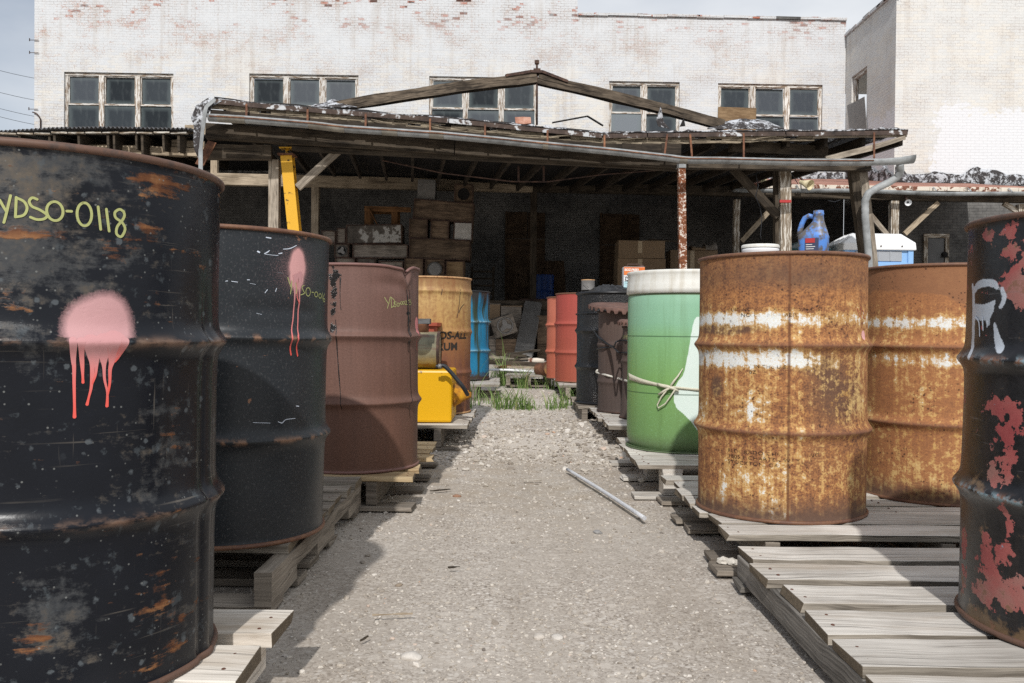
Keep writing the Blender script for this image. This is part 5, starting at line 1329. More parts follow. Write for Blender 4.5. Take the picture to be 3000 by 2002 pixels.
# ------------------------------------------------------------------ pallets
def pallet(label, x0, x1, y0, y1, top, gnd, mt, seed, boards=None, bw=0.135, gap=0.03, th=0.022, inset=0.0, style='stringer', ragged=0.012, bevel=0.0025, strw=0.045, bottoms=(0.06, 0.5, 0.94), bproj=0.0, mts=None, rz=0.0, nails=True, bth=0.020, edge=None):
    r = random.Random(seed)
    cx, cy = (x0 + x1) / 2, (y0 + y1) / 2
    t = thing('pallet', (cx, cy, gnd), label, 'pallet', 'wooden pallets under the drums', rz)
    X0, X1, Y0, Y1, Zt = x0 - cx, x1 - cx, y0 - cy, y1 - cy, top - gnd
    mts = mts or mt
    b = MB(seed)
    if boards is None:
        boards = []; y = Y0
        while y + bw * 0.7 < Y1:
            w_ = bw * r.uniform(0.9, 1.08); boards.append((y, min(y + w_, Y1))); y += w_ + gap * r.uniform(0.5, 1.6)
    else: boards = [(a - cy, e - cy) for a, e in boards]
    for (a, e) in boards:
        l = X0 + r.uniform(-ragged, ragged); rr = X1 + r.uniform(-ragged, ragged)
        zz = Zt - th / 2 + r.uniform(-0.0015, 0.0)
        b.bar((l, (a + e) / 2 + r.uniform(-.006, .006), zz + r.uniform(-.001, .001)), (rr, (a + e) / 2 + r.uniform(-.006, .006), zz), e - a, th, jit=0.0016, seg=12, rag=0.006, bow=r.uniform(-0.003, 0.003), mis=2, mie=3, twist=r.uniform(-.02, .02))
        if nails:
            for xs in (X0 + 0.035, X1 - 0.035, (X0 + X1) / 2):
                for f in (0.28, 0.72):
                    px, py = xs + r.uniform(-.012, .012), a + (e - a) * f + r.uniform(-.01, .01)
                    b.lathe([(0.0055, zz + th / 2 - 0.001), (0.004, zz + th / 2 + 0.0016), (0.0005, zz + th / 2 + 0.0018)], 6, 1, (px, py, 0))
    b.build('deck', [mt, M['nail'], edge or M['board_edge'], M['end_grain']], t, bevel=bevel)
    zb = bth
    zs0, zs1 = zb, Zt - th - 0.0015
    xs_ = (X0 + inset + strw / 2, (X0 + X1) / 2, X1 - inset - strw / 2)
    for i, xs in enumerate(xs_):
        s_ = MB(seed * 7 + i)
        if style == 'stringer':
            s_.bar((xs, Y0 + 0.004, (zs0 + zs1) / 2), (xs, Y1 - 0.004, (zs0 + zs1) / 2), strw, zs1 - zs0, jit=0.0012, seg=8)
            s_.build('stringer', mts, t, bevel=bevel)
        elif style == 'notched':
            zm = zs0 + (zs1 - zs0) * 0.42; Ln = Y1 - Y0
            s_.bar((xs, Y0, (zm + zs1) / 2), (xs, Y1, (zm + zs1) / 2), strw, zs1 - zm, jit=0.001, seg=8)
            for (a, e) in ((0, .20), (.40, .60), (.80, 1)):
                s_.bar((xs, Y0 + Ln * a, (zs0 + zm) / 2), (xs, Y0 + Ln * e, (zs0 + zm) / 2), strw, zm - zs0, off=(Ln * a, 3.3))
            s_.build('stringer', mts, t)
        else:
            s_.bar((xs, Y0, zs1 - 0.009), (xs, Y1, zs1 - 0.009), 0.09, 0.018, jit=0.001, seg=6)
            s_.build('stringer', mts, t, bevel=bevel)
            for f in (0.05, 0.5, 0.95):
                q_ = MB(seed * 9 + i + int(f * 10))
                q_.bar((xs, Y0 + (Y1 - Y0) * f - 0.06, (zs0 + zs1 - 0.0185) / 2), (xs, Y0 + (Y1 - Y0) * f + 0.06, (zs0 + zs1 - 0.0185) / 2), 0.085, zs1 - 0.0185 - zs0, jit=0.001)
                q_.build('block', mts, t, bevel=bevel)
    b = MB(seed + 50)
    for f in bottoms:
        yy = Y0 + (Y1 - Y0) * f
        b.bar((X0 - bproj + r.uniform(-.02, .02), yy, zb / 2), (X1, yy + r.uniform(-.02, .02), zb / 2 - 0.001), 0.11, zb - 0.003, jit=0.0012, seg=8, rag=0.006)
    b.build('bottom_deck', mts, t, bevel=bevel)
    return t
pallet('pale wooden pallet under the pink-blobbed black drum', -1.55, -0.467, 0.72, 1.795, 0.142, 0.0, M['pallet_pale'], 21, edge=M['pallet_pale'], boards=[(1.655, 1.795), (1.44, 1.60), (1.225, 1.385), (1.01, 1.17), (0.80, 0.95)], th=0.028, inset=0.05, bottoms=(0.08, 0.5, 0.86), bproj=-0.03)
pallet('grey wooden pallet with notched stringers under the slate black drum', -1.65, -0.612, 2.17, 3.455, 0.141, 0.0, M['pallet_dark'], 22, boards=[(2.36, 2.49), (2.53, 2.63), (2.68, 2.80), (2.84, 2.94), (2.985, 3.09), (3.14, 3.25), (3.31, 3.45)], th=0.026, style='notched', bottoms=(0.05, 0.24, 0.40, 0.60, 0.95), bth=0.024, bproj=-0.002)
pallet('raw yellowish wooden pallet under the maroon drum', -1.45, -0.40, 3.47, 4.66, 0.138, 0.0, M['pallet_raw'], 23, edge=M['pallet_raw'], th=0.020, inset=0.15, gap=0.045, bw=0.125, bottoms=(0.03, 0.32, 0.62, 0.95), mts=M['pallet_dark'], ragged=0.03, bproj=0.0)
pallet('brown wooden pallet carrying the yellow tank', -1.42, -0.252, 5.10, 6.28, 0.172, 0.015, M['pallet_grey'], 24, inset=0.17, gap=0.02, mts=M['pallet_dark'], bottoms=(0.04, 0.35, 0.65, 0.95))
pallet('old wooden pallet under the blue drum', -1.15, -0.12, 7.75, 8.9, 0.253, 0.10, M['pallet_grey'], 25, inset=0.2, mts=M['pallet_dark'], bevel=0)
pallet('weathered wooden pallet of wide boards under the white R drum', 0.672, 1.98, 1.17, 2.505, 0.110, 0.0, M['pallet_grey'], 26, boards=[(2.357, 2.505), (2.166, 2.316), (1.976, 2.126), (1.784, 1.936), (1.594, 1.746), (1.404, 1.558), (1.214, 1.368)], th=0.024, bottoms=(0.12, 0.58, 0.96), strw=0.038, mts=M['stringer'], ragged=0.014, bproj=-0.003)
pallet('grey wooden pallet under the two rusty drums', 0.66, 2.02, 2.575, 3.70, 0.125, 0.0, M['pallet_grey'], 27, th=0.021, gap=0.022, inset=0.12, bottoms=(0.04, 0.16, 0.52, 0.66, 0.97), mts=M['pallet_dark'], ragged=0.02, bproj=0.02)
pallet('grey block pallet under the green plastic drum', 0.575, 1.75, 3.745, 4.77, 0.156, 0.0, M['pallet_grey'], 28, th=0.020, gap=0.012, style='block', inset=0.12, bottoms=(0.04, 0.5, 0.96), bproj=0.015)
pallet('grey wooden pallet under the two drums with cut lids', 0.59, 1.7, 5.16, 6.46, 0.170, 0.012, M['pallet_grey'], 29, gap=0.02, inset=0.14, mts=M['pallet_dark'], bevel=0)
pallet('dark wooden pallet under the tar coated drum', 0.52, 1.5, 6.48, 7.4, 0.174, 0.04, M['pallet_dark'], 30, bevel=0, inset=0.02)
pallet('dark wooden pallet under the red and coral drums', 0.45, 1.5, 7.95, 9.65, 0.241, 0.10, M['pallet_grey'], 31, bevel=0, inset=0.06, mts=M['pallet_dark'])
pallet('flat wooden pallet strewn with broken planks', -0.06, 0.44, 9.35, 10.75, 0.262, 0.125, M['pallet_grey'], 32, bevel=0, mts=M['pallet_dark'])
# ------------------------------------------------------------------ brick building
TA = 0.028
WX0, WY0 = -13.5, 23.9
def wall_t(rx): return (WY0 - WX0 * TA) / (1 - TA * rx)
def wp(px, py, off=0.0):
    """photo pixel -> point on the long brick wall"""
    r = ray(px, py); t = wall_t(r.x)
    return Vector((r.x * t, t - off, CAMZ + r.z * t))
def wu(px, py):
    p = wp(px, py); return p.x - WX0, p.z
def W3(u, z, off=0.0): return Vector((WX0 + u, WY0 + TA * u - off, z))
def wall_holes(b, P, us, zs, holes, mi=0):
    """brick sheet over the grid us x zs leaving the holes open; P(u, z, off) gives points; the reveals run 0.16 m inwards"""
    us = sorted(set(us + [h[0] for h in holes] + [h[1] for h in holes])); zs = sorted(set(zs + [h[2] for h in holes] + [h[3] for h in holes]))
    for i in range(len(us) - 1):
        for j in range(len(zs) - 1):
            cu, cz = (us[i] + us[i + 1]) / 2, (zs[j] + zs[j + 1]) / 2
            if any(h[0] < cu < h[1] and h[2] < cz < h[3] for h in holes): continue
            a, e, z0, z1 = us[i], us[i + 1], zs[j], zs[j + 1]
            b.quad(P(a, z0), P(e, z0), P(e, z1), P(a, z1), mi, ((a, z0), (e, z0), (e, z1), (a, z1)))
    for (a, e, z0, z1) in holes:
        d = -0.2
        for (p, q_) in (((a, z0), (a, z1)), ((a, z1), (e, z1)), ((e, z1), (e, z0)), ((e, z0), (a, z0))):
            b.quad(P(*p), P(*q_), P(*q_, d), P(*p, d), mi, ((p[0], p[1]), (q_[0], q_[1]), (q_[0] + .2, q_[1]), (p[0] + .2, p[1])))
wins = [(147, 398, 165, 3), (572, 823, 169, 3), (985, 1234, 175, 3), (1398, 1560, 186, 2), (1648, 1888, 191, 3)]
holes = []
for (x0, x1, y0, n) in wins:
    u0, z1 = wu(*q(x0, y0)); u1, _ = wu(*q(x1, y0 + (x1 - x0) * 0.012))
    holes.append((u0, u1, z1 - 1.95, z1))
bld = thing('brick_building', (WX0, WY0, 0), 'long whitewashed brick warehouse with rows of dusty upper windows', 'building')
def inb(o, root=None):
    o.parent = root or bld; o.location = Vector(o.location) - (root or bld).location if root is None else o.location
    return o
def bpart(b, name, mats, parent=None, **k):
    """mesh given in world coordinates, parented to an un-rotated thing at its location"""
    base = parent if parent is not None else bld
    org = Vector((0, 0, 0)); p = base
    while p is not None: org += Vector(p.location); p = p.parent
    b.v = [Vector(v) - org for v in b.v]
    return b.build(name, mats, base, **k)
uS = wu(1692, 40)[0]; uE = 9.56 - WX0; zR = wu(1900, 50)[1]
b = MB(1)
wall_holes(b, W3, [0, uS, uE], [-0.3, zR], holes)
b.quad(W3(0, zR), W3(uS, zR), W3(uS, 11.4), W3(0, 11.4), 0, ((0, zR), (uS, zR), (uS, 11.4), (0, 11.4)))
b.quad(W3(uS, zR), W3(uS, zR, -8), W3(uS, 11.4, -8), W3(uS, 11.4), 0, ((0, zR), (8, zR), (8, 11.4), (0, 11.4)))     # end of the taller part
b.quad(W3(0, -0.3, -12), W3(0, -0.3), W3(0, 11.4), W3(0, 11.4, -12), 0, ((-12, 0), (0, 0), (0, 11.4), (-12, 11.4)))
b.quad(W3(0, 11.4), W3(uS, 11.4), W3(uS, 11.4, -12), W3(0, 11.4, -12), 0)
b.quad(W3(uS, zR), W3(uE, zR), W3(uE, zR, -12), W3(uS, zR, -12), 0)
bpart(b, 'wall', M['brick_main'])
# worn brick coping along the lower roof line
b = MB(2); u = uS + 0.02; r = random.Random(4)
while u < uE - 0.3:
    l = r.uniform(0.3, 0.9)
    b.bar(W3(u, zR + 0.035 + r.uniform(-.008, .012), 0.012), W3(min(u + l, uE), zR + 0.035 + r.uniform(-.012, .010), 0.012), 0.10, 0.07, jit=0.006)
    u += l + 0.004
bpart(b, 'coping', M['brick_main'])
def window(P, h, n, parent, mat_sash=M['sash'], ply=None, inset=0.10):
    u0, u1, z0, z1 = h
    b = MB(int(u0 * 10)); fw = 0.075
    e = 0.004
    def B(a, z_a, c_, z_b, w_, dp=0.07, o=0.0):      # bar between two points on the wall, w_ wide in the wall's plane
        b.bar(P(a, z_a, -inset + o), P(c_, z_b, -inset + o), dp, w_, up=(0, 0, 1) if abs(z_b - z_a) < 1e-6 else (1, 0, 0), jit=0.002, seg=4)
    B(u0 + e, z1 - fw / 2 - e, u1 - e, z1 - fw / 2 - e, fw, 0.09)
    B(u0 + e, z0 + 0.05, u1 - e, z0 + 0.05, 0.08, 0.14)
    zt, zb = z1 - fw - e, z0 + 0.09
    B(u0 + fw / 2 + e, zb, u0 + fw / 2 + e, zt, fw); B(u1 - fw / 2 - e, zb, u1 - fw / 2 - e, zt, fw)
    mw = 0.14; inner = (u1 - u0 - 2 * fw - 2 * e - (n - 1) * mw) / n
    lights = []
    x = u0 + fw + e
    for i in range(n):
        lights.append((x, x + inner)); x += inner
        if i < n - 1: B(x + mw / 2, zb, x + mw / 2, zt, mw, 0.08, 0.012); x += mw
    zm = zt - 0.80
    for (a, c_) in lights:
        B(a, zm, c_, zm, 0.05, 0.05, -0.01)
        B(a, zt - 0.015, c_, zt - 0.015, 0.030, 0.05, -0.012)
        for xx in (a + 0.015, c_ - 0.015): B(xx, zm + 0.025, xx, zt - 0.030, 0.030, 0.046, -0.012)
    w_ = bpart(b, 'window', mat_sash, parent)
    for i, (a, c_) in enumerate(lights):
        for j, (s0, s1) in enumerate(((zb, zm - 0.025), (zm + 0.025, zt - 0.030))):
            g = MB(); o = -inset - 0.032
            a2, c2 = (a + 0.030, c_ - 0.030) if j else (a, c_)
            v = r.uniform(-.03, .03)
            g.quad(P(a2, s0, o), P(c2, s0, o), P(c2, s1, o + v), P(a2, s1, o + v), 0, ((0, 0), (1, 0), (1, 1), (0, 1)))
            g.quad(P(a2, s0, o - .004), P(a2, s1, o + v - .004), P(c2, s1, o + v - .004), P(c2, s0, o - .004), 0, ((0, 0), (0, 1), (1, 1), (1, 0)))
            bpart(g, 'pane', M[('glass', 'glass', 'glass_mid', 'glass_dark', 'glass', 'glass_mid')[r.randrange(6)] if not (len(lights) == 2 and i == 0) else ('glass_pale' if j == 0 else 'glass_mid')], w_)
    if ply:
        g = MB(9); a, c_, s0, s1 = ply
        g.bar(P(a, (s0 + s1) / 2, 0.03), P(c_, (s0 + s1) / 2 - 0.02, 0.03), 0.014, s1 - s0, jit=0.002)
        tag(bpart(g, 'plywood_panel', M['plywood'], w_), 'plywood sheet covering the broken lower light')
    return w_
for h, (x0, x1, y0, n) in zip(holes, wins):
    ply = None
    if x0 == 1648:
        pu0, pz1 = wu(*q(1647, 246)); pu1, pz0 = wu(*q(1734, 300)); ply = (pu0, pu1, pz0, pz1)
    window(W3, h, n, bld, ply=ply)
# boarded doorways behind the dock
for (x0, x1, y0, split) in ((1487, 1597, 622, 700), (1764, 1873, 627, 718)):
    g = MB(int(x0)); a, z1 = wu(x0, y0); c_, _ = wu(x1, y0); zs = wu(x0, split)[1]
    m_ = a + (c_ - a) * 0.53
    for (aa, cc, s0, s1, o) in ((a, m_ - .01, zs + .01, z1, .03), (m_ + .01, c_, zs + .01, z1 - .01, .034), (a, c_, 1.335, zs - .01, .028)):
        g.bar(W3(aa, (s0 + s1) / 2, o), W3(cc, (s0 + s1) / 2, o), 0.03, s1 - s0)
    g.bar(W3(a - .06, 1.335 + (z1 - 1.335) / 2, .03), W3(a - .005, 1.335 + (z1 - 1.335) / 2, .03), 0.05, z1 - 1.335 + .05)
    tag(bpart(g, 'boarded_door', M['door_ply'], bld), 'doorway closed with dark plywood sheets')
# small iron brackets on the corner
for (x, y) in ((92, 119), (92, 156), (90, 321)):
    g = MB(); p = wp(x + 12, y, 0.03); g.bar(p - Vector((0.16, 0, 0)), p + Vector((0.10, 0, 0)), 0.014, 0.014); g.bar(p + Vector((-0.15, 0, -0.03)), p + Vector((-0.15, 0, 0.05)), 0.018, 0.018, up=(1, 0, 0))
    bpart(g, 'wire_bracket', M['rust_dark'], bld)
g = MB(); g.tube([wp(97, 330, .03), wp(108, 333, .05), wp(117, 342, .05), wp(121, 352, .04), wp(121, 380, .04)], 0.018, 6); bpart(g, 'conduit', M['rust_dark'], bld)

# annex on the right: return wall and front wall nearer to the viewer
AX, AY = 9.57, 21.35
ann = thing('brick_annex', (AX, AY, 0), 'cream and white brick block standing forward of the warehouse with one broken window', 'building')
YE = WY0 + TA * (AX - WX0)
def A3(u, z, off=0.0): return Vector((AX - off, YE - u, z))           # return wall, u runs towards the viewer
def F3(u, z, off=0.0): return Vector((AX + u, AY - off, z))
def ru(px, py):
    r_ = ray(px, py); t = AX / r_.x
    return YE - t, CAMZ + r_.z * t
u0, z1 = ru(*q(1955, 163)); u1, _ = ru(*q(1990, 149))
zt_ = ru(*q(1990, 151))[1]
hole = (u0, u1, zt_ - 2.1, zt_)
b = MB(3)
wall_holes(b, A3, [0, YE - AY], [-0.3, 9.32], [hole])
wall_holes(b, F3, [0, 14], [-0.3, 9.32], [])
b.quad(F3(0, 9.32), F3(14, 9.32), F3(14, 9.32, -9), F3(0, 9.32, -9))
# back of the broken window: dim room
a, e, z0_, z1_ = hole
bpart(b, 'wall', M['brick_annex'], ann)
g = MB(); g.quad(A3(a - .3, z0_ - .3, -1.5), A3(e + .3, z0_ - .3, -1.5), A3(e + .3, z1_ + .3, -1.5), A3(a - .3, z1_ + .3, -1.5)); bpart(g, 'room', M['brick_annex'], ann)
b = MB(5); r = random.Random(8); u = 0
while u < YE - AY:
    b.bar(A3(u, 9.36 + r.uniform(-.01, .02), .01), A3(u + .42, 9.36 + r.uniform(-.01, .02), .01), .11, .075, jit=.012); u += .43
bpart(b, 'coping', M['brick_main'], ann)
b = MB(6)
for (p, q_, w_) in (((a, z1_ - .05), (e, z1_ - .05), .09), ((a, z0_ + .05), (e, z0_ + .05), .09)): b.bar(A3(*p, -.1), A3(*q_, -.1), .09, w_)
for uu in (a + .05, e - .05): b.bar(A3(uu, z0_ + .09, -.1), A3(uu, z1_ - .09, -.1), .09, .09, up=(0, 1, 0))
wd = bpart(b, 'window', M['sash'], ann)
g = MB(7)
pl = [ru(*q(x, y)) for x, y in ((1946, 243), (1986, 222), (1992, 300), (1952, 300))]
pts = [A3(u_, z_, .03) for u_, z_ in pl] + [A3(u_, z_, .018) for u_, z_ in pl]
g.v = pts
for f in ((0, 1, 2, 3), (7, 6, 5, 4), (0, 4, 5, 1), (1, 5, 6, 2), (2, 6, 7, 3), (3, 7, 4, 0)): g.face(f, ((0, 0), (1, 0), (1, 1), (0, 1)))
tag(bpart(g, 'metal_panel', M['metal_grey'], wd), 'grey metal sheet hanging askew in the opening')
# door under the right canopy
d0 = ray(*q(2128, 552)); d1 = ray(*q(2166, 552))
g = MB(8); xa, xb = d0.x * AY - AX, d1.x * AY - AX; zt2 = CAMZ + d0.z * AY
for (p, q_, w_) in (((xa - .06, 1.34), (xa - .06, zt2 + .06), .1), ((xb + .06, 1.34), (xb + .06, zt2 + .06), .1)): g.bar(F3(*p, .03), F3(*q_, .03), .06, w_, up=(1, 0, 0))
g.bar(F3(xa - .11, zt2 + .11, .03), F3(xb + .11, zt2 + .11, .03), .06, .1)
dr = bpart(g, 'door_frame', M['post_white'], ann)
g = MB(); g.bar(F3((xa + xb) / 2, 1.34, .02), F3((xa + xb) / 2, zt2 + .05, .02), .03, xb - xa - .02, up=(1, 0, 0)); bpart(g, 'door', M['metal_dull'], dr)
g = MB(); p = F3(xa + .42, zt2 - .36, .05); g.lathe([(.001, .03), (.05, .03), (.075, .015), (.08, 0), (.08, -.02)], 16, 0, p, (0, -1, 0)); g.bar(p + Vector((-.10, -.02, -.06)), p + Vector((.10, -.02, -.06)), .02, .02); bpart(g, 'door_bell', M['dark'], dr)

# ------------------------------------------------------------------ loading dock
dk = thing('loading_dock', (0, 16.4, 0), 'long concrete loading dock in the shade along the brick building', 'dock')
b = MB(4)
b.bar((-13.5, 20.15, 0.66), (4.6, 20.15, 0.66), 7.4, 1.34)
b.bar((4.605, 21.1, 0.655), (22, 21.1, 0.655), 5.5, 1.33)
bpart(b, 'slab', M['concrete'], dk)
b = MB(5); b.bar((-13.4, 16.42, 1.25), (4.6, 16.42, 1.25), 0.10, 0.17, jit=.004, seg=20); bpart(b, 'edge_timber', M['beam_dark'], dk)

# ------------------------------------------------------------------ canopy in the middle
KA, KX, KY = 0.122, -4.04, 11.3
def fp(px, py, dy=0.0):
    """photo pixel -> point on the canopy's front line, dy metres further back"""
    r_ = ray(px, py); t = (KY + dy - KX * KA) / (1 - KA * r_.x)
    return Vector((r_.x * t, t, CAMZ + r_.z * t))
can = thing('canopy', (0, 12, 0), 'dilapidated timber canopy with a sagging gutter and an exposed roof truss', 'canopy')
EAVE = [(630, 290), (772, 304), (1060, 327), (1321, 347), (1553, 371), (1771, 391), (2000, 388), (2200, 385), (2400, 385), (2659, 381)]
def lerp_path(path, x):
    return float(np.interp(x, [p[0] for p in path], [p[1] for p in path]))
# roof deck
b = MB(11); rows = []
xs = np.linspace(628, 2660, 42)
for k_, (dy, dz) in enumerate(((0.02, 0.0), (0.0, 0.035), (1.5, 0.09), (3.5, 0.17), (6.6, 0.30))):
    rows.append([fp(x, lerp_path(EAVE, x) + 6, 0) + Vector((dy * -0.12, dy, dz + 0.012 * math.sin(x * .03 + k_))) for x in xs])
b.grid(rows); rf = bpart(b, 'roof', M['tar'], can, solid=0.03)
# ragged white-tarred edge
b = MB(12); rows = []
xs = np.linspace(640, 2650, 150); r = random.Random(3)
for k_, (dy, dz) in enumerate(((-0.02, 0.015), (-0.01, 0.028), (0.10, 0.045), (0.35, 0.05), (0.8, 0.05))):
    rows.append([fp(x, lerp_path(EAVE, x) + 3, 0) + Vector((0, dy, dz * (0.4 + 0.9 * vnoise(x * .021, k_ * 1.7)) * (.5 + .5 * float(sstep(1100, 1500, x))) + 0.09 * max(0, vnoise(x * .05, 5 + k_) - 0.6) * (k_ > 0) * float(sstep(1200, 1500, x)))) for x in xs])
b.grid(rows, uvf=lambda i, j: (j * .05, i * .1)); bpart(b, 'tar_edge', M['tar_white'], can, solid=0.012)
# metal drip edge and splintered fascia
b = MB(13)
for (x0, x1) in ((632, 900), (902, 1313), (1316, 1764), (1768, 1895), (1898, 2300), (2303, 2658)):
    n = 5
    for i in range(n):
        xa, xb = x0 + (x1 - x0) * i / n, x0 + (x1 - x0) * (i + 1) / n
        b.bar(fp(xa, lerp_path(EAVE, xa) + 8, -.02), fp(xb, lerp_path(EAVE, xb) + 8, -.02), 0.02, 0.06, jit=.003)
bpart(b, 'drip_edge', M['drip'], can)
b = MB(14)
FA = [(620, 316), (772, 330), (1060, 353), (1321, 377), (1553, 398), (1771, 414), (2000, 412), (2200, 408), (2380, 402)]
for i in range(40):
    xa, xb = 620 + (2380 - 620) * i / 40, 620 + (2380 - 620) * (i + 1) / 40
    for k_ in range(3):
        o = (k_ - 1) * 6.5 + b.r.uniform(-1.2, 1.2)
        if b.r.random() < 0.10: continue
        b.bar(fp(xa - b.r.uniform(0, 4), lerp_path(FA, xa) + o, 0.03 + .006 * k_), fp(xb + b.r.uniform(0, 9), lerp_path(FA, xb) + o + b.r.uniform(-1.5, 1.5), 0.03 + .006 * k_), 0.035, 0.03, jit=.002)
for _ in range(22):
    xa = b.r.uniform(800, 2300); o = b.r.uniform(-8, 10)
    b.bar(fp(xa, lerp_path(FA, xa) + o, -.005), fp(xa + b.r.uniform(30, 90), lerp_path(FA, xa) + o + b.r.uniform(-8, 9), -.03), 0.008, 0.010, taper=.3)
bpart(b, 'fascia', M['fascia'], can)
b = MB(15); b.bar(fp(2420, 466, -.05), fp(2560, 432, -.06), .03, .085, seg=3, jit=.003); b.bar(fp(2558, 432, -.06), fp(2652, 403, -.03), .03, .075, seg=3, jit=.004, taper=.7)
b.bar(fp(2380, 399, .02), fp(2655, 396, .02), .03, .06, seg=4, jit=.004)
bpart(b, 'loose_board', M['beam_grey'], can)
# gutter
GT = [(612, 347), (722, 353), (900, 367), (1000, 379), (1150, 389), (1300, 399), (1450, 413), (1598, 428), (1800, 447), (1960, 465), (2010, 472), (2100, 472), (2300, 477), (2500, 478), (2590, 477), (2640, 473), (2676, 467)]
b = MB(16); rows = []
for x in np.linspace(612, 2676, 90):
    p0 = fp(x, lerp_path(GT, x) - 3, -.15); rr_ = 0.068 * (1.0 if x < 2600 else 1 + (x - 2600) / 260)
    rows.append([p0 + Vector((0, -rr_ * math.cos(a), -rr_ * math.sin(a) + .015)) for a in np.linspace(-0.25, math.pi, 11)])
b.grid(rows, uvf=lambda i, j: (i * .1, j * .015))
gu = bpart(b, 'gutter', M['gutter'], can, solid=0.004)
b = MB(17); b.tube([fp(x, lerp_path(GT, x) - 7, -.222) for x in np.linspace(612, 2560, 60)], .009, 6); tag(bpart(b, 'gutter_bead', M['rust'], gu), 'rusty rolled lip')
for (x0, x1) in ((640, 720), (905, 1010), (1120, 1165), (1258, 1300), (1590, 1606), (1990, 2012)):
    b = MB(37); rows = []
    for x in np.linspace(x0, x1, 12):
        p0 = fp(x, lerp_path(GT, x) - 3, -.15)
        rows.append([p0 + Vector((0, -.0015 - .0715 * math.cos(a), -.0715 * math.sin(a) + .012)) for a in np.linspace(-0.1, 2.6, 9)])
    b.grid(rows, uvf=lambda i, j: (i * .1, j * .015)); bpart(b, 'gutter_sleeve', M['gutter_old'], gu)
for i, x in enumerate((722, 901, 1071, 1260, 1421, 1604, 1771, 1955, 2022, 2179, 2561)):
    g = MB(i); y0 = lerp_path(EAVE, x) + 6; y1 = lerp_path(GT, x) - 3; dx = {1955: -9, 2022: 6}.get(x, 0)
    g.bar(fp(x, y0, -.05), fp(x + dx, y1, -.18), .006, .026, up=(1, 0, 0)); bpart(g, 'gutter_strap', M['rust'], gu)
# added dark board behind the gutter: blocks sun, stands for the gap's shade
b = MB(118)
for i in range(24):
    xa, xb = 616 + (1995 - 616) * i / 24, 616 + (1995 - 616) * (i + 1) / 24 - .5
    ya, yb_ = [(lerp_path(FA, x) + 6, max(lerp_path(GT, x) + 4, lerp_path(FA, x) + 16)) for x in (xa, xb)]
    p_, e_ = fp(xa, (ya[0] + ya[1]) / 2, -.03), fp(xb, (yb_[0] + yb_[1]) / 2, -.03)
    b.bar(p_, e_, .02, max(.03, (ya[1] - ya[0]) / FPX * 11.5), jit=.002)
bpart(b, 'sun_block_board', M['rafter'], can)
# beams
b = MB(18)
b.bar(fp(606, 386, .35), fp(1330, 434, .35), .16, .20, seg=8, jit=.004); b.bar(fp(1332, 434, .352), fp(2010, 478, .352), .16, .19, seg=8, jit=.004); b.bar(fp(2012, 478, .354), fp(2545, 486, .354), .16, .17, seg=6, jit=.004)
bpart(b, 'beam', M['beam_dark'], can)
b = MB(19); b.bar(fp(856, 436, .42), fp(2005, 497, .42), .10, .055, seg=12, jit=.004); bpart(b, 'ledger', M['beam_dark'], can)
b = MB(20); b.bar(fp(604, 446, .45), fp(796, 449, .45), .15, .19, seg=4, jit=.005); bpart(b, 'stub_beam', M['beam_dark'], can)
b = MB(21)
for i, x in enumerate(np.linspace(660, 2640, 19)):
    p0 = fp(x, lerp_path(EAVE, x) + 32, .12); b.bar(p0, p0 + Vector((-.12 * 5.2, 5.2, .20)), .05, .13, jit=.004, seg=2)
bpart(b, 'rafters', M['rafter'], can)
b = MB(22); b.bar(fp(2140, 428, .25), fp(2420, 448, .5), .12, .16, jit=.004); bpart(b, 'loose_beam', M['beam_dark'], can)
# posts
def post(x0, y0, x1, y1, dy, w_, d_, mat, name='post', seed=0, seg=5, zb=None):
    b = MB(seed); p, e = fp(x0, y0, dy), fp(x1, y1, dy)
    t = (p.z - (zb if zb is not None else gz(p.x, p.y) - 0.02)) / (p.z - e.z)
    b.bar(p + (e - p) * t, p, w_, d_, up=(0, 1, 0), jit=.003, seg=seg)
    return bpart(b, name, mat, can)
post(805, 470, 804, 700, .62, .14, .14, M['beam_grey'], seed=31)
post(1996, 492, 2000, 790, .30, .105, .105, M['rust_pole'], seed=32, name='rusty_post')
b = MB(); p = fp(1994, 483, .30); b.bar(p, fp(1994, 494, .30), .13, .13, up=(0, 1, 0)); bpart(b, 'post_cap', M['gutter'], can)
p1 = post(2298, 492, 2299, 735, .62, .165, .15, M['post_white'], seed=33)
b = MB(); p = fp(2301, 590, .535); b.bar(p + Vector((0, 0, -.02)), p + Vector((0, 0, .02)), .172, .012, up=(0, 1, 0)); tag(bpart(b, 'red_tape', M['red_paper'], p1), 'band of red tape')
b = MB(); p = fp(2281, 600, .62); b.bar(fp(2272, 495, .72), fp(2273, 735, .72), .05, .12, up=(0, 1, 0)); bpart(b, 'post_plank', M['beam_dark'], p1)
post(2496, 488, 2532, 756, .42, .12, .13, M['beam_dark'], seed=34)
post(2522, 488, 2553, 756, .50, .13, .13, M['beam_grey'], seed=35)
def brace(x0, y0, x1, y1, dy, w_, h_, mat, fn=None, seed=0, root=None, name='brace'):
    b = MB(seed); f = fn or (lambda a, e: fp(a, e, dy))
    b.bar(f(x0, y0), f(x1, y1), w_, h_, up=(0, 1, 0), jit=.002, seg=3); return bpart(b, name, mat, root or can)
brace(1003, 431, 872, 551, .50, .105, .06, M['beam_grey'], seed=36)
brace(2147, 494, 2280, 634, .62, .12, .07, M['beam_dark'], seed=38)
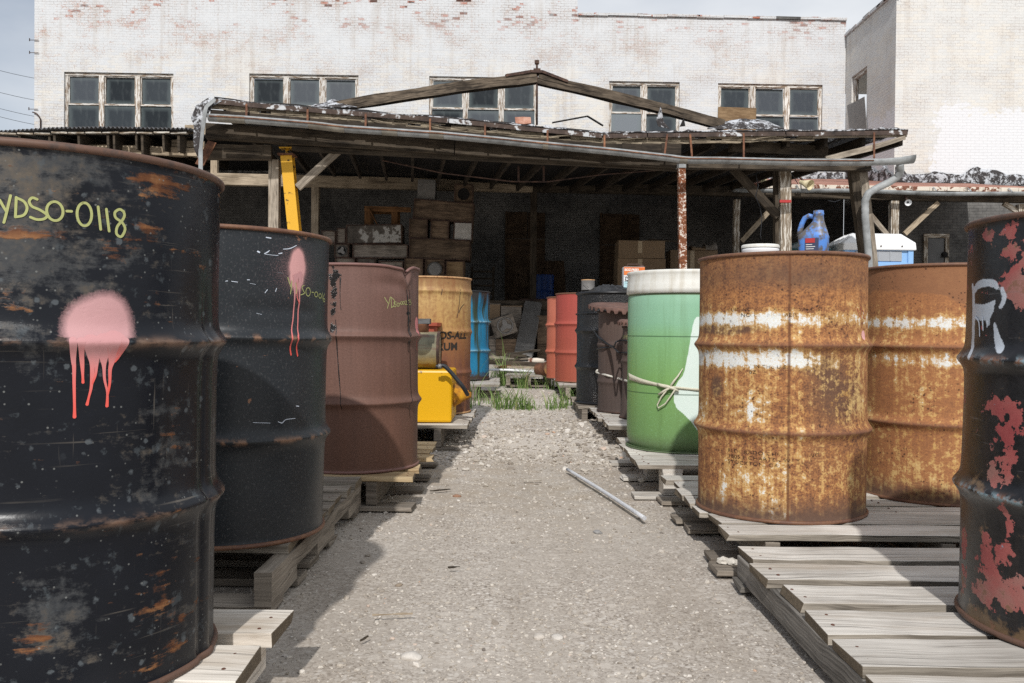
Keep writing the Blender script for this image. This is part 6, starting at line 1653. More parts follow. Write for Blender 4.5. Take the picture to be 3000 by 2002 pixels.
# downspout
b = MB(39)
DS = [(2637, 480), (2638, 502), (2628, 520), (2604, 535), (2566, 553), (2543, 568), (2534, 590), (2535, 640), (2545, 756), (2549, 900)]
pts = [fp(x, y, -.14 + (0.25 if i > 3 else 0.06 * i)) for i, (x, y) in enumerate(DS)]
pp = []
for i in range(len(pts) - 1):
    for t in np.linspace(0, 1, 7)[:-1]: pp.append(pts[i].lerp(pts[i + 1], t))
b.tube(pp, [.052 + (.004 if (14 < i < 22 or 28 < i < 40) and i % 2 else 0) for i in range(len(pp))], 12)
bpart(b, 'downspout', M['gutter'], can)
# exposed truss
b = MB(40); dyt = 2.7
b.bar(fp(985, 314, dyt), fp(1572, 231, dyt), .15, .165, seg=10, jit=.008, bow=.03); b.bar(fp(1575, 234, dyt), fp(2118, 368, dyt), .15, .165, seg=10, jit=.008, bow=.03)
tr = bpart(b, 'truss', M['truss'], can)
b = MB(41)
for (p, e) in (((1480, 226), (1553, 214)), ((1551, 213.5), (1588, 214.5)), ((1586, 214), (1661, 243))): b.bar(fp(*p, dyt - .004), fp(*e, dyt - .004), .19, .045)
tag(bpart(b, 'ridge_plate', M['rust_dark'], tr), 'dark steel strap bent over the apex')
b = MB(42); b.tube([fp(1573, 366, dyt - .1), fp(1573, 182, dyt)], .018, 8); p = fp(1573, 183, dyt); b.lathe([(.001, .03), (.045, .03), (.045, -.03), (.001, -.03)], 6, 0, p, smooth=False); p = fp(1573, 207, dyt); b.box(p.x, p.y, p.z - .03, .12, .12, .05); bpart(b, 'tie_rod', M['rust_dark'], tr)
for (cx, cy, w_, h_) in ((975, 303, 95, 20), (2185, 366, 150, 34)):
    b = MB(int(cx)); rows = []
    for i in range(7):
        rows.append([fp(cx + (j / 14 - .5) * w_ * 1.5, cy + 12, dyt - .25 + .12 * i) + Vector((0, 0, (h_ / FPX * 14) * (1 - abs(j / 14 - .5) ** 1.4 * 2.5) * math.sin(i / 6 * 3.14) * (.7 + .6 * vnoise(j * .9, i * .7 + cx)))) for j in range(15)])
    b.grid(rows, uvf=lambda i, j: (j * .1, i * .1)); tag(bpart(b, 'flashing', M['tar_white'], tr, solid=.01), 'crumpled silver painted flashing')
b = MB(43)
for (p, e) in (((1618, 360), (1721, 341)), ((1721, 341), (1767, 369))): b.bar(fp(*p, .5), fp(*e, .5), .05, .014)
bpart(b, 'bent_strip', M['tar'], can)
for i, pts_ in enumerate((((1936, 311), (1922, 352), (1928, 371), (1962, 378), (1944, 356)), ((2003, 345), (1991, 372), (2008, 370)))):
    b = MB(i); P = [fp(x, y, .3 + .01 * k_) for k_, (x, y) in enumerate(pts_)]; b.v = P; b.face(range(len(P)), [(k_ * .1, 0) for k_ in range(len(P))])
    tag(bpart(b, 'torn_felt', M['tar_white'] if i == 0 else M['tar'], can, solid=.006), 'torn roofing felt sticking up')
# hanging torn sheet and metal strips at the left end
b = MB(44); prof = [((612, 285), (650, 296)), ((575, 310), (622, 312)), ((560, 345), (602, 350)), ((568, 372), (598, 380)), ((566, 410), (592, 420)), ((570, 440), (588, 448)), ((580, 462), (584, 464))]
rows = [[fp(a[0] + (e[0] - a[0]) * t, a[1] + (e[1] - a[1]) * t, -.05 + .05 * vnoise(i * 1.3, t * 3)) for t in np.linspace(0, 1, 6)] for i, (a, e) in enumerate(prof)]
b.grid(rows, uvf=lambda i, j: (i * .1, j * .1)); tag(bpart(b, 'torn_sheet', M['tar_white'], can, solid=.008), 'torn tarred sheet hanging off the roof corner')
b = MB(45)
for (p, e, w_) in (((630, 292), (606, 312), .05), ((606, 310), (600, 330), .05), ((602, 322), (594, 380), .05), ((594, 378), (588, 440), .045), ((588, 438), (588, 500), .055)): b.bar(fp(*p, -.09), fp(*e, -.09), .012, w_, up=(1, 0, 0))
bpart(b, 'metal_strip', M['gutter'], can)
b = MB(46); b.bar(fp(622, 416, .2), fp(584, 484, .1), .012, .13, up=(1, 0, .3)); bpart(b, 'steel_plate', M['rust'], can)
# rod and hangers under the beam
b = MB(47); b.tube([fp(1120, 470, .9), fp(1300, 508, .9), fp(1500, 532, .9), fp(1600, 533, .9), fp(1760, 512, .9), fp(1985, 494, .9)], .012, 6)
for x in (1519, 1593): b.bar(fp(x, 488, .9), fp(x, 532, .9), .03, .03, up=(0, 1, 0))
bpart(b, 'tension_rod', M['rust_dark'], can)

# leaning yellow column: a prop of its own
yp, ye = fp(838, 455, .45), fp(862, 700, .45)
tt_ = yp + (ye - yp) * ((yp.z - gz(yp.x, yp.y)) / (yp.z - ye.z))
yc = thing('steel_column', (tt_.x, tt_.y, tt_.z), 'yellow painted steel column leaning under the canopy beam', 'column')
b = MB(48); b.bar(tt_, yp, .158, .010, up=(0, 1, 0)); yb = tt_ + Vector((0, .15, 0)); b.bar(yb, yp + Vector((0, .15, 0)), .158, .010, up=(0, 1, 0)); b.bar(tt_ + Vector((0, .0755, 0)), yp + Vector((0, .0755, 0)), .010, .138, up=(0, 1, 0))
bpart(b, 'column', M['yellow_steel'], yc)
b = MB(49); b.bar(yp + Vector((-.11, .07, .01)), yp + Vector((.11, .07, .01)), .24, .022); bpart(b, 'cap_plate', M['rust'], yc)
b = MB(50); tp = yp + Vector((.0, .07, .022)); b.tube([tp, tp + Vector((0.0, 0, .075))], .028, 10); b.bar(tp + Vector((-.1, 0, .085)), tp + Vector((.1, 0, .085)), .14, .02); bpart(b, 'screw_jack', M['yellow_steel'], yc)
b = MB(51); b.bar(tt_ + Vector((-.12, .07, .006)), tt_ + Vector((.12, .07, .006)), .26, .012); bpart(b, 'base_plate', M['rust'], yc)

# ------------------------------------------------------------------ dock roof: inner beam line, left and right lean-to roofs
def yp_(Y0, sl): return lambda px, py: (lambda r_: (lambda t: Vector((r_.x * t, t, CAMZ + r_.z * t)))((Y0) / (1 - sl * r_.x)))(ray(px, py))
ib = yp_(17.75, 0.055)
lean = thing('dock_roof', (0, 17.5, 0), 'long lean-to dock roof with corrugated iron on posts along the brick wall', 'canopy')
b = MB(60); b.bar(ib(560, 524), ib(1560, 549), .15, .235, seg=12, jit=.003); tag(bpart(b, 'beam', M['beam_tan'], lean), 'tan beam, sunlit at its left end')
b = MB(61); b.bar(ib(1562, 549), ib(3060, 583), .15, .2, seg=12, jit=.004); bpart(b, 'beam', M['beam_dark'], lean)
for i, (x, y0, w_, m_) in enumerate(((629, 540, .15, 'beam_tan'), (925, 540, .15, 'beam_tan'), (1564, 560, .13, 'beam_dark'), (2158, 586, .12, 'post_white'), (2619, 590, .17, 'post_white'), (2990, 600, .15, 'post_white'))):
    p = ib(x, y0); b = MB(70 + i); b.bar((p.x, p.y, 1.33), (p.x, p.y, p.z), w_, .14, up=(0, 1, 0), jit=.003, seg=4); bpart(b, 'post', M[m_], lean)
for i, (x, y0, y1) in enumerate(((629, 455, 511), (926, 457, 511), (1580, 500, 534), (1865, 500, 545))):
    b = MB(80 + i); b.bar(ib(x, y1), ib(x, y0), .13, .12, up=(0, 1, 0), jit=.003); bpart(b, 'stub_post', M['beam_tan' if i < 2 else 'beam_dark'], lean)
for i, (x0, y0, x1, y1, m_) in enumerate(((2268, 603, 2172, 708, 'beam_tan'), (2748, 594, 2650, 686, 'beam_tan'), (2520, 596, 2600, 690, 'beam_grey'), (2940, 596, 2995, 630, 'post_white'))):
    b = MB(90 + i); b.bar(ib(x0, y0), ib(x1, y1), .10, .07, up=(0, 1, 0), jit=.002, seg=2); bpart(b, 'brace', M[m_], lean)
# left: corrugated sheet over rafters
lf = yp_(17.0, 0.0)
b = MB(62); rows = []
xs = np.linspace(-60, 556, 260)
for (dy, dz) in ((0, 0), (3.2, .28), (6.9, .55)):
    rows.append([lf(x, 377 - 4 * math.exp(-((x - 300) / 140) ** 2) + (8 if x < 150 else 0) * (1 - max(x, 0) / 150)) + Vector((0, dy, dz + .024 * math.sin(x * 2 * math.pi / 12.6))) for x in xs])
b.grid(rows, uvf=lambda i, j: (j * .03, i * 3)); bpart(b, 'corrugated_sheet', M['corr'], lean, solid=.004)
b = MB(63)
for i in range(12): b.bar(lf(-50 + 50 * i, 388 + (3 if i < 4 else 0) + b.r.uniform(-1, 2), ) + Vector((0, .05, 0)), lf(-4 + 50 * i, 388 + (3 if i < 4 else 0) + b.r.uniform(-1, 2)) + Vector((0, .05, 0)), .10, .03)
bpart(b, 'edge_batten', M['post_white'], lean)
b = MB(64)
for x, h in ((52, 34), (140, 40), (155, 46), (226, 42), (312, 42), (330, 70), (395, 44), (413, 74), (475, 46), (520, 50)):
    p = lf(x, 392 + h / 2); b.bar(p + Vector((0, .06, 0)), p + Vector((0, 3.0, .2)), .045, h / FPX * 17, jit=.004)
bpart(b, 'rafters', M['beam_dark'], lean)
b = MB(65); bp = yp_(17.45, 0)
b.bar(bp(180, 441), bp(425, 443), .15, .2, seg=5, jit=.004); b.bar(bp(428, 443), bp(600, 449), .14, .17, seg=8, jit=.014); b.bar(bp(500, 420), bp(600, 424), .06, .13, seg=5, jit=.01); b.bar(bp(440, 432), bp(520, 436), .05, .05, jit=.012, seg=4); b.bar(bp(545, 385), bp(620, 382), .12, .22, seg=3, jit=.01)
tag(bpart(b, 'broken_beam', M['beam_tan'], lean), 'splintered broken timber beam')
b = MB(66); b.quad((-16, 17.3, 4.68), (6, 17.3, 4.68), (6, 24.2, 5.25), (-16, 24.2, 5.25)); bpart(b, 'roof', M['tar'], lean, solid=.03)
# right: faded red roof with gutter
rg = yp_(17.95, 0.0)
b = MB(67); xs = np.linspace(2150, 3080, 40)
front = [rg(x, 541 + (x - 2150) * .0155) for x in xs]
rows = [front] + [[p + Vector((0, dy, dy * .205 + .02 * vnoise(j * .5, dy))) for j, p in enumerate(front)] for dy in (1.2, 2.4, 3.38)]
b.grid(rows); bpart(b, 'red_roof', M['red_roof'], lean, solid=.03)
b = MB(77); fl = [rg(2150, 541), rg(2585, 548)]; b.quad(fl[0] + Vector((0, 3.38, .694)), Vector((AX - .02, fl[0].y + 3.38, fl[1].z + .694)), Vector((AX - .02, 24.35, 5.18)), Vector((fl[0].x, 24.35, 5.16))); bpart(b, 'red_roof', M['red_roof'], lean, solid=.03)
b = MB(68)
for i in range(18):
    xa, xb = 2150 + 52 * i, 2150 + 52 * (i + 1) - 1
    b.bar(rg(xa, 545 + (xa - 2150) * .0155) + Vector((0, -.02, 0)), rg(xb, 545 + (xb - 2150) * .0155) + Vector((0, -.02, 0)), .03, .09, jit=.006)
bpart(b, 'roof_edge', M['edge_white'], lean)
b = MB(69); rows = []
for x in np.linspace(2142, 3080, 40):
    p0 = rg(x, 556 + (x - 2142) * .0165 + 2.5 * math.sin(x * .012)) + Vector((0, -.13, 0))
    rows.append([p0 + Vector((0, -.06 * math.cos(a), -.06 * math.sin(a))) for a in np.linspace(-.2, math.pi, 10)])
b.grid(rows, uvf=lambda i, j: (i * .1, j * .02)); g2 = bpart(b, 'gutter', M['gutter'], lean, solid=.005)
for x in (2240, 2330, 2730, 2830, 2950):
    g = MB(x); y = 548 + (x - 2142) * .0165; g.bar(rg(x, y - 8) + Vector((0, -.06, 0)), rg(x, y + 6) + Vector((0, -.2, 0)), .006, .03, up=(1, 0, 0)); bpart(g, 'gutter_strap', M['gutter'], g2)
# tarred flashing against the walls
def band(P, u0, u1, zlo, hfun, seed, n=120):
    b = MB(seed); rows = []
    for k_ in range(5):
        rows.append([P(u0 + (u1 - u0) * j / n, zlo(j / n) - .05 + (hfun(j / n)) * k_ / 4, .02 + .05 * vnoise(j * .3, k_ * .9 + seed)) for j in range(n + 1)])
    b.grid(rows, uvf=lambda i, j: (j * .1, i * .1)); return bpart(b, 'tar_flashing', M['tar_white'], lean, solid=.01)
hf = lambda sd, lo, hi: (lambda t: lo + (hi - lo) * float(sstep(.35, .7, vnoise(t * 13, sd)) * .8 + .2 * vnoise(t * 60, sd + 3)))
band(F3, .02, 6.5, lambda t: 4.55, hf(1.5, .26, .52), 5)
band(A3, .2, YE - AY - .02, lambda t: 5.20 - .62 * t, hf(7.5, .2, .55), 6, 40)
band(W3, 17.9, uE - .05, lambda t: 5.12, hf(4.2, .16, .36), 7)
# floodlights and cables under the roofs
for (x, y, lab, big) in ((2205, 528, 'beige horn floodlight hanging above the right gutter', 1), (2338, 549, 'beige horn floodlight tilted beside the taped post', 1), (2647, 597, 'small white floodlight on the white post of the dock roof', 0)):
    p = ib(x, y); p.y -= .45 if big else .2
    t = thing('floodlight', p, lab, 'floodlight', 'floodlights under the roofs')
    g = MB(); ax = Vector((.5, -.75, -.35)) if big else Vector((-.3, -.85, -.25)); s_ = 1.0 if big else .62
    g.lathe([(.04 * s_, -.14 * s_), (.05 * s_, -.06 * s_), (.11 * s_, .14 * s_), (.105 * s_, .13 * s_), (.03 * s_, .0)], 16, 0, (0, 0, 0), ax); g.build('lamp_shade', plain('beige_lamp_enamel', c(196, 184, 150), .5) if big else M['plastic_white'], t)
    g = MB(); g.bar((0, .02, .02), (-.02, .32 if big else .16, .2), .03, .03); g.build('bracket', M['rust_dark'], t)
for i, (pts_, dy) in enumerate(((((2218, 496), (2216, 520), (2222, 545), (2213, 575), (2226, 605), (2232, 640), (2228, 690), (2230, 702)), .5), (((2312, 498), (2326, 520), (2338, 540)), .45), (((2425, 588), (2445, 592), (2462, 586)), 3.0))):
    g = MB(i); g.tube([fp(x, y, dy) for x, y in pts_], .006, 5); o = g.build('hanging_cable', M['cable']); tag(o, ('long grey cable dangling under the right half of the gutter', 'short black cable by the red taped post', 'cable looped under the right dock beam')[i], 'cable', 'cables hanging under the roofs')
# power lines in the sky
for i, (y0, y1) in enumerate(((203, 232), (267, 296), (314, 344), (338, 368))):
    P = [at(-40 + 190 * t, y0 - 6 + (y1 - y0 + 12) * t + 3 * math.sin(3.14 * t), 30 + 3 * t) for t in np.linspace(0, 1, 8)]
    g = MB(i); g.tube(P, .008, 5); o = g.build('power_line', M['cable']); tag(o, ('topmost', 'second from the top', 'third from the top', 'lowest')[i] + ' power line in the sky beside the building corner', 'power line', 'power lines beside the building')
# ------------------------------------------------------------------ stacked cabinets and junk on and before the dock
k9 = crop(940, 500, 4.896)
def cabinet(label, x0, y0, x1, y1, Y, dep, mat, zb=None, tilt=0.0, front=None, name='speaker_cabinet', frontmat=None, cr_=k9, cat='speaker cabinet', group='stacked speaker cabinets', trim=True):
    a, e = at(*cr_(x0, y1), Y), at(*cr_(x1, y0), Y)
    z0 = a.z if zb is None else zb; z1 = e.z; w_ = e.x - a.x; h_ = z1 - z0
    t = thing(name, ((a.x + e.x) / 2, Y + dep / 2, z0), label, cat, group, rot=(0, tilt, 0))
    b = MB(int(abs(x0) + y0)); k = .016
    b.bar((0, .012, h_ / 2), (0, dep / 2 - .002, h_ / 2), w_, h_, off=(0, 0)) if False else b.bar((-w_ / 2, .012 , h_ / 2), (w_ / 2, .012, h_ / 2), dep - .024, h_)
    b.build('cabinet', mat, t, bevel=.004)
    if trim:
        b = MB(3)
        for (p, q_) in (((-w_ / 2, k / 2), (w_ / 2, k / 2)), ((-w_ / 2, h_ - k / 2), (w_ / 2, h_ - k / 2))): b.bar((p[0], -dep / 2 - .002, p[1]), (q_[0], -dep / 2 - .002, q_[1]), .03, k)
        for xx in (-w_ / 2 + k / 2, w_ / 2 - k / 2): b.bar((xx, -dep / 2 - .002, k), (xx, -dep / 2 - .002, h_ - k), .03, k, up=(1, 0, 0))
        b.build('edge_trim', M['rust_dark'] if mat is not M['crate_orange'] else mat, t)
    if frontmat is not None:
        b = MB(4); b.bar((-w_ / 2 + k + .004, -dep / 2 + .004, h_ / 2), (w_ / 2 - k - .004, -dep / 2 + .004, h_ / 2), .012, h_ - 2 * k - .01, jit=.002); b.build('front_panel', frontmat, t)
    if front in ('hole', 'cone', 'tri'):
        hc = min(h_, w_ * 1.05); cz = h_ - hc / 2; r_ = min(w_, hc) * .33
        b = MB(5); b.lathe([(r_ * 1.12, 0), (r_ * 1.12, .018), (r_, .02), (r_ * .97, -.0)] if front != 'hole' else [(r_ * 1.05, .0), (r_ * 1.05, .012), (r_, .012), (r_ * .98, .002)], 32, 0, (0, -dep / 2 + .008, cz), (0, -1, 0)); b.build('ring', M['metal_dull'] if front != 'hole' else mat, t)
        b = MB(6)
        if front == 'hole': b.lathe([(.001, .0065), (r_, .0065)], 32, 0, (0, -dep / 2 + .008, cz), (0, -1, 0)); b.build('opening', M['dark'], t)
        elif front == 'cone': b.lathe([(.001, .014), (r_ * .3, .016), (r_ * .95, .008)], 32, 0, (0, -dep / 2 + .008, cz), (0, -1, 0)); b.build('cone', M['metal_grey'], t)
        else:
            b.lathe([(.001, .007), (r_ * .96, .007)], 32, 0, (0, -dep / 2 + .008, cz), (0, -1, 0)); b.build('opening', M['dark'], t)
            b = MB(7); pts = []
            for i in range(24):
                a_ = 2 * math.pi * i / 24 + .3; rr = r_ * (.46 + .46 * max(0, math.cos(1.5 * ((a_ - .3) % (2 * math.pi / 3)) - 1.57 + 1.57)) if False else .44 + .5 * abs(math.cos(1.5 * (a_ - .3))) ** 2.2)
                pts.append((rr * math.sin(a_), -dep / 2 - .012, cz + rr * math.cos(a_)))
            b.v = [Vector(p) for p in pts]; b.face(range(24), [(p[0], p[2]) for p in pts]); b.build('guard', M['metal_grey'], t, solid=.008)
    return t
CR, CG = M['crate'], M['crate_grey']
DZ = 1.331
YK = 16.95
sp = plain('peeling_white_cabinet_front', c(176, 174, 170), .8, var=.25, scale=8)
bl = rust('mould_blotched_panel', c(92, 86, 80), c(60, 56, 52), c(112, 106, 98), scale=7, paint=c(164, 162, 158), thr=.52)
cabinet('plain brown cabinet at the floor of the right stack', 1195, 1248, 1470, 1480, YK, .5, CR, DZ)
cabinet('brown cabinet with a pale round cone, under the lower long box', 1490, 1268, 1775, 1480, YK, .5, CR, DZ, front='cone')
cabinet('brown cabinet with bright wood grain at the right foot of the stack', 1790, 1298, 2055, 1480, YK, .5, M['plywood'], DZ)
cabinet('lower long wooden cabinet lying across the right stack', 1260, 984, 2140, 1272, YK - .02, .55, CR, tilt=.022)
cabinet('dark streaked cabinet left of the middle row', 1262, 694, 1528, 968, YK, .45, CR, tilt=.015)
cabinet('plain brown cabinet in the centre of the middle row', 1572, 716, 1835, 986, YK, .45, CR, tilt=.02)
cabinet('cabinet with a whitewashed square front in the middle row', 1900, 742, 2170, 1012, YK, .45, CR, tilt=.03, frontmat=sp)
cabinet('upper long wooden cabinet with swirling grain, tilted right', 1316, 440, 2180, 715, YK, .5, CR, tilt=.075)
cabinet('square box of dented grey sheet metal on top of the stack', 1380, 125, 1635, 412, YK + .05, .4, M['metal_grey'], tilt=.03, name='metal_box', trim=False, cat='box', group=None)
cabinet('top cabinet with one dark round hole', 1908, 196, 2178, 482, YK + .05, .42, CR, tilt=.03, front='hole')
cabinet('small cabinet at the floor behind the maroon drum', 205, 1252, 490, 1480, YK, .45, CG, DZ)
cabinet('cabinet with a flaking white face beside the maroon drum', 515, 1258, 780, 1480, YK, .45, CG, DZ, frontmat=bl)
cabinet('dark grey cabinet behind the maroon drum, lower than its neighbours', 840, 1302, 1180, 1480, YK, .45, CG, DZ)
cabinet('cabinet with a three-armed speaker grille by the slate drum', 195, 1056, 402, 1248, YK, .42, CG, front='tri')
cabinet('long grey wooden cabinet lying in the left stack', 455, 1062, 1245, 1254, YK - .02, .45, CG)
cabinet('long cabinet with mould-blotched white face on the left stack', 368, 778, 1165, 1046, YK, .45, CR, frontmat=bl, tilt=-.02)
cabinet('narrow pale wooden cabinet standing on the left stack', 226, 826, 358, 1046, YK, .4, CG)
cabinet('low cabinet at the left end of the stack', 8, 862, 212, 1046, YK, .4, CG)
# orange open crate on the left stack
a, e = at(*k9(622, 778), YK + .06), at(*k9(1090, 512), YK + .06)
t = thing('wooden_crate', ((a.x + e.x) / 2, YK + .3, a.z), 'open orange wooden crate frame on the left stack', 'crate')
b = MB(6); w_, h_ = e.x - a.x, e.z - a.z
for xx in (-w_ / 2 + .06, w_ / 2 - .05):
    for yy in (-.2, .2): b.bar((xx, yy, 0), (xx, yy, h_), .12, .03, up=(0, 1, 0))
b.bar((-w_ / 2, -.222, h_ - .05), (w_ / 2 + .28, -.222, h_ - .07), .02, .1); b.bar((-w_ / 2, .222, h_ - .05), (w_ / 2, .222, h_ - .05), .02, .1); b.bar((-w_ / 2 + .1, -.225, h_ - .06), (-w_ / 2 + .26, -.225, 0.01), .02, .1, up=(0, 1, 0))
for xx in (-w_ / 2 + .03, w_ / 2 - .03): b.bar((xx, -.2, h_ - .05), (xx, .2, h_ - .05), .03, .08)
b.build('frame', M['crate_orange'], t)
# on the yard before the dock
def loose_cab(label, px, py, wpx, hpx, Y, dep, mat, rot, front=None):
    p = at(px, py + hpx / 2, Y); w_, h_ = wpx / FPX * Y, hpx / FPX * Y
    t = thing('speaker_cabinet', p, label, 'speaker cabinet', 'speaker cabinets lying by the dock', rot=rot)
    b = MB(int(px)); b.bar((-w_ / 2, 0, h_ / 2), (w_ / 2, 0, h_ / 2), dep, h_); b.build('cabinet', mat, t, bevel=.006)
    r_ = min(w_, h_) * .36; b = MB(1)
    if front == 'hole':
        b.lathe([(r_ * 1.08, 0), (r_ * 1.08, .012), (r_, .014), (r_ * .97, .002)], 28, 0, (0, -dep / 2, h_ / 2), (0, -1, 0)); b.build('ring', mat, t)
        b = MB(2); b.lathe([(.001, .004), (r_, .004)], 28, 0, (0, -dep / 2, h_ / 2), (0, -1, 0)); b.build('opening', M['dark'], t)
    elif front == 'tri':
        b.lathe([(r_ * 1.2, 0), (r_ * 1.2, .016), (r_ * 1.05, .022), (r_ * 1.0, .01)], 28, 0, (0, -dep / 2, h_ / 2), (0, -1, 0)); b.build('ring', M['metal_grey'], t)
        b = MB(3); pts = []
        for i in range(30):
            a_ = 2 * math.pi * i / 30; rr = r_ * (.42 + .54 * abs(math.cos(1.5 * a_)) ** 2.4); pts.append((rr * math.sin(a_), -dep / 2 - .022, h_ / 2 + rr * math.cos(a_)))
        b.v = [Vector(p_) for p_ in pts]; b.face(range(30), [(p_[0], p_[2]) for p_ in pts]); b.build('guard', M['metal_grey'], t, solid=.01)
    return t
s7 = crop(1200, 450, 2.4125)
g0 = gz(0, 15.7)
p_ = at(*s7(600, 1440), 15.75)
loose_cab('plain grey cabinet at the bottom of the heap by the blue drum', *s7(585, 1385), 45, 60, 15.75, .45, CG, (0, 0, .1))
loose_cab('grey cabinet with an empty round hole leaning by the blue drum', *s7(560, 1245), 62, 58, 15.8, .42, CG, (0, -.12, .15), 'hole')
loose_cab('grey cabinet with a three-armed grille tipped on the heap', *s7(680, 1215), 62, 56, 15.55, .42, CG, (0, -.32, .2), 'tri')
loose_cab('dark wooden box under the tipped cabinet', *s7(690, 1390), 60, 66, 15.7, .45, CR, (0, 0, -.1))
for i, (x0, x1, y0, lab) in enumerate(((556, 640, 1068, 'narrow dull box standing against the dock above the heap of cabinets'), (648, 792, 1082, 'wide dull box standing against the dock above the tipped cabinet'), (905, 1000, 1150, 'low dark box against the dock right of the metal trough'))):
    a, e = at(*s7(x0, y0), 16.0), at(*s7(x1, y0), 16.0); g_ = gz(a.x, 16.0)
    t = thing('storage_box', ((a.x + e.x) / 2, 16.15, g_), lab, 'box', 'boxes against the dock')
    b = MB(i); b.bar(((a.x - e.x) / 2, 0, (a.z - g_) / 2), ((e.x - a.x) / 2, 0, (a.z - g_) / 2), .3, a.z - g_, jit=.006); b.build('box', M[('card', 'crate_grey', 'crate')[i]], t)
    b = MB(i + 5); b.bar(((a.x - e.x) / 2 - .01, 0, a.z - g_ + .008), ((e.x - a.x) / 2 + .01, 0, a.z - g_ + .008), .32, .012, jit=.004); b.build('lid', M[('crate_grey', 'card', 'crate')[i]], t)
# leaning sheet metal trough
A_, B_, C_, E_ = at(*s7(742, 1400), 15.2), at(*s7(862, 1440), 15.2), at(*s7(930, 1055), 16.32), at(*s7(818, 1040), 16.32)
b = MB(9); rows = []
for i in range(9):
    t_ = i / 8; l, r_ = A_.lerp(E_, t_), B_.lerp(C_, t_)
    rows.append([l + Vector((0, .07, 0)), l, l.lerp(r_, .5) + Vector((0, .01 * math.sin(t_ * 6), 0)), r_, r_ + Vector((.02, .07, 0))])
b.grid(rows, smooth=False, uvf=lambda i, j: (i * .1, j * .15))
o = b.build('metal_trough', M['metal_grey'], solid=.008); tag(o, 'long grey sheet metal trough leaning against the dock', 'metal sheet')
# broken planks
r = random.Random(12)
labs = ['long splintered plank on top of the heap, pointing right', 'dark broken plank in the middle of the heap', 'short rotten plank at the left of the heap', 'thick brown plank lying across the front of the heap', 'thin grey plank on the pallet behind the grass', 'pale plank edge on under the heap', 'brown plank low behind the tall grass']
for i, (x0, y0, x1, y1, Y0, Y1, w_, h_, m_) in enumerate(((600, 418, 1010, 360, 10.4, 10.7, .10, .02, 'beam_dark'), (590, 430, 840, 436, 10.3, 10.3, .12, .025, 'beam_dark'), (370, 450, 740, 480, 10.5, 10.2, .11, .022, 'beam_grey'), (330, 520, 1090, 560, 10.0, 9.9, .16, .05, 'beam_dark'), (560, 490, 900, 470, 10.6, 10.6, .14, .02, 'beam_grey'), (420, 580, 960, 596, 9.8, 9.8, .18, .022, 'beam_tan'), (470, 600, 640, 580, 9.7, 9.8, .09, .03, 'crate_orange'))):
    b = MB(i); b.bar(at(*g8(x0, y0), Y0), at(*g8(x1, y1), Y1), w_, h_, jit=.004, seg=6, rag=.03); o = b.build('plank', M[m_]); tag(o, labs[i], 'plank', 'broken planks heaped on the pallet')
b = MB(2); b.tube([at(*g8(230, 627), 9.6), at(*g8(600, 632), 9.6), at(*g8(960, 655), 9.5)], .014, 8); tag(b.build('white_pipe', M['plastic_white']), 'thin white pipe lying behind the grass by the blue drum', 'pipe')
b = MB(3); b.tube([at(*g8(880, 505), 10.3), at(*g8(1000, 503), 10.3), at(*g8(1100, 508), 10.3)], [.03, .034, .026], 8); tag(b.build('white_roll', M['edge_white']), 'crumpled white roll on the plank heap', 'roll')
# rusty can lying down
p = at(*g8(1175, 612), 9.3)
t = thing('paint_can', p, 'crushed rusty can lying on its side before the coral drum', 'can')
b = MB(4); ax = Vector((.55, -.8, .12)); b.lathe([(.001, -.19), (.075, -.19), (.080, -.185), (.068, -.12), (.082, -.03), (.082, 0), (.086, .003), (.086, .010), (.081, .010), (.079, .0)], 28, 0, (0, 0, 0), ax); b.build('body', M['rust'], t)
b = MB(5); b.lathe([(.001, .002), (.080, .002)], 28, 0, (0, 0, 0), ax); b.build('end', rust('ochre_rust_end', c(134, 110, 84), c(96, 72, 50), c(176, 124, 50), 6), t)

# ------------------------------------------------------------------ cartons, barrel and boards on the dock
k4 = crop(1380, 480, 3.917)
def carton(label, x0, y0, x1, Y, dep, zb, zt=None, name='cardboard_box'):
    a, e = at(*k4(x0, y0), Y), at(*k4(x1, y0), Y); z1 = a.z if zt is None else zt
    t = thing(name, ((a.x + e.x) / 2, Y + dep / 2, zb), label, 'cardboard box', 'cardboard boxes on the dock')
    w_ = e.x - a.x; h_ = z1 - zb
    b = MB(int(x0)); b.bar((-w_ / 2, 0, h_ / 2), (w_ / 2, 0, h_ / 2), dep, h_, jit=.006); b.build('carton', M['card'], t)
    b = MB(1); b.bar((-.035, -dep / 2 - .003, h_ - .01), (-.035, -dep / 2 - .003, h_ * .3), .09, .003, up=(0, 1, 0)); b.build('tape', M['tape'], t)
    return h_ + zb
zm = at(*k4(1690, 1086), 17.3).z
carton('large water-stained cardboard box at the bottom of the two', 1686, 1086, 2232, 17.3, .7, DZ)
carton('large water-stained cardboard box on top of the two', 1695, 880, 2226, 17.31, .68, zm + .004)
carton('smaller cardboard box behind the rusty pole', 2290, 990, 2830, 17.9, .6, DZ)
b = MB(3); za = at(*k4(1690, 880), 17.3).z
b.tube([Vector((2.78, 17.4, za + .03)), Vector((3.45, 17.6, za + .02))], .022, 8); tag(b.build('wooden_pole', M['beam_dark']), 'short pole lying on top of the stacked cardboard boxes', 'pole')
zc_ = at(*k4(2290, 990), 17.9).z
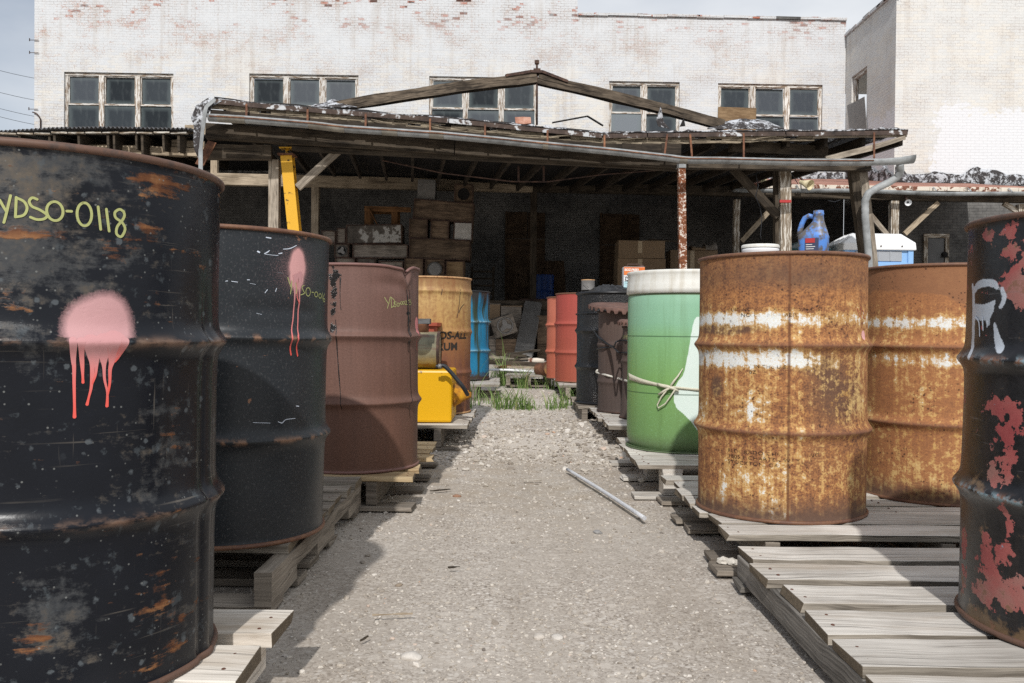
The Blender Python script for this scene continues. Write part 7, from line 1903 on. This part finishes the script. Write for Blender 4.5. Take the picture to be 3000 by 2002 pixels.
for i, (x, w_) in enumerate(((2045, 44), (2080, 34))):
    p = at(x, 720, 18.0); rows = []
    for a_ in np.linspace(0, math.pi, 8): rows.append([Vector((p.x + w_ / FPX * 18 * (.5 - t_), 18.1 + .25 * math.cos(a_), zc_ + .004 + (.10 + .07 * i) * math.sin(a_) * (.5 + .8 * vnoise(t_ * 5 + i * 7, a_)))) for t_ in np.linspace(0, 1, 9)])
    b = MB(i); b.grid(rows); tag(b.build('sack', M['crate_grey'] if i else M['card'], solid=.01), ('flat crumpled sack on the smaller cardboard box', 'crumpled grey sack at the right end of the smaller cardboard box')[i], 'sack', 'sacks on the box')
p = at(1596, 840, 20.8)
Drum('plastic_drum', 'blue plastic drum standing deep in the shade on the dock', 'plastic drum', p.x, 20.8, DZ, S['bluep'], S['bluep'], H=.80, R=.225, hoops=(.5,), hoop_amp=.006, seg=48, nz=30).build()
for i, (x0, y0, x1, y1, Y, lab) in enumerate(((500, 1045, 645, 1390, 22.6, 'dark board leaning on the wall left of the dock post'), (750, 1095, 1085, 1330, 22.9, 'wide dark panel leaning on the wall above the blue plastic drum'))):
    a, e = at(*k4(x0, y0), Y), at(*k4(x1, y0), Y); b = MB(i); m_ = (a + e) / 2
    b.bar((m_.x, Y - .7, DZ), (m_.x, Y + .6, a.z), e.x - a.x, .03, up=(0, 1, 0)); tag(b.build('leaning_board', M['door_ply']), lab, 'board', 'panels leaning on the wall')
t = thing('ladder', (0, 0, 0), 'short wooden ladder standing in the dark beside the cabinet stack', 'ladder')
pa, pe = at(*s7(435, 1000), 18.5), at(*s7(590, 1000), 18.5); t.location = (pa.x, 18.5, DZ)
ht = at(*s7(575, 800), 18.5).z - DZ; ww = pe.x - pa.x
for xx in (0, ww): b = MB(2); b.bar((xx, 0, 0), (xx, .25, ht), .05, .07, up=(0, 1, 0)); b.build('rail', M['beam_dark'], t)
for k_ in range(5): b = MB(k_); z_ = ht * (k_ + .6) / 5.2; b.bar((0.025, .25 * z_ / ht, z_), (ww - .025, .25 * z_ / ht, z_), .03, .04); b.build('rung', M['beam_dark'], t)
for i in range(4):
    b = MB(i); b.tube([Vector((.15 + .08 * i, 17.2 + .18 * i, DZ + .04)), Vector((1.0 + .1 * i, 17.25 + .16 * i, DZ + .04))], .04, 10)
    tag(b.build('iron_pipe', M['rust_dark']), 'dark iron pipe lying among others on the shaded dock', 'pipe', 'iron pipes on the dock')

# ------------------------------------------------------------------ portable toilets on the right
def toilet(label, x0, x1, Y, dep, zw, zr, body, roofm, vent=True):
    w_ = x1 - x0; g = gz((x0 + x1) / 2, Y)
    t = thing('portable_toilet', ((x0 + x1) / 2, Y + dep / 2, g), label, 'portable toilet', 'portable toilets beside the canopy')
    h_ = zw - g; k = .06
    b = MB(); b.bar((-w_ / 2 + .03, 0, h_ / 2), (w_ / 2 - .03, 0, h_ / 2), dep - .06, h_)
    b.build('cabin', body, t)
    for xx in (-w_ / 2 + .05, w_ / 2 - .05):
        for yy in (-dep / 2 + .05, dep / 2 - .05): b = MB(1); b.bar((xx, yy, 0), (xx, yy, h_), .09, .09, up=(0, 1, 0)); b.build('corner_post', body, t)
    for yy in (-dep / 2 + .02, dep / 2 - .02):
        for zz, hh_ in ((h_ - .28, .08), (.3, .3)): b = MB(1); b.bar((-w_ / 2 + .1, yy, zz), (w_ / 2 - .1, yy, zz), .03, hh_); b.build('cross_rail', body, t)
    if vent:
        b = MB(2); b.bar((-w_ / 2 + .2, -dep / 2 + .024, h_ - .13), (w_ / 2 - .2, -dep / 2 + .024, h_ - .13), .02, .17)
        for xx in (-.2, 0, .2): b.bar((xx, -dep / 2 + .012, h_ - .21), (xx, -dep / 2 + .012, h_ - .05), .012, .02, up=(1, 0, 0))
        b.build('vent', M['plastic_grey'], t)
        for sx in (-1, 1): b = MB(3); b.bar((sx * (w_ / 2 - .024), -dep / 2 + .25, h_ - .13), (sx * (w_ / 2 - .024), dep / 2 - .25, h_ - .13), .02, .17); b.build('vent', M['plastic_grey'], t)
        b = MB(4); b.bar((0, -dep / 2 + .022, .25), (0, -dep / 2 + .022, h_ - .35), w_ - .4, .02, up=(0, 1, 0)); b.build('door', body, t)
    o = .035; hr = zr - zw
    P = [[(-w_ / 2 - o, -dep / 2 - o, h_ - .03), (w_ / 2 + o, -dep / 2 - o, h_ - .03), (w_ / 2 + o, dep / 2 + o, h_ - .03), (-w_ / 2 - o, dep / 2 + o, h_ - .03)],
         [(-w_ / 2 - o + .01, -dep / 2 - o + .01, h_ + hr * .32), (w_ / 2 + o - .01, -dep / 2 - o + .01, h_ + hr * .32), (w_ / 2 + o - .01, dep / 2 + o - .01, h_ + hr * .32), (-w_ / 2 - o + .01, dep / 2 + o - .01, h_ + hr * .32)],
         [(-w_ / 2 + .34, -.20, h_ + hr), (w_ / 2 - .06, -.26, h_ + hr * .95), (w_ / 2 - .06, .26, h_ + hr * .95), (-w_ / 2 + .34, .20, h_ + hr)]]
    b = MB(5); 
    for row in P: b.v += [Vector(p) for p in row]
    for i in (0, 1):
        for j in range(4): b.face((i * 4 + j, i * 4 + (j + 1) % 4, i * 4 + 4 + (j + 1) % 4, i * 4 + 4 + j), ((0, 0), (1, 0), (1, 1), (0, 1)))
    b.face((8, 9, 10, 11), ((0, 0), (1, 0), (1, 1), (0, 1))); b.face((3, 2, 1, 0), ((0, 0), (1, 0), (1, 1), (0, 1)))
    rf = b.build('roof', roofm, t, bevel=.02)
    b = MB(6)
    for j in range(4): b.bar((-w_ / 2 - .02, -dep / 2 + .2 + j * .26, h_ + hr * .33), (-w_ / 2 + .32, -.16 + j * .11, h_ + hr * .97), .04, .03)
    for j in range(3): b.lathe([(.012, 0), (.012, .01), (.001, .012)], 8, 1, (-w_ / 2 + .25 + j * .36, -dep / 2 - o - .001, h_ + hr * .12), (0, -1, 0))
    b.build('roof_rib', [roofm, M['rust_dark']], rf)
toilet('pale blue portable toilet with a white hipped roof, behind the downspout', 5.67, 6.86, 14.5, 1.2, 2.215, 2.52, M['plastic_blue'], M['plastic_white'])
toilet('white roofed portable toilet mostly hidden behind the blue jug', 5.55, 6.7, 16.6, 1.15, 2.23, 2.56, M['plastic_blue'], M['plastic_white'], False)
toilet('dark teal portable toilet left of the blue jug', 4.72, 5.5, 14.7, 1.0, 2.15, 2.36, M['plastic_teal'], M['plastic_teal'], False)

# ------------------------------------------------------------------ small things on the drums
zl = 0.126 + .88 - .0255
# blue jug
p = at(*q(1869, 560), 3.12)
t = thing('plastic_jug', (p.x, 3.13, zl), 'dusty blue plastic jug with handle standing on the rusty banded drum', 'jug', rz=-.5)
t.scale = (.92, .92, .92)
b = MB(1); rows = []
def rsq(hw, hd, z, n=28, pw=4.0):
    out = []
    for i in range(n + 1):
        a_ = 2 * math.pi * i / n; cs, sn = math.cos(a_), math.sin(a_); k = (abs(cs) ** pw + abs(sn) ** pw) ** (-1 / pw)
        out.append(Vector((hw * k * cs, hd * k * sn, z)))
    return out
for (hw, hd, z, ox, pw) in ((.050, .036, 0, 0, 4), (.056, .040, .006, 0, 4), (.057, .041, .12, 0, 4), (.058, .042, .128, 0, 4), (.055, .040, .136, 0, 4), (.046, .035, .152, .006, 3), (.030, .027, .176, .014, 2.4), (.0215, .0215, .192, .018, 2), (.0195, .0195, .214, .018, 2), (.021, .021, .216, .018, 2), (.021, .021, .221, .018, 2), (.0195, .0195, .223, .018, 2), (.0195, .0195, .232, .018, 2), (.016, .016, .233, .018, 2), (.015, .015, .22, .018, 2)):
    rows.append([v + Vector((ox, 0, 0)) for v in rsq(hw, hd, z, pw=pw)])
b.grid(rows, uvf=lambda i, j: (j * .01, i * .02)); b.build('body', M['blue_jug'], t)
b = MB(2); b.tube([Vector(v) for v in ((-.002, 0, .208), (-.018, 0, .214), (-.034, 0, .206), (-.045, 0, .184), (-.052, 0, .158), (-.053, 0, .134))], [.009, .010, .010, .010, .011, .012], 10); b.build('handle', M['blue_jug'], t)
b = MB(3); b.bar((-.026, -.0417, .064), (.026, -.0417, .064), .0012, .112); lb = b.build('label', plain('dark_blue_label', c(58, 66, 92), .6), t)
b = MB(4); b.bar((-.024, -.0427, .110), (.012, -.0427, .110), .0010, .018); b.build('label_patch', M['red_paper'], lb)
b = MB(5)
for i in range(11): b.bar((-.022, -.0427, .094 - i * .0085), (-.022 + .04 * (0.6 + .4 * ((i * 37) % 10) / 10), -.0427, .094 - i * .0085), .0008, .0022)
b.build('print', M['white_text'], lb)
# white tub
p = at(*q(1745, 572), 3.0)
t = thing('plastic_tub', (p.x, 3.0, zl), 'low white plastic tub with stained lid on the rusty banded drum', 'tub')
b = MB(1); b.lathe([(.001, 0), (.056, 0), (.061, .042), (.064, .050), (.064, .058), (.06, .059)], 40); b.build('tub', M['plastic_white'], t)
b = MB(2); b.lathe([(.0655, .060), (.0660, .067), (.063, .072), (.001, .071)], 40); b.build('lid', S['lid'], t)
# cans on the tar drum
zt_ = .175 + .90
p = at(*k4(1345, 1390), 6.70)
t = thing('paint_can', (p.x, 6.72, .175 + .895), 'grey paint tin with a rusty rim on the tar coated drum', 'tin can')
hh = at(*k4(1345, 1336), 6.72).z - (.175 + .895)
b = MB(1); b.lathe([(.001, 0), (.052, 0), (.0535, .004), (.0525, .01), (.0525, hh - .01), (.0540, hh - .006), (.0540, hh), (.050, hh), (.049, hh - .012), (.001, hh - .012)], 36); b.build('body', M['metal_grey'], t)
b = MB(2); b.lathe([(.0545, hh - .004), (.055, hh), (.053, hh + .003)], 36); b.build('rim', M['rim_tan'], t)
b = MB(3); b.tube([Vector((-.045, -.06, hh * .75)), Vector((-.02, -.075, hh * .45)), Vector((.0, -.07, hh * .2))], .002, 5); b.build('wire_handle', M['metal_grey'], t)
p = at(*k4(1800, 1400), 6.6); pe = at(*k4(1893, 1180), 6.6); pl_ = at(*k4(1752, 1430), 6.6)
zb = .175 + .89; hh = pe.z - zb; ww = .165
t = thing('sealer_can', (pl_.x + ww / 2, 6.66, zb - .02), 'orange and white rectangular sealer tin with a carry handle, reading Water Seal', 'tin can')
hh += .02
b = MB(1); b.bar((-ww / 2, 0, hh / 2), (ww / 2, 0, hh / 2), .10, hh - .004); b.build('body', M['plastic_white'], t, bevel=.004)
og = rust('orange_tin_print', c(206, 112, 56), c(150, 84, 50), c(216, 130, 70), 12); b = MB(2); b.bar((-ww / 2 + .001, -.0515, hh - .035), (ww / 2 - .001, -.0515, hh - .035), .002, .062); b.bar((-ww / 2 + .001, -.0515, .008), (ww / 2 - .001, -.0515, .008), .002, .012); fr = b.build('label_band', og, t)
b = MB(12); b.bar((-ww / 2 + .001, -.0512, .055), (ww / 2 - .001, -.0512, .055), .002, .075); b.build('label_panel', plain('pale_blue_tin_print', c(168, 200, 206), .5, var=.2, scale=20), t)
b = MB(3); b.tube([Vector((-.05, 0, hh)), Vector((-.045, 0, hh + .022)), Vector((.04, 0, hh + .022)), Vector((.045, 0, hh))], .005, 6); b.lathe([(.02, 0), (.02, .016), (.001, .016)], 14, 0, (.06, 0, hh)); b.build('handle', M['rust_dark'], t)
def flat_text(name, txt, hgt, mat, x, y, z, parent, **k):
    o = wrap_text(name, txt, hgt, mat, lambda X, Y: np.stack([x + X, np.full_like(X, y), z + Y], -1), **k); o.parent = parent; return o
flat_text('lettering', 'ISOZ,FREE2', .018, M['white_text'], -ww / 2 + .006, -.0535, hh - .034, t, bold=.001, width=.9)
flat_text('lettering', 'Water\nSeal', .020, M['ink'], -ww / 2 + .008, -.0528, hh - .095, t, bold=.0006, width=.95)
flat_text('lettering', 'Waterproofing', .007, M['ink'], -ww / 2 + .008, -.0528, hh - .132, t, width=.9)

# ------------------------------------------------------------------ drums with cut lids
c10 = crop(1640, 830, 3.645)
def cut_lid(d, R, z, seed, ax=(0.05, -.12, 1), shift=(0, 0)):
    r = random.Random(seed); b = MB(seed); n = 180; rows = []
    for (rr, dz) in ((.001, .018), (R * .55, .014), (R * .86, .016), (R * .95, .012), (R * 1.0, .004), (R * 1.02, -.004), (R * 1.03, -.022)):
        row = []
        for i in range(n + 1):
            a_ = 2 * math.pi * i / n; k = (i % 6)
            cut = (1.0 if k in (0, 1, 2) else -.15) if dz == -.022 else 1
            jz = .002 * (vnoise(i * .15, seed) - .5) * 4 * (rr > R * .5)
            z_ = dz if cut == 1 else dz * cut
            v = Vector((rr * math.sin(a_) + shift[0], -rr * math.cos(a_) + shift[1], 0)); row.append(Vector((v.x, v.y, z + z_ + jz + v.x * -ax[0] - v.y * ax[1])))
        rows.append(row)
    b.grid(rows, smooth=False, uvf=lambda i, j: (j * .02, i * .03)); return b.build('cut_lid', M['lid_rust'], d.root, solid=.002)
dP = Drum('oil_drum', 'dark brown drum with a jagged cut lid, nearer the tar drum', 'oil drum', .845, 6.10, .172, S['brown'], M['rust_dark'], H=.72, R=.222, hoops=(.30, .665), hoop_amp=.008, seg=130, nz=90, wob=.0025).build()
cut_lid(dP, .262, .745, 3, shift=(-.03, -.02))
dQ = Drum('oil_drum', 'dented brown drum with a jagged cut lid, half hidden by the green drum', 'oil drum', .892, 5.64, .172, S['brown'], M['rust_dark'], H=.61, R=.155, hoops=(.62,), hoop_amp=.010, seg=110, nz=80, wob=.004, lid=True)
dQ.dent = lambda th, z: -.02 * np.exp(-((z - .2) / .12) ** 2) * bump1(-.7, .5)(th) + .012 * sstep(.2, 0, z)
dQ.build()
cut_lid(dQ, .185, .632, 9, ax=(.02, -.05, 1))
dQ.strokes('chalk_lettering', M['chalk'], c10, [[(641, 562), (646, 575), (641, 594)], [(650, 580), (660, 578)], ell(670, 574, 7, 17, -100, 262, 10), ell(687, 572, 7, 17, -100, 262, 10), [(701, 555), (700, 574), (716, 572)], [(716, 553), (714, 600)], [(736, 552), (724, 553), (723, 572), (735, 580), (724, 596)]], 4)
b = MB(4); H3 = lambda d, x, y, o: d.M @ Vector(d.pos(*[np.array(v) for v in d.hit(*c10(x, y))], o))
def smooth_pts(P, n=6):
    out = []; L_ = len(P)
    for i in range(L_ - 1):
        p0, p1, p2, p3 = P[max(i - 1, 0)], P[i], P[i + 1], P[min(i + 2, L_ - 1)]
        for k_ in range(n):
            t_ = k_ / n; out.append(.5 * ((2 * p1) + (-p0 + p2) * t_ + (2 * p0 - 5 * p1 + 4 * p2 - p3) * t_ ** 2 + (-p0 + 3 * p1 - 3 * p2 + p3) * t_ ** 3))
    return out + [P[-1]]
bq = lambda x, y, o=.012: H3(dQ, max(x, 645), y, o)
for pts_ in ([H3(dP, 410, 530, .02), H3(dP, 380, 520, .03), H3(dP, 372, 535, .02), H3(dP, 440, 590, .012), H3(dP, 510, 640, .014), at(*c10(572, 685), 5.72), at(*c10(620, 735), 5.52), bq(660, 742), bq(728, 742)],
             [H3(dP, 405, 552, .012), H3(dP, 470, 600, .014), H3(dP, 530, 650, .016), at(*c10(575, 675), 5.74), at(*c10(600, 630), 5.56), bq(650, 612), bq(728, 612)],
             [H3(dP, 392, 705, .01), H3(dP, 470, 690, .012), H3(dP, 540, 686, .014), at(*c10(575, 678), 5.75), at(*c10(590, 650), 5.6)]):
    b.tube(smooth_pts(pts_), .0055, 7)
tag(b.build('black_cable', M['cable']), 'black cable wound round the two brown drums with cut lids', 'cable')
b = MB(5); b.tube(smooth_pts([H3(dP, 400, 928, .0), H3(dP, 380, 935, .008), H3(dP, 400, 955, .008), H3(dP, 520, 985, .010), H3(dP, 640, 1020, .012), at(*c10(728, 1048), 5.45), at(*c10(800, 1075), 5.3)]), .0075, 8)
tag(b.build('white_rope', M['rope_white']), 'white rope stretched across the brown drum to the green drum', 'rope')

# ------------------------------------------------------------------ yellow tank with cone and grey cylinder
Y0 = 5.20
a = at(*c8(1000, 1300), Y0); tp = at(*c8(1000, 880), Y0)
t = thing('pump_tank', (a.x - .25, Y0 + .22, .172), 'bright yellow steel tank with a cone outlet and a grey cylinder on top', 'tank')
hh = tp.z - .172
b = MB(1); b.bar((-.25, 0, hh / 2 + .002), (.25, 0, hh / 2 + .002), .44, hh); tk_ = b.build('tank', M['yellow_paint'], t, bevel=.014)
pc = Vector((.25, -.05, hh * .5))
b = MB(2); b.lathe([(.074, 0), (.076, .006), (.070, .014), (.050, .05), (.034, .078), (.030, .080), (.030, .095), (.020, .098), (.018, .112), (.001, .113)], 28, 0, pc, (1, -.05, .02)); b.build('cone', rust('worn_yellow_cone', c(176, 120, 34), c(48, 45, 45), c(206, 156, 34), scale=22), t)
cyr = (at(*c8(890, 575), Y0).z - at(*c8(890, 868), Y0).z) / 2
xe = at(*c8(890, 720), Y0).x - t.location.x
def gal():
    k = NB('stained_olive_cylinder'); v = k.obj(); n = k.noise(v, 9, 6, .6); z = k.xyz(v)[2]
    col = k.mx(k.mr(n, .35, .65), c(122, 118, 100), c(158, 152, 124)); col = k.mx(k.mul(k.mr(k.noise(k.vmap(v, (1, 1, 6)), 8, 5), .52, .66), .7), col, c(120, 84, 70))
    return k.out(col, .42, .45, k.bump(n, .1, .004), .5)
b = MB(3); b.lathe([(.001, -.44), (cyr * .97, -.44), (cyr, -.43), (cyr, -.012), (cyr * 1.02, -.01), (cyr * 1.02, .0), (cyr * .98, .002), (.001, -.004)], 48, 0, (xe, -.04, hh + cyr + .004), (1, 0, 0)); cy_ = b.build('cylinder', gal(), t)
b = MB(4); b.lathe([(cyr * 1.025, -.012), (cyr * 1.03, .003), (cyr * .94, .005)], 48, 0, (xe, -.04, hh + cyr + .004), (1, 0, 0)); b.build('end_ring', M['rust_dark'], cy_)
def tl(x, y, Y): v = at(*c8(x, y), Y); return v - Vector(t.location)
b = MB(5); b.tube(smooth_pts([tl(880, 845, 5.1), tl(905, 847, 5.1), tl(940, 842, 5.1), tl(985, 880, 5.1), tl(1040, 945, 5.1), tl(1085, 1000, 5.1), tl(1115, 1048, 5.12), tl(1122, 1062, 5.14)]), [.011] * 6 + [.013] * 37, 10); b.build('hose', M['cable'], t)
b = MB(6); b.tube([tl(898, 845, 5.1), tl(925, 845, 5.1)], .015, 10); b.build('hose_fitting', M['metal_grey'], t)
# hopper and lid box standing behind the cylinder
zt2 = .172
p = at(*c8(860, 560), 5.62)
t2 = thing('plastic_bin', (p.x, 5.585, .172), 'brick red flared plastic bin behind the grey cylinder', 'bin')
zz_ = at(*c8(860, 512), 5.6).z - .172; xr = at(*c8(922, 520), 5.6).x - p.x
b = MB(7); rows = []
for (w_, z) in ((.085, .0), (.09, .02), (.115, zz_ - .03), (.140, zz_ - .022), (.142, zz_), (.130, zz_), (.11, zz_ - .03), (.08, .03), (.001, .03)): rows.append([v + Vector((xr - .142, 0, 0)) for v in rsq(w_, w_ * .85, z, 24, 6)])
b.grid(rows, smooth=False, uvf=lambda i, j: (j * .02, i * .05)); b.build('bin', rust('faded_red_plastic', c(166, 82, 62), c(132, 66, 52), c(180, 96, 72), 5, rough=.5), t2)
p = at(*c8(795, 500), 5.40); zq = at(*c8(795, 466), 5.4).z; zq0 = at(*c8(795, 505), 5.4).z
b = MB(8); zcy = .172 + hh + 2 * cyr + .006
t3 = thing('tin_can', (p.x + .0, 5.16, zcy - .006), 'small dull tin with a grey block on it, standing on the grey cylinder', 'tin can')
b.lathe([(.001, .0), (.07, .0), (.07, .045), (.073, .05), (.001, .05)], 28, 0, (-.02, 0, 0)); b.build('body', M['rust'], t3)
b = MB(9); b.bar((-.07, 0, .051 + (zq - zq0) / 2), (.06, 0, .051 + (zq - zq0) / 2), .08, max(zq - zq0, .03), jit=.002); b.build('block', M['metal_dull'], t3)

# ------------------------------------------------------------------ bits on the ground and on the canopy
pa, pe = atz(1662, 1376, .022), atz(1888.5, 1519, .016)
b = MB(1); b.tube([pa.lerp(pe, t_) + Vector((0, 0, .004 * math.sin(3.14 * t_))) for t_ in np.linspace(0, 1, 12)], .0085, 14)
tag(b.build('plastic_tube', M['tube']), 'milky white plastic tube lying on the gravel path', 'tube')
for i, (x, y, l, a_, lab, m_) in enumerate(((1560, 1407, .09, .05, 'thin white splinter of wood on the gravel left of the plastic tube', 'post_white'), (1290, 1436, .10, .5, 'brown chip of wood on the gravel by the raw pallet', 'beam_dark'), (1330, 1662, .035, .2, 'tiny dark stick on the open gravel', 'beam_dark'), (1150, 1800, .10, .15, 'thin dry twig on the gravel in the foreground', 'beam_tan'), (1068, 1870, .03, 1.1, 'short dark twig at the lower left of the path', 'beam_dark'))):
    p = atz(x, y, .012); b = MB(i); dx = Vector((math.cos(a_), math.sin(a_), 0)) * l / 2; b.bar(p - dx, p + dx, .012 if i < 2 else .004, .005, seg=4, jit=.0015, taper=.6); tag(b.build('wood_chip', M[m_]), lab, 'wood chip', 'chips of wood on the gravel')
r = random.Random(5)
for i, (x, y, s_, lab, col) in enumerate(((1338, 1450, .030, 'reddish brown cobble beside the raw pallet', c(140, 108, 88)), (1580, 1857, .028, 'left one of the pair of pale stones in the foreground', c(186, 178, 168)), (1632, 1857, .026, 'right one of the pair of pale stones in the foreground', c(190, 184, 176)), (1206, 1915, .036, 'largest pale flat stone at the lower edge of the path', c(192, 186, 178)), (1170, 1704, .020, 'brown stone on the path beside the drum shadow', c(142, 128, 112)), (1750, 1548, .034, 'flat grey stone near the end of the plastic tube', c(140, 138, 136)))):
    import bmesh
    bm = bmesh.new(); bmesh.ops.create_icosphere(bm, subdivisions=3, radius=1)
    for v in bm.verts:
        n_ = float(fbm(v.co.x * 1.6 + i * 5 + 20, v.co.y * 1.6 + 20, v.co.z * 1.6 + 20, 3)); v.co *= .65 + .7 * n_; v.co.x *= s_ * 1.2; v.co.y *= s_ * .85; v.co.z *= s_ * .5
    me = D.meshes.new('stone'); bm.to_mesh(me); bm.free(); me.materials.append(plain('stone_' + str(i), col, .9, var=.2, scale=30))
    for pl in me.polygons: pl.use_smooth = True
    p = atz(x, y, .005); s_ = s_ * 0.55; [setattr(v_, 'co', v_.co * .55) for v_ in me.vertices]; o = D.objects.new('stone', me); COL.objects.link(o); o.location = (p.x, p.y, float(ground_z(p.x, p.y)) + s_ * .12); o.rotation_euler.z = i; tag(o, lab, 'stone', 'single larger stones on the path')
# pale stones resting on pallet boards
for i, (x, y, z_, s_, lab) in enumerate(((2118, 1640, .022, .05, 'white chalky lump on the bottom board of the rusty drums pallet'), (2145, 1643, .022, .05, 'pale cracked lump at the right on that pallet bottom board'), (1880, 1405, .022, .045, 'white chalky lump on the lower board of the green drum pallet'))):
    import bmesh
    bm = bmesh.new(); bmesh.ops.create_icosphere(bm, subdivisions=2, radius=1)
    for v in bm.verts:
        n_ = float(fbm(v.co.x * 2 + i * 5 + 20, v.co.y * 2 + 20, v.co.z * 2 + 20, 3)); v.co *= .6 + .8 * n_; v.co.x *= s_ * .8; v.co.y *= s_ * .6; v.co.z *= s_ * .5
    me = D.meshes.new('stone'); bm.to_mesh(me); bm.free(); me.materials.append(plain('chalk_lump_' + str(i), c(196, 190, 180), .9, var=.15, scale=30))
    p = atz(x, y, z_ + .01); [setattr(v_, 'co', v_.co * .5) for v_ in me.vertices]; o = D.objects.new('stone', me); COL.objects.link(o); o.location = (p.x, p.y, z_ + s_ * .12); tag(o, lab, 'stone', 'pale lumps on pallet boards')
p = fp(1533, 351, .25)
t = thing('loose_brick', (p.x, p.y, p.z - .03), 'pale red block lying loose on the canopy roof edge', 'brick')
b = MB(1); b.bar((-.11, 0, 0), (.11, 0, .012), .12, .085, jit=.008, seg=2); b.build('brick', rust('faded_red_block', c(176, 128, 108), c(140, 92, 76), c(206, 166, 148), 12), t)
